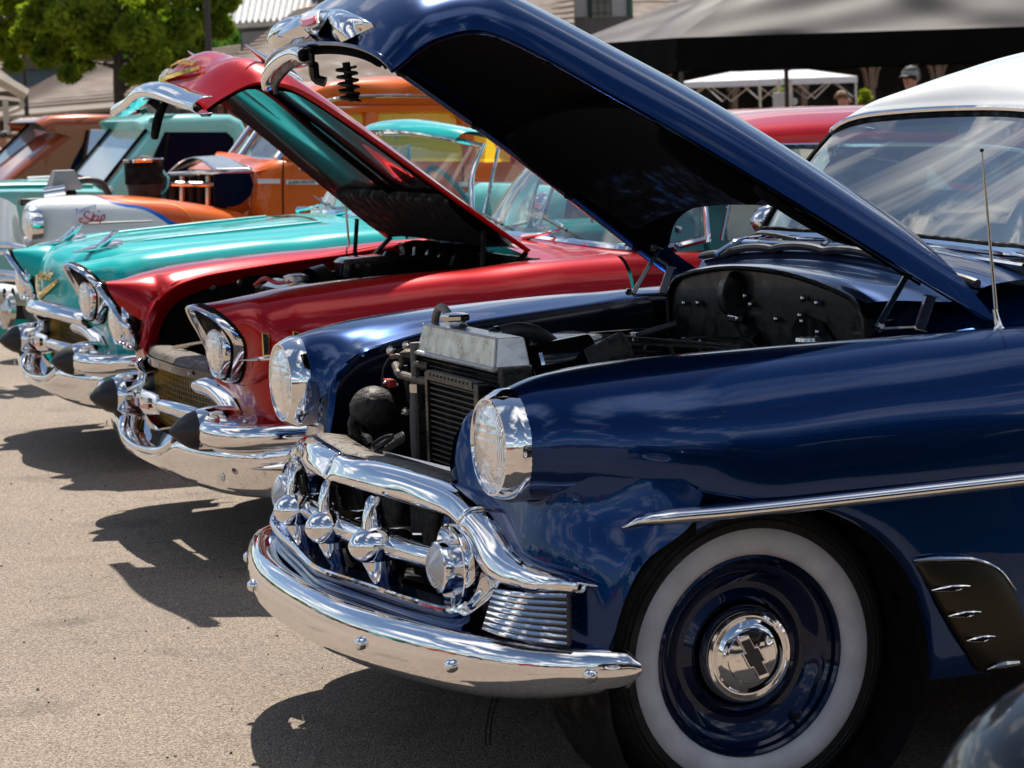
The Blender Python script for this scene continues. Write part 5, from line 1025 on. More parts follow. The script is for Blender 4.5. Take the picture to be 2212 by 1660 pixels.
ob('radiator_hose', tube([aty(168, 392, YS+.5), aty(195, 390, YS+.5), aty(218, 396, YS+.5), aty(230, 412, YS+.5), aty(240, 432, YS+.5)], .020, 12, sm=20), BRUB, sed)
ob('chrome_cylinder', lathe([(-.06, .04), (.06, .045), (.07, .03), (.07, 0)], aty(118, 418, YS+.4), (1, -.2, .1), 16), CHROME, sed)
ob('fan_belt_cover', box(aty(75, 436, YS+.5), (.18, .1, .04)), BLACK, sed, bev=.01)
# the flamed wing: material carries the sign-painted flames as flat colour in the wing's own coordinates
def flame():
    m = paint('flamed_white_paint', (.72, .73, .74)); t = m.node_tree; l = t.links; b = t.nodes['Principled BSDF']
    c = t.nodes.new('ShaderNodeTexCoord'); s = t.nodes.new('ShaderNodeSeparateXYZ'); l.new(c.outputs['Object'], s.inputs[0])
    def fc(pts, lo, hi):  # curve z(x)
        mr = t.nodes.new('ShaderNodeMapRange'); mr.inputs[1].default_value = lo; mr.inputs[2].default_value = hi; l.new(s.outputs[0], mr.inputs[0])
        f = t.nodes.new('ShaderNodeFloatCurve'); cu = f.mapping.curves[0]
        while len(cu.points) < len(pts): cu.points.new(.5, .5)
        for q, (x, z) in zip(cu.points, sorted(pts)): q.location = ((x-lo)/(hi-lo), z)
        f.mapping.update(); l.new(mr.outputs[0], f.inputs[1]); return f.outputs[0]
    def gt(a, b_):
        n = t.nodes.new('ShaderNodeMath'); n.operation = 'GREATER_THAN'; l.new(a, n.inputs[0]); l.new(b_, n.inputs[1]); return n.outputs[0]
    def mixc(f, c1, col):
        n = t.nodes.new('ShaderNodeMixRGB'); l.new(f, n.inputs[0]); n.inputs[2].default_value = (*col, 1)
        if isinstance(c1, tuple): n.inputs[1].default_value = (*c1, 1)
        else: l.new(c1, n.inputs[1])
        return n.outputs[0]
    def curve_px(P): return [(aty(u, v, YS)[0], aty(u, v, YS)[2]) for u, v in P]
    lo, hi = .70, 1.75
    up = curve_px([(212, 426), (230, 437), (260, 446), (300, 453), (320, 462), (340, 475), (355, 486), (372, 492), (500, 520)])
    up2 = curve_px([(212, 424), (230, 433), (260, 440), (300, 445), (322, 453), (345, 466), (365, 479), (385, 487), (500, 520)])
    up3 = curve_px([(222, 424), (240, 430), (270, 436), (320, 443), (360, 452), (385, 466), (395, 480), (402, 487), (500, 520)])
    rd = curve_px([(250, 432), (300, 440), (330, 441), (360, 443), (385, 452), (400, 470), (404, 480), (410, 500), (500, 540)])
    yl = curve_px([(250, 427), (290, 435), (330, 438), (360, 440), (390, 448), (402, 466), (408, 480), (414, 500), (500, 540)])
    z = s.outputs[2]; col = (.72, .73, .74)
    col = mixc(gt(z, fc(up, lo, hi)), col, (.0, .12, .55))
    col = mixc(gt(z, fc(up2, lo, hi)), col, (.62, .085, .01))
    col = mixc(gt(z, fc(rd, lo, hi)), col, (.45, .02, .01))
    col = mixc(gt(z, fc([(x, q+.006) for x, q in rd], lo, hi)), col, (.85, .38, .02))
    col = mixc(gt(z, fc([(x, q+.013) for x, q in rd], lo, hi)), col, (.72, .13, .012))
    l.new(col, b.inputs['Base Color']); return m
FLM = flame()
wing = []
for u, vt, w in ((47, 486, .03), (50, 452, .12), (62, 437, .20), (90, 429, .27), (130, 424, .30), (200, 422, .32), (300, 425, .32), (400, 437, .30), (480, 451, .27), (540, 467, .22), (600, 485, .12)):
    top = aty(u, vt, YS+.12); x = top[0]; zt = top[2]; k = .0 if u > 47 else .0
    zb_ = .50 if u > 60 else .60+(.2 if u < 49 else 0); y0 = YS-.14*min(1, w/.3)
    wing.append([A(x, y0+w*.1, zb_), A(x, y0, zb_+(zt-zb_)*.45), A(x, y0+w*.06, zb_+(zt-zb_)*.75), A(x, y0+w*.25, zt-.035*w/.3), A(x, y0+w*.7, zt), A(x, y0+w*1.3, zt-.012), A(x, y0+w*1.9, zt-.07), A(x, y0+w*2.2, zt-.20)])
wg = ob('front_fender', surf(wing, 60, 36), FLM, sed, ang=0)
hl = aty(64, 487, YS-.06)
ob('headlight_bezel', lathe([(-.05, .100), (-.01, .104), (.012, .100), (.018, .092), (.01, .086)], hl, (-1, -.08, 0), 40), CHROME, sed)
ob('headlight', lathe([(.008, .088), (.024, .06), (.030, .03), (.031, 0)], hl, (-1, -.08, 0), 32), LENS, sed, ang=0)
ob('lamp_reflector', lathe([(.005, .087), (-.03, .05), (-.035, 0)], hl, (-1, -.08, 0), 24), REFL, sed, ang=0)
ob('side_crease', tube([aty(175, 485, YS-.145), aty(200, 483, YS-.145), aty(330, 478, YS-.145)], [.002, .006, .004], 6, sm=10), GREY, sed)
# script on the wing
MAR = pm('maroon_lettering', (.28, .01, .03), .4); BLET = pm('blue_lettering', (.0, .12, .50), .4)
def zz(x, y): return (x/7.373*.8848, (400+y/7.373)*.8848)
for st in ([(1615, 900), (1600, 855), (1545, 870), (1510, 920), (1560, 970), (1640, 1010), (1600, 1050), (1500, 1062), (1435, 1035), (1440, 985), (1495, 990)], [(1690, 880), (1670, 960), (1645, 1045)], [(1740, 925), (1665, 985), (1700, 1020), (1745, 1030)], [(1780, 930), (1755, 1020), (1790, 1025)], [(1775, 845), (1785, 870)], [(1840, 930), (1815, 1000), (1795, 1075)], [(1835, 940), (1880, 915), (1885, 960), (1855, 1020), (1810, 1005)]):
    P = [aty(*zz(x, y), YS-.146) for x, y in st]; ob('lettering', tube(P, .0042, 4, sm=16), MAR, wg)
P = [aty(*zz(x, y), YS-.146) for x, y in ((1440, 845), (1540, 800), (1625, 790))]; 
place_text('lettering', 'Tommy', .040, BLET, wg, tuple(aty(*zz(1545, 850), YS-.150)), (1, 0, .28), (-.28, 0, 1), .002, .2)
# chrome nose, bumper with oval slots and teal lower valance of the flamed car
ob('grille_shell', surf([[aty(-30, 420, YS+.8), aty(10, 430, YS+.6), aty(35, 445, YS+.3)], [aty(-30, 470, YS+.7), aty(10, 475, YS+.5), aty(42, 480, YS+.15)], [aty(-30, 520, YS+.6), aty(10, 522, YS+.4), aty(50, 530, YS+.0)]], 14, 14), WHITEP, sed)
for v0 in (530, 545, 590, 602): ob('grille_rail', tube([aty(-20, v0, YS+.3), aty(20, v0, YS+.1), aty(60, v0+8, YS-.12)], .016, 8, sm=10), CHROME, sed)
ob('front_bumper', surf([[aty(-20, 612, YS-.2), aty(20, 615, YS-.25), aty(60, 622, YS-.2)], [aty(-20, 632, YS-.26), aty(20, 634, YS-.31), aty(62, 640, YS-.26)], [aty(-20, 655, YS-.2), aty(20, 658, YS-.25), aty(60, 662, YS-.2)]], 10, 16), WHITEP, sed, solid=.02)
for u in (10, 28, 46): ob('bumper_slot', ball(aty(u, 634, YS-.30), .03, 12, (.35, .3, 1)), MATTE, sed)
ob('fog_lamp', lathe([(0, .10), (.03, .10), (.04, .09), (.03, .08), (.05, .0)], aty(20, 672, YS-.3), (-1, -.2, .1), 28), SATIN, sed)
ob('lower_valance', surf([[aty(-20, 690, YS-.2), aty(60, 690, YS-.2)], [aty(-20, 740, YS-.1), aty(60, 740, YS-.1)]], 4, 6), TEAL, sed)
# door seams, badges and belt strips
ob('door_seam', tube([aty(612, 348, YS-.002), aty(611, 400, YS-.004), aty(612, 475, YS-.004)], .004, 4), MATTE, sed)
ob('door_seam', tube([aty(1000, 348, YS-.002), aty(1000, 470, YS-.004)], .004, 4), MATTE, sed)
for a, b, v in ((556, 604, 392), (617, 700, 394), (990, 1110, 398)): ob('belt_strip', prism([aty(a, v-5, YS), aty(b, v-5, YS), aty(b, v+5, YS), aty(a, v+5, YS)], (0, -.012, 0)), WHITEP, sed, smooth=False)
place_text('lettering', 'SUPER DELUXE', .024, MATTE, sed, tuple(aty(652, 397, YS-.015)), (1, 0, 0), (0, 0, 1), .001)
ob('door_mirror', ball(aty(650, 360, YS-.1), .05, 14, (.5, 1, .8)), CHROME, sed)
for s, x in ((-1, .85), (-1, 3.4), (1, .85), (1, 3.4)):
    w, h = wheel(sed, x, s, 0, WHITEP); w.location = (x, YS+(.0 if s < 0 else 1.6), .33)
# ---- two pickups beyond
def pickup(label, col, yn, roof, wsq, sidew, hoodp, glassm_, pillars, extra):
    t = thing('pickup_truck', label, 'pickup truck', (0, 0, 0))
    y1 = yn+1.35
    P = [aty(u, v, yn) for u, v in roof]
    ob('cab', pillow(P, yn, y1, inset=.10), col, t, ang=50)
    a, b, c_, d = wsq
    q = [aty(*a), aty(*b), aty(*c_), aty(*d)]
    n = A(-.02, 0, .012)
    ob('windscreen', prism([p+n for p in q], (.03, 0, -.01)), WSC, t, smooth=False, bev=.004)
    ob('windscreen_seal', tube([p+n*1.2 for p in q], .016, 6, closed=True), MATTE, t)
    for sw, m in sidew:
        ob('side_window', prism([aty(u, v, yn-.006)+A(0, .10 if v < 330 and m is BRIGHT else 0, 0)-A(0, .1 if m is BRIGHT else 0, 0) for u, v in sw], (0, .03, 0)), m, t, smooth=False, bev=.003)  # glare panes lean back so they mirror higher sky
    for pl in pillars: ob('vent_bar', tube([aty(u, v, yn-.02) for u, v in pl], .012, 6), MATTE, t)
    for hp in hoodp: ob('hood', surf(hp, 14, 12), col if len(hp) else col, t)
    bx = P[-1][0]
    ob('cargo_bed', box((bx+1.2, (yn+y1)/2, .72), (2.4, 1.7, .52)), col, t, bev=.04)
    for s, x in ((-1, P[0][0]-.5), (-1, bx+1.2), (1, P[0][0]-.5), (1, bx+1.2)):
        w, h = wheel(t, x, s, 0, WHITEP); w.location = (x, yn+.1 if s < 0 else y1-.1, .33)
    return t
Y5 = 12.2
HT = [[[aty(-60, 395, Y5+1.4), aty(40, 388, Y5+1.2), aty(160, 386, Y5+.9)], [aty(-60, 402, Y5+.9), aty(60, 398, Y5+.6), aty(200, 398, Y5+.4)], [aty(-60, 412, Y5+.2), aty(60, 410, Y5+.05), aty(230, 412, Y5+.02)], [aty(-60, 440, Y5), aty(60, 440, Y5-.02), aty(240, 440, Y5-.02)], [aty(-60, 620, Y5+.1), aty(60, 620, Y5), aty(240, 620, Y5)]]]
pk1 = pickup('pale turquoise pickup with dark side window, behind the bare engine of the orange sedan', TEALL, Y5,
   [(150, 560), (215, 440), (232, 404), (328, 283), (300, 262), (330, 249), (420, 246), (505, 248), (530, 262), (548, 300), (556, 420), (560, 560)],
   [(166, 380, Y5+1.2), (228, 405, Y5+.06), (326, 281, Y5+.12), (250, 279, Y5+1.2)], [([(312, 380), (356, 286), (490, 286), (505, 300), (512, 400), (300, 405)], MATS_DK)], HT, None, [[(364, 286), (345, 400)]], 0)
ob('roof_edge', surf([[aty(244, 268, Y5+1.55), aty(275, 262, Y5+.8), aty(325, 268, Y5+.02)], [aty(250, 262, Y5+1.55), aty(285, 252, Y5+.8), aty(332, 256, Y5+.0)], [aty(290, 250, Y5+1.2), aty(330, 247, Y5+.8), aty(380, 250, Y5+.06)]], 10, 14), TEALL, pk1, solid=.01)
ob('hood_stripe', tube([aty(-60, 404, Y5-.02), aty(60, 402, Y5-.04), aty(200, 402, Y5-.03)], .02, 6), TEAL, pk1)
ob('wiper_cowl', tube([aty(60, 388, Y5+1.2), aty(150, 386, Y5+1.0), aty(240, 408, Y5)], .02, 6, sm=10), WHITEP, pk1)
Y6 = 14.8
pk2 = pickup('copper brown pickup with bright side glass, second from the far end', RUST, Y6,
   [(-60, 500), (-20, 420), (18, 386), (148, 272), (80, 264), (110, 250), (180, 246), (280, 248), (310, 262), (330, 300), (340, 420), (340, 500)],
   [(-30, 370, Y6+1.2), (82, 382, Y6+.06), (152, 270, Y6+.1), (75, 268, Y6+1.2)], [([(196, 280), (260, 280), (235, 340), (200, 395), (172, 395)], BRIGHT), ([(158, 350), (185, 300), (168, 395), (140, 395)], MATS_DK)],
   [[[aty(-80, 388, Y6+1.2), aty(0, 385, Y6+.8), aty(80, 385, Y6+.2)], [aty(-80, 420, Y6), aty(0, 420, Y6-.02), aty(80, 420, Y6-.02)]]], None, [[(190, 282), (166, 395)], [(165, 380), (205, 380)]], 0)
ob('roof_edge', surf([[aty(78, 268, Y6+1.2), aty(110, 266, Y6+.8), aty(168, 270, Y6+.02)], [aty(85, 262, Y6+1.2), aty(120, 254, Y6+.8), aty(170, 262, Y6+.0)], [aty(110, 252, Y6+1.2), aty(150, 247, Y6+.8), aty(200, 252, Y6+.06)]], 10, 14), RUST, pk2, solid=.01)
pk = thing('classic_car', 'pink rounded sedan at the far left end of the row', 'car', (0, 0, 0))
Y7 = 17.5
ob('body', pillow([aty(u, v, Y7) for u, v in ((-200, 470), (-210, 400), (-120, 385), (-60, 378), (20, 380), (60, 392), (80, 430), (80, 470))], Y7, Y7+1.7, inset=.15), PINKP, pk, ang=50)
ob('roof', pillow([aty(u, v, Y7+.1) for u, v in ((-110, 382), (-80, 325), (-30, 308), (0, 312), (20, 335), (34, 382))], Y7+.1, Y7+1.6, inset=.2), PINKP, pk, ang=50)
ob('side_window', prism([aty(u, v, Y7+.085) for u, v in ((-60, 376), (-40, 340), (0, 338), (18, 352), (24, 376))], (0, .03, 0)), MATS_DK, pk, smooth=False)
ob('belt_strip', tube([aty(u, v, Y7+.02) for u, v in ((-60, 382), (0, 380), (30, 386))], .02, 6), CHROME, pk)

# ================================================================== black coupe parked on the near side, its wing in the corner of the frame
bk = thing('hot_rod', 'glossy black coupe whose curved fender fills the lower right corner', 'car', (-.52, -3.92, 0))
def bc(L_, n1=30, n2=24, m=BLACKP, nm='fender', s=1, **k):
    g = surf(L_, n1, n2); return ob(nm, g if s > 0 else ymir(g), m, bk, **k)
for s in (1, -1):
    fr = []
    for x, y, w, zt in ((-.50, .72, .04, .64), (-.485, .72, .12, .75), (-.42, .73, .18, .84), (-.25, .75, .22, .90), (0, .76, .23, .89), (.3, .76, .22, .86), (.6, .76, .21, .78), (1.0, .80, .18, .66), (1.3, .82, .13, .5)):
        fr.append([A(x, y+w, .36 if abs(x) > .42 or x > .45 else .36+.36*math.sqrt(max(0, 1-(x/.45)**2))), A(x, y+w*1.0, zt*.78), A(x, y+w*.75, zt*.93), A(x, y+w*.3, zt*.99), A(x, y-w*.3, zt), A(x, y-w*.9, zt*.94), A(x, y-w*1.4, zt*.80), A(x, y-w*1.6, zt*.6)])
    bc(fr, 60, 36, s=s, ang=0)
    hlb = ob('headlight_bezel', lathe([(-.14, .02), (-.10, .07), (-.04, .098), (.02, .104), (.03, .098)], (-.34, s*.52, .80), (-1, 0, 0), 30), BLACKP, bk)
    ob('headlight', lathe([(.02, .095), (.04, .06), (.05, 0)], (-.34, s*.52, .80), (-1, 0, 0), 30), LENS, bk, ang=0)
    for x in (0., 2.85):
        w, h = wheel(bk, x, s, .80, CHROME, .33, True, .33)
        for k in range(5):
            a = 2*PI*k/5; ob('spoke', tube([(.07*math.cos(a), s*.012, .07*math.sin(a)), (.17*math.cos(a+.12), s*.008, .17*math.sin(a+.12))], [.028, .020], 8, flat=1), CHROME, w)
    sd_ = [[A(x, .62, .28), A(x, .72+.10*(x > 1), .5), A(x, .74+.08*(x > 1), .8), A(x, .66+.1*(x > 1), .98), A(x, .55, 1.03)] for x in (-.35, .2, .9, 1.3, 2.2, 3.0)]
    bc(sd_, 26, 18, nm='body_side', s=s, ang=50)
    rf_ = [[A(x, y+w, .36 if abs(x-2.85) > .42 else .36+.36*math.sqrt(max(0, 1-((x-2.85)/.45)**2))), A(x, y+w, zt*.75), A(x, y+w*.7, zt*.94), A(x, y, zt), A(x, y-w, zt*.93)] for x, y, w, zt in ((2.0, .78, .06, .5), (2.2, .78, .16, .75), (2.6, .78, .20, .90), (3.0, .78, .20, .92), (3.4, .78, .17, .82), (3.7, .76, .08, .55))]
    bc(rf_, 40, 24, nm='rear_fender', s=s, ang=0)
bc([[A(x, y*w, z+.10*(1-y*y)) for y in (-1, -.6, 0, .6, 1)] for x, w, z in ((-.5, .30, .80), (-.35, .42, .95), (.2, .52, 1.0), (.9, .56, 1.03))], 24, 20, nm='hood', s=1, ang=50)
bc([[A(x, y*w, z+.08*(1-y*y)) for y in (-1, -.7, 0, .7, 1)] for x, w, z in ((1.0, .60, 1.03), (1.35, .60, 1.36), (1.7, .62, 1.42), (2.2, .60, 1.40), (2.8, .55, 1.15), (3.6, .5, .80), (3.8, .45, .5))], 30, 20, nm='roof', s=1, ang=50)
ob('side_window', (np.array([(1.15, .70, 1.05), (1.42, .63, 1.33), (2.2, .63, 1.34), (2.5, .70, 1.05), (1.15, -.70, 1.05), (1.42, -.63, 1.33), (2.2, -.63, 1.34), (2.5, -.70, 1.05)]), [(0, 1, 2, 3), (7, 6, 5, 4)]), MATS_DK, bk, smooth=False)
ob('grille', tube([(-.56, -.2, .42), (-.60, 0, .42), (-.56, .2, .42), (-.52, .16, .85), (-.54, 0, .90), (-.52, -.16, .85)], .016, 8, closed=True, sm=40), CHROME, bk)
ob('body_floor', box((1.6, 0, .33), (3.6, 1.3, .04)), MATTE, bk)
# ---- cars across the aisle behind the camera: seen only as reflections in paint and chrome
def farcar(loc, rz, col, label):
    t = thing('parked_car', label, 'car', loc, rz, 'cars across the aisle')
    lo = [(-2.3, 0, .35), (-2.35, 0, .7), (-2.1, 0, .88), (-.9, 0, .95), (-.7, 0, .98), (1.2, 0, .98), (2.1, 0, .92), (2.35, 0, .75), (2.3, 0, .35)]
    ob('body', pillow([A(*p) for p in lo], -.9, .9, inset=.12), col, t, ang=50)
    up = [(-.75, 0, .95), (-.35, 0, 1.32), (.1, 0, 1.43), (.8, 0, 1.40), (1.5, 0, .95)]
    ob('cabin', pillow([A(*p) for p in up], -.75, .75, inset=.15), MATS_DK, t, ang=50)
    ob('roof', pillow([A(*p) for p in ((-.30, 0, 1.37), (.1, 0, 1.46), (.8, 0, 1.43), (1.0, 0, 1.36))], -.68, .68, inset=.05), col, t, ang=50)
    for x in (-1.4, 1.45):
        for s in (-1, 1): ob('wheel', lathe([(-.18, .0), (-.18, .33), (0, .33), (.01, .2), (.0, .19), (.02, .0)], (x, s*.88, .33), (0, s, 0), 20), RUBBER, t)
    for s in (-1, 1): ob('bumper', tube([(-2.4*s, -.85, .45), (-2.46*s, 0, .45), (-2.4*s, .85, .45)], .06, 8, sm=10), CHROME, t)
    return t
RCOL = [RED, RED, BLACKP, RED, WHITEP, BLUE, ORANGE, TEAL, RED, BLACKP, WHITEP]
NMS = ['red', 'bright red', 'black', 'crimson', 'white', 'blue', 'orange', 'turquoise', 'scarlet', 'jet black', 'cream white']
for i in range(11):
    farcar((-15.5+.5*math.sin(i*2.), -22+i*4.6, 0), .12*math.sin(i*5)+(0 if i % 3 else PI/2), RCOL[i], '%s sedan across the aisle, behind the photographer, place %s from the south end' % (NMS[i], ['first', 'second', 'third', 'fourth', 'fifth', 'sixth', 'seventh', 'eighth', 'ninth', 'tenth', 'eleventh'][i]))
# ================================================================== background
def pt(u, v, y): return aty(u, v, y)
def flat(c): return pm('flat_%d' % len(MATS), c, .8, noise=(3., .12))
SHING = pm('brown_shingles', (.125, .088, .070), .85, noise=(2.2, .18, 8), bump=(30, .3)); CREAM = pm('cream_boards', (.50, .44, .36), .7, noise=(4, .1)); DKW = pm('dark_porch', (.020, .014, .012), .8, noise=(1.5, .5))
PINKB = pm('faded_brick_red', (.20, .085, .07), .8, noise=(3, .3)); GRN = pm('green_trim_paint', (.04, .11, .10), .6)
def roofed(name, label, eL, eR, rL, rR, ye, yr, roofm, wallm, posts=0, postm=None, over=.35):
    """long building: eave line at plane ye, ridge at plane yr, mirrored back slope, walls to the ground"""
    t = thing(name, label, 'building', (0, 0, 0))
    a, b, c_, d = pt(*eL, ye), pt(*eR, ye), pt(*rR, yr), pt(*rL, yr)
    g = (np.array([a, b, c_, d, d+A(0, yr-ye, a[2]-d[2]), c_+A(0, yr-ye, b[2]-c_[2])]), [(0, 1, 2, 3), (3, 2, 5, 4)])
    ro = ob('roof', g, roofm, t, smooth=False, solid=.18)
    w = np.array([a+A(.3, over, -.05), b+A(-.3, over, -.05)]); lo = w.copy(); lo[:, 2] = 0
    bw = w+A(0, 2*(yr-ye)-2*over, 0); bl = bw.copy(); bl[:, 2] = 0
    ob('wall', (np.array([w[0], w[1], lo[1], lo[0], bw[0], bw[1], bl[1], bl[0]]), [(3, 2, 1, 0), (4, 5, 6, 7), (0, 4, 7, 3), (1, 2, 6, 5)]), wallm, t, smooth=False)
    ob('fascia', tube([a+A(0, -.02, -.05), b+A(0, -.02, -.05)], .09, 4), CREAM, t, smooth=False)
    for k in range(posts):
        p = w[0]+(w[1]-w[0])*(k+.5)/posts; ob('post', box((p[0], p[1]-.12, p[2]/2), (.16 if k % 3 else .3, .12, p[2])), postm, t, smooth=False)
    return t, (a, b, c_, d)
bA, q = roofed('barn', 'long low barn with brown shingle roof and reddish posts, behind the tree', (-40, 250), (520, 205), (150, 148), (520, 98), 52, 60, SHING, DKW, 34, PINKB)
# rows of shingle courses as raised strips
def courses(t, q, n, m=SHING):
    a, b, c_, d = q; nn = np.cross(b-a, d-a); nn /= np.linalg.norm(nn); nn *= -1 if nn[2] < 0 else 1
    for k in range(1, n):
        k /= n; l, r_ = a+(d-a)*k, b+(c_-b)*k; ob('shingle_course', (np.array([l+nn*.05, r_+nn*.05, r_+nn*.015+(c_-b)/n, l+nn*.015+(d-a)/n, l, r_]), [(0, 1, 2, 3), (4, 5, 1, 0)]), m, t, smooth=False)
courses(bA, q, 16)
bB, q2 = roofed('barn', 'large barn whose wide brown roof climbs towards the blue hood', (380, 222), (1240, 150), (640, 22), (1240, -120), 48, 58, SHING, DKW, 30, PINKB)
courses(bB, q2, 22)
# white ribbed metal roof with a louvred dormer wall
mt = thing('roof_building', 'building with ribbed white metal roof and slatted grey dormer above the brown barn roof', 'building', (0, 0, 0))
MROOF = pm('white_sheet_metal', (.62, .60, .57), .28, .3, 0, .5, noise=(6, .1))
a, b, c_, d = pt(505, 62, 64), pt(715, 48, 64), pt(745, -60, 70), pt(525, -50, 70)
ob('roof', prism([a, b, c_, d], (0, 0, .15)), MROOF, mt, smooth=False)
for k in range(17):
    k /= 16; ob('roof_rib', tube([a+(b-a)*k+A(0, -.02, .17), d+(c_-d)*k+A(0, -.02, .19)], .055, 5), MROOF, mt)
w0, w1 = pt(520, 60, 64.3), pt(700, 48, 64.3)
ob('wall', (np.array([w0, w1, A(w1[0], w1[1], 0), A(w0[0], w0[1], 0)]), [(3, 2, 1, 0)]), CREAM, mt, smooth=False)
l0, l1, l2, l3 = pt(520, 66, 64.2), pt(584, 62, 64.2), pt(584, 104, 64.2), pt(520, 112, 64.2)
lv = ob('louvre_frame', prism([l0, l1, l2, l3], (0, -.05, 0)), GRN, mt, smooth=False)
for k in range(12):
    p = l0+(l1-l0)*(k+.5)/12; ob('slat', box((p[0], p[1]-.12, p[2]-.42), (.05, .06, .72)), TANGREY, lv, smooth=False)
ob('downpipe', tube([pt(596, 60, 64), pt(596, 104, 64)], .06, 6), GRN, mt)
ob('chimney', box(pt(712, -10, 66), (1., .8, 1.3)), SHING, mt, smooth=False)
# small gabled dormers poking above the far barn
for (u, v, lab) in ((120, 150, 'small blue grey dormer house behind the left barn, half hidden by leaves'),):
    t = thing('outbuilding', lab, 'building', (0, 0, 0)); p = pt(u, v, 66)
    ob('wall', box((p[0], p[1], p[2]/2), (3.2, 2.5, p[2])), pm('grey_blue_boards', (.10, .15, .17), .7), t, smooth=False)
    ob('roof', prism([p+A(-1.9, -1.4, 0), p+A(1.9, -1.4, 0), p+A(0, -1.4, 1.0)], (0, 2.9, 0)), SHING, t, smooth=False)
    ob('window', box((p[0]+.2, p[1]-1.28, p[2]-.7), (.9, .08, .8)), CREAM, t, smooth=False); ob('window_pane', box((p[0]+.2, p[1]-1.33, p[2]-.7), (.7, .05, .6)), DKW, t, smooth=False)
# pavilion corner at the left edge
pv = thing('pavilion', 'cream pavilion eave on a slim post at the left edge of the picture', 'pavilion', (0, 0, 0))
e0, e1, e2 = pt(-60, 168, 30), pt(0, 175, 30), pt(57, 202, 30)
ob('roof', prism([pt(-120, 90, 34), pt(0, 150, 33), e2+A(0, 0, .05), e2+A(-.02, 0, -.12), pt(-120, 205, 30)], (0, .3, 0)), SHING, pv, smooth=False)
ob('fascia', tube([pt(-120, 120, 29.9), pt(0, 172, 29.9), pt(57, 205, 29.9)], .09, 4), CREAM, pv, smooth=False)
p = pt(11, 215, 29.9); ob('post', box((p[0], p[1], p[2]/2), (.07, .07, p[2])), CREAM, pv, smooth=False)
ob('brace', tube([pt(45, 218, 29.9), pt(47, 232, 29.9), pt(12, 246, 29.9)], .035, 6, sm=6), CREAM, pv)
ob('soffit', prism([pt(-60, 205, 30.4), pt(50, 214, 30.4), pt(46, 228, 30.4), pt(-60, 232, 30.4)], (0, .3, 0)), GRN, pv, smooth=False)
# white brick building with tall red-paned windows
wb = thing('brick_building', 'white painted brick building with tall dark red paned windows, behind the black canopy', 'building', (0, 0, 0))
WBR = pm('white_brick', (.46, .44, .43), .75, noise=(8, .1), bump=(25, .2)); yw = 58
a, b = pt(1080, -120, yw), pt(1362, -120, yw); lo = 0.
ob('wall', box(((a[0]+b[0])/2, yw+3, a[2]/2+1), (b[0]-a[0], 6, a[2]+2)), WBR, wb, smooth=False)
hb = .11
for r_ in range(26):
    for k in range(9 + r_ % 2):
        z = 1.9+r_*hb*1.0
cc0, cc1 = pt(1354, 0, yw)[0], pt(1364, 0, yw)[0]
ob('corner_board', box(((cc0+cc1)/2, yw-.03, a[2]/2+1), (cc1-cc0, .1, a[2]+2)), GRN, wb, smooth=False)
for i_, (u0, u1, vb) in enumerate(((1186, 1232, 84), (1272, 1322, 108), (1100, 1146, 70))):
    p0, p1 = pt(u0, vb, yw), pt(u1, vb, yw); zt = a[2]-.3; w = p1[0]-p0[0]; xm = (p0[0]+p1[0])/2
    f = ob('window', box((xm, yw-.02, (p0[2]+zt)/2), (w, .12, zt-p0[2])), GRN, wb, smooth=False)
    ob('pane_field', box((xm, yw-.07, (p0[2]+zt)/2), (w-.10, .10, zt-p0[2]-.10)), pm('maroon_panes', (.045, .018, .020), .3), f, smooth=False)
    nr = int((zt-p0[2])/.30)
    for c2 in range(3):
        for r2 in range(nr): ob('pane', box((p0[0]+.05+(c2+.5)*(w-.10)/3, yw-.125, p0[2]+.05+(r2+.5)*(zt-p0[2]-.1)/nr), ((w-.1)/3-.035, .02, (zt-p0[2]-.1)/nr-.035)), pm('window_pane_glass', (.03, .03, .035), .15, 0, 1) if 'window_pane_glass' not in MATS else MATS['window_pane_glass'], f, smooth=False)
# visible brick courses as thin raised bands
for k in range(60):
    z = 1.6+k*.16
    if z < a[2]: ob('brick_course', box(((a[0]+b[0])/2, yw-.004, z), (b[0]-a[0]-.02, .012, .150)), WBR, wb, smooth=False)
gb_ = thing('gabled_shed', 'tan gabled shed end beside the white brick building', 'building', (0, 0, 0))
p = [pt(1366, -40, 62), pt(1490, 45, 62), pt(1490, 140, 62), pt(1366, 140, 62)]
ob('wall', prism(p, (0, 4, 0)), CREAM, gb_, smooth=False); ob('verge_board', tube([pt(1360, -45, 61.9), pt(1500, 52, 61.9)], .12, 4), SHING, gb_, smooth=False)
# porch building with arched braces behind the canopies
pb = thing('porch_building', 'dark open porch building with tan arched braces behind the tents', 'building', (0, 0, 0))
TANW = pm('tan_timber', (.20, .13, .085), .7)
a, b = pt(1240, 130, 56), pt(2600, 90, 56)
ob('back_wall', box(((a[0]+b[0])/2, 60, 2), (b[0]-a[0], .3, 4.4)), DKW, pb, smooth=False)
ob('lintel', box(((a[0]+b[0])/2, 56, 2.75), (b[0]-a[0], .3, .5)), TANW, pb, smooth=False)
ob('roof', prism([A(a[0], 55.2, 2.9), A(b[0], 55.2, 2.9), A(b[0], 61, 4.3), A(a[0], 61, 4.3)], (0, 0, .15)), SHING, pb, smooth=False)
x = a[0]+.4
while x < b[0]:
    ob('post', box((x, 56, 1.3), (.18, .18, 2.6)), TANW, pb, smooth=False)
    for s in (-1, 1): ob('arched_brace', tube([(x+s*.12, 56, 1.55), (x+s*.25, 56, 2.1), (x+s*.75, 56, 2.5)], .07, 6, sm=8), TANW, pb)
    x += 2.15
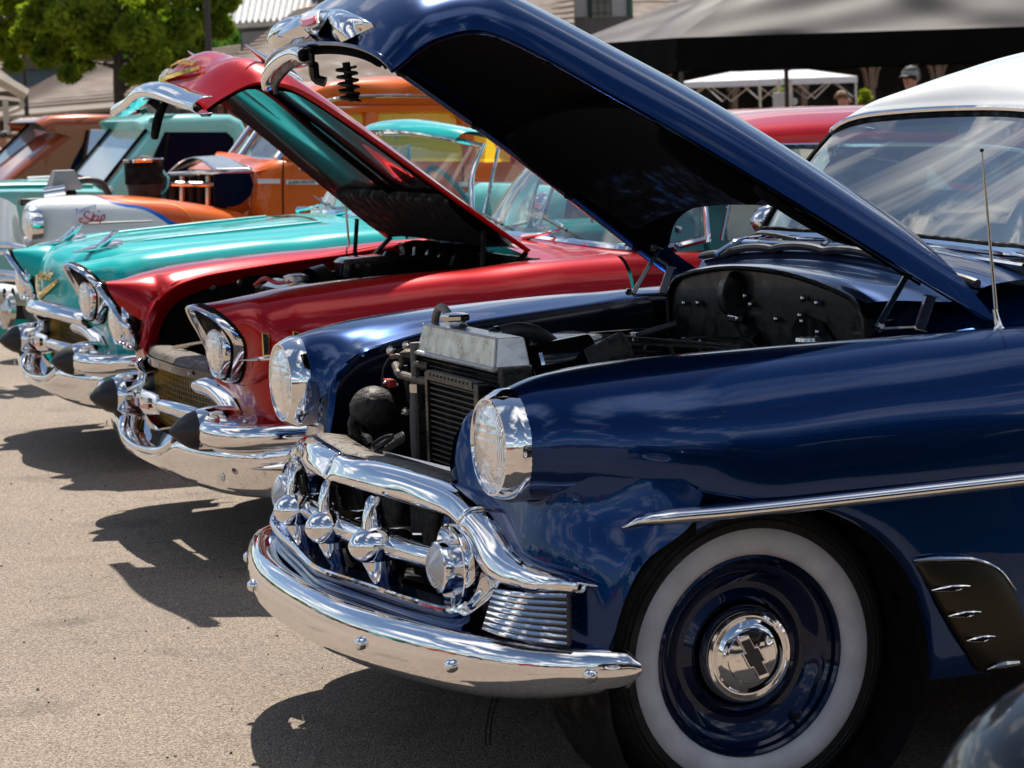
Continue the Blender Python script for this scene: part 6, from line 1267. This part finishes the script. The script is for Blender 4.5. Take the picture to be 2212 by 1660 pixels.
# far ground cover / hedge and trees
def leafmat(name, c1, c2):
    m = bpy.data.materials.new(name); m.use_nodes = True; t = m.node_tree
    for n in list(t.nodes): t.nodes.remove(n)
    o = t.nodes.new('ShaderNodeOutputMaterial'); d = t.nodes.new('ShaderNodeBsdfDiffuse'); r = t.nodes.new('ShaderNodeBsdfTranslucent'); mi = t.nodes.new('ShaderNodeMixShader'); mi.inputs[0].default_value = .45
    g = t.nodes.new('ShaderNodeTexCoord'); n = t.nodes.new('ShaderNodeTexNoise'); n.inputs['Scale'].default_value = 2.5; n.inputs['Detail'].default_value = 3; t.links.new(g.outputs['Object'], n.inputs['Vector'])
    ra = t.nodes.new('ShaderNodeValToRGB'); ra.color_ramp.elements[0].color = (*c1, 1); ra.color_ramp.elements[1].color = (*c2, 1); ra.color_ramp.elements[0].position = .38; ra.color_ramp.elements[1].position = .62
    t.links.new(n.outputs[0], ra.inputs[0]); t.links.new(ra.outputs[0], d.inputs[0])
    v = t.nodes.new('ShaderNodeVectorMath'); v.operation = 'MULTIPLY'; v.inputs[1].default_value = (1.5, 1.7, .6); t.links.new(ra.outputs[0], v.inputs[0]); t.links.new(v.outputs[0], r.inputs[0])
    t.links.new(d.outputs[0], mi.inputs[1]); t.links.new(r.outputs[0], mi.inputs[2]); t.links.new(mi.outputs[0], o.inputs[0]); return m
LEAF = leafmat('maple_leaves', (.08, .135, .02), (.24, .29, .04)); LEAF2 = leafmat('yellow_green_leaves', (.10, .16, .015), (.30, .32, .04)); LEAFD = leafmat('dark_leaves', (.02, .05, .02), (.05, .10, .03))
BARK = pm('bark', (.055, .042, .035), .9, noise=(6, .4, 8), bump=(18, .8))
def leaves(clumps, per, size, seed, R=None):
    rs = np.random.RandomState(seed); C_ = []; 
    for (x, y, z, r) in clumps:
        d = rs.normal(size=(per, 3)); d /= np.linalg.norm(d, axis=1)[:, None]; rr = r*rs.uniform(.35, 1.05, (per, 1))**.6; C_.append(np.array([x, y, z])+d*rr*[1, 1, .75])
    P = np.vstack(C_); n = len(P); a = rs.normal(size=(n, 3)); a /= np.linalg.norm(a, axis=1)[:, None]; b = rs.normal(size=(n, 3)); b -= a*(a*b).sum(1)[:, None]; b /= np.linalg.norm(b, axis=1)[:, None]
    s = size*rs.uniform(.6, 1.3, (n, 1)); V = np.stack([P-a*s, P-b*s*.6, P+a*s, P+b*s*.6], 1).reshape(-1, 3)
    me = bpy.data.meshes.new('crown'); me.vertices.add(4*n); me.vertices.foreach_set('co', V.ravel()); me.loops.add(4*n); me.loops.foreach_set('vertex_index', np.arange(4*n)); me.polygons.add(n)
    me.polygons.foreach_set('loop_start', np.arange(0, 4*n, 4)); me.polygons.foreach_set('loop_total', np.full(n, 4)); me.update(); me.validate(); return me
def tree(label, base, h0, crown, per, size, mat, seed, tr=.22, limbs=7, name='leafy_tree'):
    t = thing(name, label, 'tree', tuple(base)); rs = np.random.RandomState(seed); cz = np.mean([c[2] for c in crown])
    ob('trunk', tube([(0, 0, -.1), (.02, 0, h0*.5), (-.03, .05, h0), (.03, .0, cz)], [tr*1.25, tr, tr*.85, tr*.4], 12, sm=14), BARK, t)
    for k in range(limbs):
        c = crown[rs.randint(len(crown))]; z0 = h0*rs.uniform(.85, 1.25); ob('limb', tube([(0, 0, z0), (c[0]*.4, c[1]*.4, z0+(c[2]-z0)*.55), (c[0]*.9, c[1]*.9, c[2])], [tr*.45, tr*.28, tr*.08], 7, sm=10), BARK, t)
    me = leaves(crown, per, size, seed); me.materials.append(mat); ob('crown', me, mat, t); return t
rs = np.random.RandomState(11)
tb = pt(262, 200, 36); base = (tb[0], 36, 0)
cr1 = []
sc = 37.5/FPX
def cl(u, v, y, r): p = pt(u, v, y); return (p[0]-base[0], y-base[1], p[2], r*sc)
for (u, v, r) in [(150, 40, 60), (210, 90, 55), (300, 70, 62), (380, 60, 60), (440, 20, 60), (470, 60, 40), (330, 130, 45), (250, 20, 70), (120, 80, 48), (170, 130, 40), (390, 120, 42), (290, 160, 32), (200, 10, 60), (90, 30, 55), (480, 0, 45), (350, 0, 70), (340, 175, 24), (150, 160, 26), (420, 95, 40), (60, 70, 40), (100, 120, 38), (230, 60, 60)]:
    cr1.append(cl(u, v, 36+rs.uniform(-1.2, 1.2), r)); 
    if v < 60: cr1.append(cl(u+rs.uniform(-30, 30), v-80, 36+rs.uniform(-1, 1), r*1.1)); cr1.append(cl(u+rs.uniform(-30, 30), v-170, 36+rs.uniform(-1, 1), r*1.1))
tree('broad green maple in front of the barn roof, upper left', base, 1.9, cr1, 820, .070, LEAF, 5, tr=.105)
b2 = pt(20, 200, 39); base = (b2[0]-2.5, 39, 0); tb = b2
cr2 = [cl(u, v, 39+rs.uniform(-1, 1), r) for u, v, r in [(20, 30, 60), (60, 90, 42), (10, 100, 45), (40, -30, 60), (-40, 60, 60), (90, 20, 36), (30, 140, 22), (-20, 0, 60), (70, 50, 35)]]
tree('yellow green sunlit tree cut by the left edge of the picture', base, 1.8, cr2, 760, .070, LEAF2, 8, tr=.12)
b3 = (pt(90, 180, 74)[0], 74, 0); base = b3
sc = 78/FPX
cr3 = [cl(u, v, 74+rs.uniform(-1, 1), r) for u, v, r in [(50, 170, 40), (90, 160, 40), (130, 150, 36), (60, 120, 40), (20, 190, 40), (110, 110, 50), (170, 120, 40), (40, 80, 50), (230, 100, 40), (300, 90, 40), (380, 80, 40), (0, 130, 50), (90, 205, 26)]]
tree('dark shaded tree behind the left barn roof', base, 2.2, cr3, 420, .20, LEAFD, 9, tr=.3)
base = (pt(1440, 40, 76)[0], 76, 0); sc = 80/FPX
cr4 = [cl(u, v, 76+rs.uniform(-1, 1), r) for u, v, r in [(1420, 0, 30), (1460, 8, 26), (1500, -20, 36), (1380, -40, 40), (1440, -50, 40)]]
tree('bright green treetop over the tan gable', base, 3, cr4, 400, .16, LEAF2, 10, tr=.25)
sc = 50/FPX
for i_, (u, v, y, lab) in enumerate(((1690, 205, 50, 'small bright shrub between the white canopy legs'), (1870, 205, 50, 'small bright shrub right of the white canopy'), (2200, 140, 52, 'leafy shrub top above the white car roof'))):
    base = (pt(u, v, y)[0], y, 0); cr5 = [cl(u+rs.uniform(-8, 8), v+rs.uniform(-8, 18), y+rs.uniform(-.3, .3), 14) for k in range(5)]
    t = thing('shrub', lab, 'shrub', base); me = leaves(cr5+[(c[0], c[1], c[2]*.5, c[3]) for c in cr5], 90, .06, 20+i_); ob('foliage', me, LEAF2, t); me.materials.append(LEAF2); ob('stem', tube([(0, 0, 0), (0, 0, cr5[0][2])], .04, 6), BARK, t)
# tree line far behind everything and behind the photographer (for the horizon in view and in the chrome)
fl = []
for k in range(150):
    a = 2*PI*k/150; R_ = 130+rs.uniform(-8, 8); fl.append((R_*math.cos(a), R_*math.sin(a), 1.5+rs.uniform(0, 3.0), 4.5+rs.uniform(0, 2)))
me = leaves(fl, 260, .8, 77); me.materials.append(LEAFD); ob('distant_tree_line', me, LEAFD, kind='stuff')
# ---- lamp posts
DKM = pm('dark_brown_metal', (.035, .025, .025), .5)
for (u, y, r, lab, vt) in ((451, 32.5, .040, 'dark lamp post standing in front of the barns, right of the tree', -200), (50, 40, .035, 'dark lamp post near the left pavilion', 100)):
    p = pt(u, 100, y); t = thing('lamp_post', lab, 'lamp post', (p[0], y, 0), 0, 'dark lamp posts by the barns')
    h = pt(u, vt, y)[2]
    ob('pole', tube([(0, 0, 0), (0, 0, h)], [r*1.5, r], 12, sm=6), DKM, t); ob('base', lathe([(0, r*3), (.25, r*2.6), (.3, r*1.6)], (0, 0, 0), (0, 0, 1), 14), DKM, t)
    ob('lantern', lathe([(0, .06), (.05, .14), (.35, .16), (.38, .2), (.5, .05)], (0, 0, h), (0, 0, 1), 14), DKM, t)
# ---- canopies
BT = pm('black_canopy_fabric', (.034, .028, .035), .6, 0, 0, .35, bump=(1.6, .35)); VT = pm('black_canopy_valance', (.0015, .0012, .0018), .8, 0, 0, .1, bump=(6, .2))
WTN = pm('white_canopy_fabric', (.66, .66, .72), .6, bump=(3, .2))
def wrinkle(P, Q, R_, S_, n, amp, seed):
    rs = np.random.RandomState(seed); G_ = []; nn = np.cross(Q-P, S_-P); nn /= np.linalg.norm(nn)
    ph = rs.uniform(0, 6, 8)
    for i in range(n):
        row = []
        for j in range(n):
            s, t = i/(n-1), j/(n-1); p = (P*(1-s)+Q*s)*(1-t)+(S_*(1-s)+R_*s)*t
            e = math.sin(PI*s)**.5*math.sin(PI*t)**.3
            row.append(p-nn*0+nn*amp*e*(math.sin(9*s*(1+t)+ph[0])*.5+math.sin(23*s+6*t+ph[1])*.22+math.sin(14*(s-t)+ph[2])*.3))
        G_.append(row)
    return grid(G_)
def canopy(label, FL_, FR_, BL_, h, peak, rm, vm, grp):
    t = thing('canopy_tent', label, 'canopy', (0, 0, 0)); FL_, FR_, BL_ = map(np.array, (FL_, FR_, BL_)); BR_ = FR_+BL_-FL_
    c = (FL_+BR_)/2; L_ = np.linalg.norm(FR_-FL_); Wd = np.linalg.norm(BL_-FL_); dd = (FR_-FL_)/L_; half = max(0, (L_-Wd)/2)*.45
    p1 = c-dd*half+A(0, 0, peak); p2 = c+dd*half+A(0, 0, peak)
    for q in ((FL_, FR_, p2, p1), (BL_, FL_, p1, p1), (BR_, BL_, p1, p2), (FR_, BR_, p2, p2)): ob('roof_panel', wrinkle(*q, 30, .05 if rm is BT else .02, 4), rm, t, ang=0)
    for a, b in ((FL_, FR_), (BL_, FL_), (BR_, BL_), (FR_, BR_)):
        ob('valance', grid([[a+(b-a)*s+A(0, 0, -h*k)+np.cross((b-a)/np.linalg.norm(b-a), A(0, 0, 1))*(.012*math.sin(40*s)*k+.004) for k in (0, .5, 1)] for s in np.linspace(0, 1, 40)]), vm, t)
    for q in (FL_, FR_, BL_, BR_)+(((FL_+FR_)/2, (BL_+BR_)/2) if half > .3 else ()):
        lg = q+(c-q)*.02; ob('leg', box((lg[0], lg[1], lg[2]/2-.03), (.045, .045, lg[2]-.06)), DKM if rm is BT else SATIN, t, smooth=False)
        ob('foot', box((lg[0], lg[1], .02), (.12, .12, .04)), DKM, t, smooth=False)
    for a, b in ((FL_, FR_), (BL_, BR_), (FL_, BL_), (FR_, BR_)):
        n = 4
        for k in range(n):
            ia, ib = a+(c-a)*.05, b+(c-b)*.05; u0, u1 = ia+(ib-ia)*k/n, ia+(ib-ia)*(k+1)/n; z0, z1 = (-.06, -.42) if k % 2 else (-.42, -.06)
            ob('truss_bar', tube([u0+A(0, 0, z0), u1+A(0, 0, z1)], .012, 4), DKM if rm is BT else SATIN, t)
    return t
F0 = pt(1462, 82, 23.); z0 = F0[2]
def atzz(u, v, z): return atz(u, v, z)
dr = A(math.cos(YAW-.03), -math.sin(YAW-.03), 0)
canopy('large black pop-up canopy behind the blue and red cars', F0, F0+dr*6.0, F0+A(-.30, 2.9, 0), .42, 1.02, BT, VT, None)
W0 = pt(1640, 172, 40.)
canopy('white pop-up canopy seen under the black canopy', W0, W0+A(1.95, -.55, 0)*1.0, W0+A(-.98, 1.6, 0), .125, .30, WTN, WTN, None)
# ---- utility box, person
ub = thing('utility_box', 'grey utility cabinet with a bent conduit on top, in front of the white canopy', 'utility box', (0, 0, 0))
p = pt(1690, 222, 30); ob('cabinet', box((p[0], 30, p[2]/2+.08), (.24, .2, p[2]+.16)), TANGREY, ub, smooth=False, bev=.01)
ob('conduit', tube([pt(1683, 205, 30), pt(1683, 173, 30), pt(1707, 170, 30), pt(1710, 224, 30)], .028, 8), CREAM, ub)
ob('meter', lathe([(0, .06), (.06, .06), (.08, .03), (.08, 0)], pt(1712, 220, 30), (0, -1, 0), 14), TANGREY, ub)
def person(label, loc, h, rz, shirt, trousers, skin, hair, hat=None, hatm=None):
    t = thing('person', label, 'person', loc, rz); k = h/1.75
    J = {'pelvis': (0, 0, .95, .13), 'waist': (0, 0, 1.08, .125), 'chest': (0, 0, 1.30, .15), 'neck0': (0, 0, 1.46, .065), 'neck': (.0, 0, 1.53, .052), 'jaw': (.015, 0, 1.58, .062), 'head': (.012, 0, 1.655, .088), 'crown': (0, 0, 1.71, .07)}
    E_ = [('pelvis', 'waist'), ('waist', 'chest'), ('chest', 'neck0'), ('neck0', 'neck'), ('neck', 'jaw'), ('jaw', 'head'), ('head', 'crown')]
    for s, n in ((1, 'l'), (-1, 'r')):
        for nm, v in (('hip', (0, .10*s, .90, .09)), ('knee', (.02, .11*s, .50, .058)), ('ankle', (-.01, .12*s, .09, .04)), ('toe', (.14, .13*s, .03, .032)), ('sh', (0, .19*s, 1.40, .062)), ('elbow', (-.02, .25*s, 1.12, .042)), ('wrist', (.10, .25*s, .90, .028)), ('palm', (.14, .245*s, .84, .030))): J[nm+n] = v
        E_ += [('pelvis', 'hip'+n), ('hip'+n, 'knee'+n), ('knee'+n, 'ankle'+n), ('ankle'+n, 'toe'+n), ('chest', 'sh'+n), ('sh'+n, 'elbow'+n), ('elbow'+n, 'wrist'+n), ('wrist'+n, 'palm'+n)]
        for f, (dx_, dy_, dz_) in enumerate(((.05, .0, -.01), (.045, .0, -.05), (.04, .0, -.065), (.03, 0, -.07), (.015, 0, -.06))):
            J['f%d%s' % (f, n)] = (.14+dx_*.9, s*(.245+(f-2)*.012), .84+dz_, .010); E_.append(('palm'+n, 'f%d%s' % (f, n)))
    K_ = list(J); me = bpy.data.meshes.new('body'); me.from_pydata([(J[q][0]*k, J[q][1]*k, J[q][2]*k) for q in K_], [(K_.index(a), K_.index(b)) for a, b in E_], [])
    o = bpy.data.objects.new('body', me); COL.objects.link(o); o.parent = t; sk = o.modifiers.new('skin', 'SKIN'); 
    for i, q in enumerate(K_): me.skin_vertices[0].data[i].radius = (J[q][3]*k, J[q][3]*k)
    me.skin_vertices[0].data[0].use_root = True; sk.use_smooth_shade = True; o.modifiers.new('s', 'SUBSURF').levels = 1; me.materials.append(skin)
    ob('shirt', surf([[A(r*math.cos(a)*k, w*math.sin(a)*k, z*k) for a in np.linspace(0, 2*PI, 17)[:-1]] for r, w, z in ((.15, .18, .90), (.145, .17, 1.05), (.155, .19, 1.25), (.14, .215, 1.38), (.09, .15, 1.46), (.06, .07, 1.50))], 20, 24, True), shirt, t)
    for s in (1, -1):
        ob('sleeve', tube([(0, .17*s*k, 1.41*k), (-.01, .215*s*k, 1.27*k), (-.02, .24*s*k, 1.18*k)], [.078*k, .066*k, .062*k], 12, sm=8), shirt, t)
        ob('trouser_leg', tube([(0, .08*s*k, .95*k), (.02, .10*s*k, .55*k), (0, .12*s*k, .1*k)], [.115*k, .08*k, .062*k], 12, sm=10), trousers, t)
        ob('shoe', ball((.05, .125*s*k, .04), .1, 12, (1.4, .5, .42)), MATTE, t)
        ob('ear', ball((.0, .088*s*k, 1.64*k), .022*k, 8, (.6, .5, 1.2)), skin, t)
        ob('eye', ball((.088*k, .032*s*k, 1.66*k), .011*k, 8), WHITEP, t)
    ob('nose', tube([(.09*k, 0, 1.665*k), (.112*k, 0, 1.63*k), (.09*k, 0, 1.62*k)], [.008, .015, .012], 8, sm=6), skin, t)
    ob('mouth', box((.083*k, 0, 1.595*k), (.012, .045, .010)), pm('lips', (.35, .10, .09), .5) if 'lips' not in MATS else MATS['lips'], t)
    if hat == 'cap':
        ob('cap', lathe([(-.01, .098*k), (.03, .100*k), (.07, .085*k), (.10, .05*k), (.112, 0)], (-.004, 0, 1.665*k), (0, 0, 1), 24), hatm, t); ob('peak', surf([[(.08*k, -.07*k, 1.675*k), (.09*k, 0, 1.685*k), (.08*k, .07*k, 1.675*k)], [(.13*k, -.06*k, 1.665*k), (.175*k, 0, 1.668*k), (.13*k, .06*k, 1.665*k)]], 5, 10), hatm, t, solid=.006)
        ob('cap_back', lathe([(-.012, .100*k), (.028, .102*k), (.06, .092*k)], (-.004, 0, 1.665*k), (0, 0, 1), 14, (PI*.0, PI)), GREY, t)
        ob('sunglasses', tube([(.0, -.095*k, 1.665*k), (.085*k, -.065*k, 1.66*k), (.105*k, 0, 1.66*k), (.085*k, .065*k, 1.66*k), (0, .095*k, 1.665*k)], [.006, .016, .012, .016, .006], 8, sm=16), MATTE, t)
        ob('hair', lathe([(-.04, .085*k), (-.01, .094*k), (.02, .094*k)], (-.012, 0, 1.665*k), (0, 0, 1), 20), hair, t)
    elif hat == 'straw':
        ob('straw_hat', lathe([(0, .24*k), (.01, .235*k), (.012, .11*k), (.05, .105*k), (.11, .095*k), (.125, .06*k), (.115, 0)], (0, 0, 1.69*k), (0, 0, 1), 28), hatm, t, ang=50); ob('hair', ball((-.012, 0, 1.655*k), .094*k, 16, (1, 1, 1)), hair, t)
    else:
        rs = np.random.RandomState(2); gs = []
        for i in range(70):
            a, b = rs.uniform(0, 2*PI), rs.uniform(0, 1.35); d = A(math.sin(b)*math.cos(a), math.sin(b)*math.sin(a), math.cos(b)); 
            if d[0] > .55 and d[2] < .6: continue
            gs.append(ball(A(-.01, 0, 1.665)*k+d*.088*k, .026*k, 6))
        ob('hair', join(*gs), hair, t)
    return t
SK = pm('skin', (.42, .20, .13), .5, noise=(20, .1)); HR = pm('brown_hair', (.16, .07, .02), .6); HRD = pm('dark_hair', (.02, .013, .01), .6)
def ploc(u, v, y): p = pt(u, v, y); return (p[0], p[1], 0), p[2]
l, z = ploc(1968, 168, 16.5); person('man in a dark cap and sunglasses beyond the white roof', l, (z+.085)/1.655*1.75*.950, math.radians(200), pm('navy_shirt', (.02, .03, .06), .8), pm('denim', (.05, .08, .14), .8), SK, HRD, 'cap', pm('black_cap', (.008, .009, .012), .7))
l, z = ploc(1820, 216, 19.); person('person with tousled light brown hair behind the red roof', l, z/1.655*1.75, math.radians(-20), pm('grey_shirt', (.2, .2, .21), .8), MATS['denim'], SK, HR)
l, z = ploc(50, 305, 21.); person('person in a straw hat and teal shirt near the pink car', l, z/1.68*1.75, math.radians(230), pm('teal_shirt', (.0, .18, .17), .8), MATS['denim'], SK, HRD, 'straw', pm('straw', (.50, .36, .17), .7))
l, z = ploc(8, 300, 24.); person('distant person in a red shirt at the left edge', l, z/1.655*1.75, math.radians(160), pm('red_shirt', (.40, .05, .06), .8), MATS['denim'], SK, HRD)
l, z = ploc(30, 300, 27.); person('distant person in a pale shirt near the left edge', l, z/1.655*1.75, math.radians(100), pm('pale_shirt', (.5, .5, .5), .8), MATS['denim'], SK, HR)
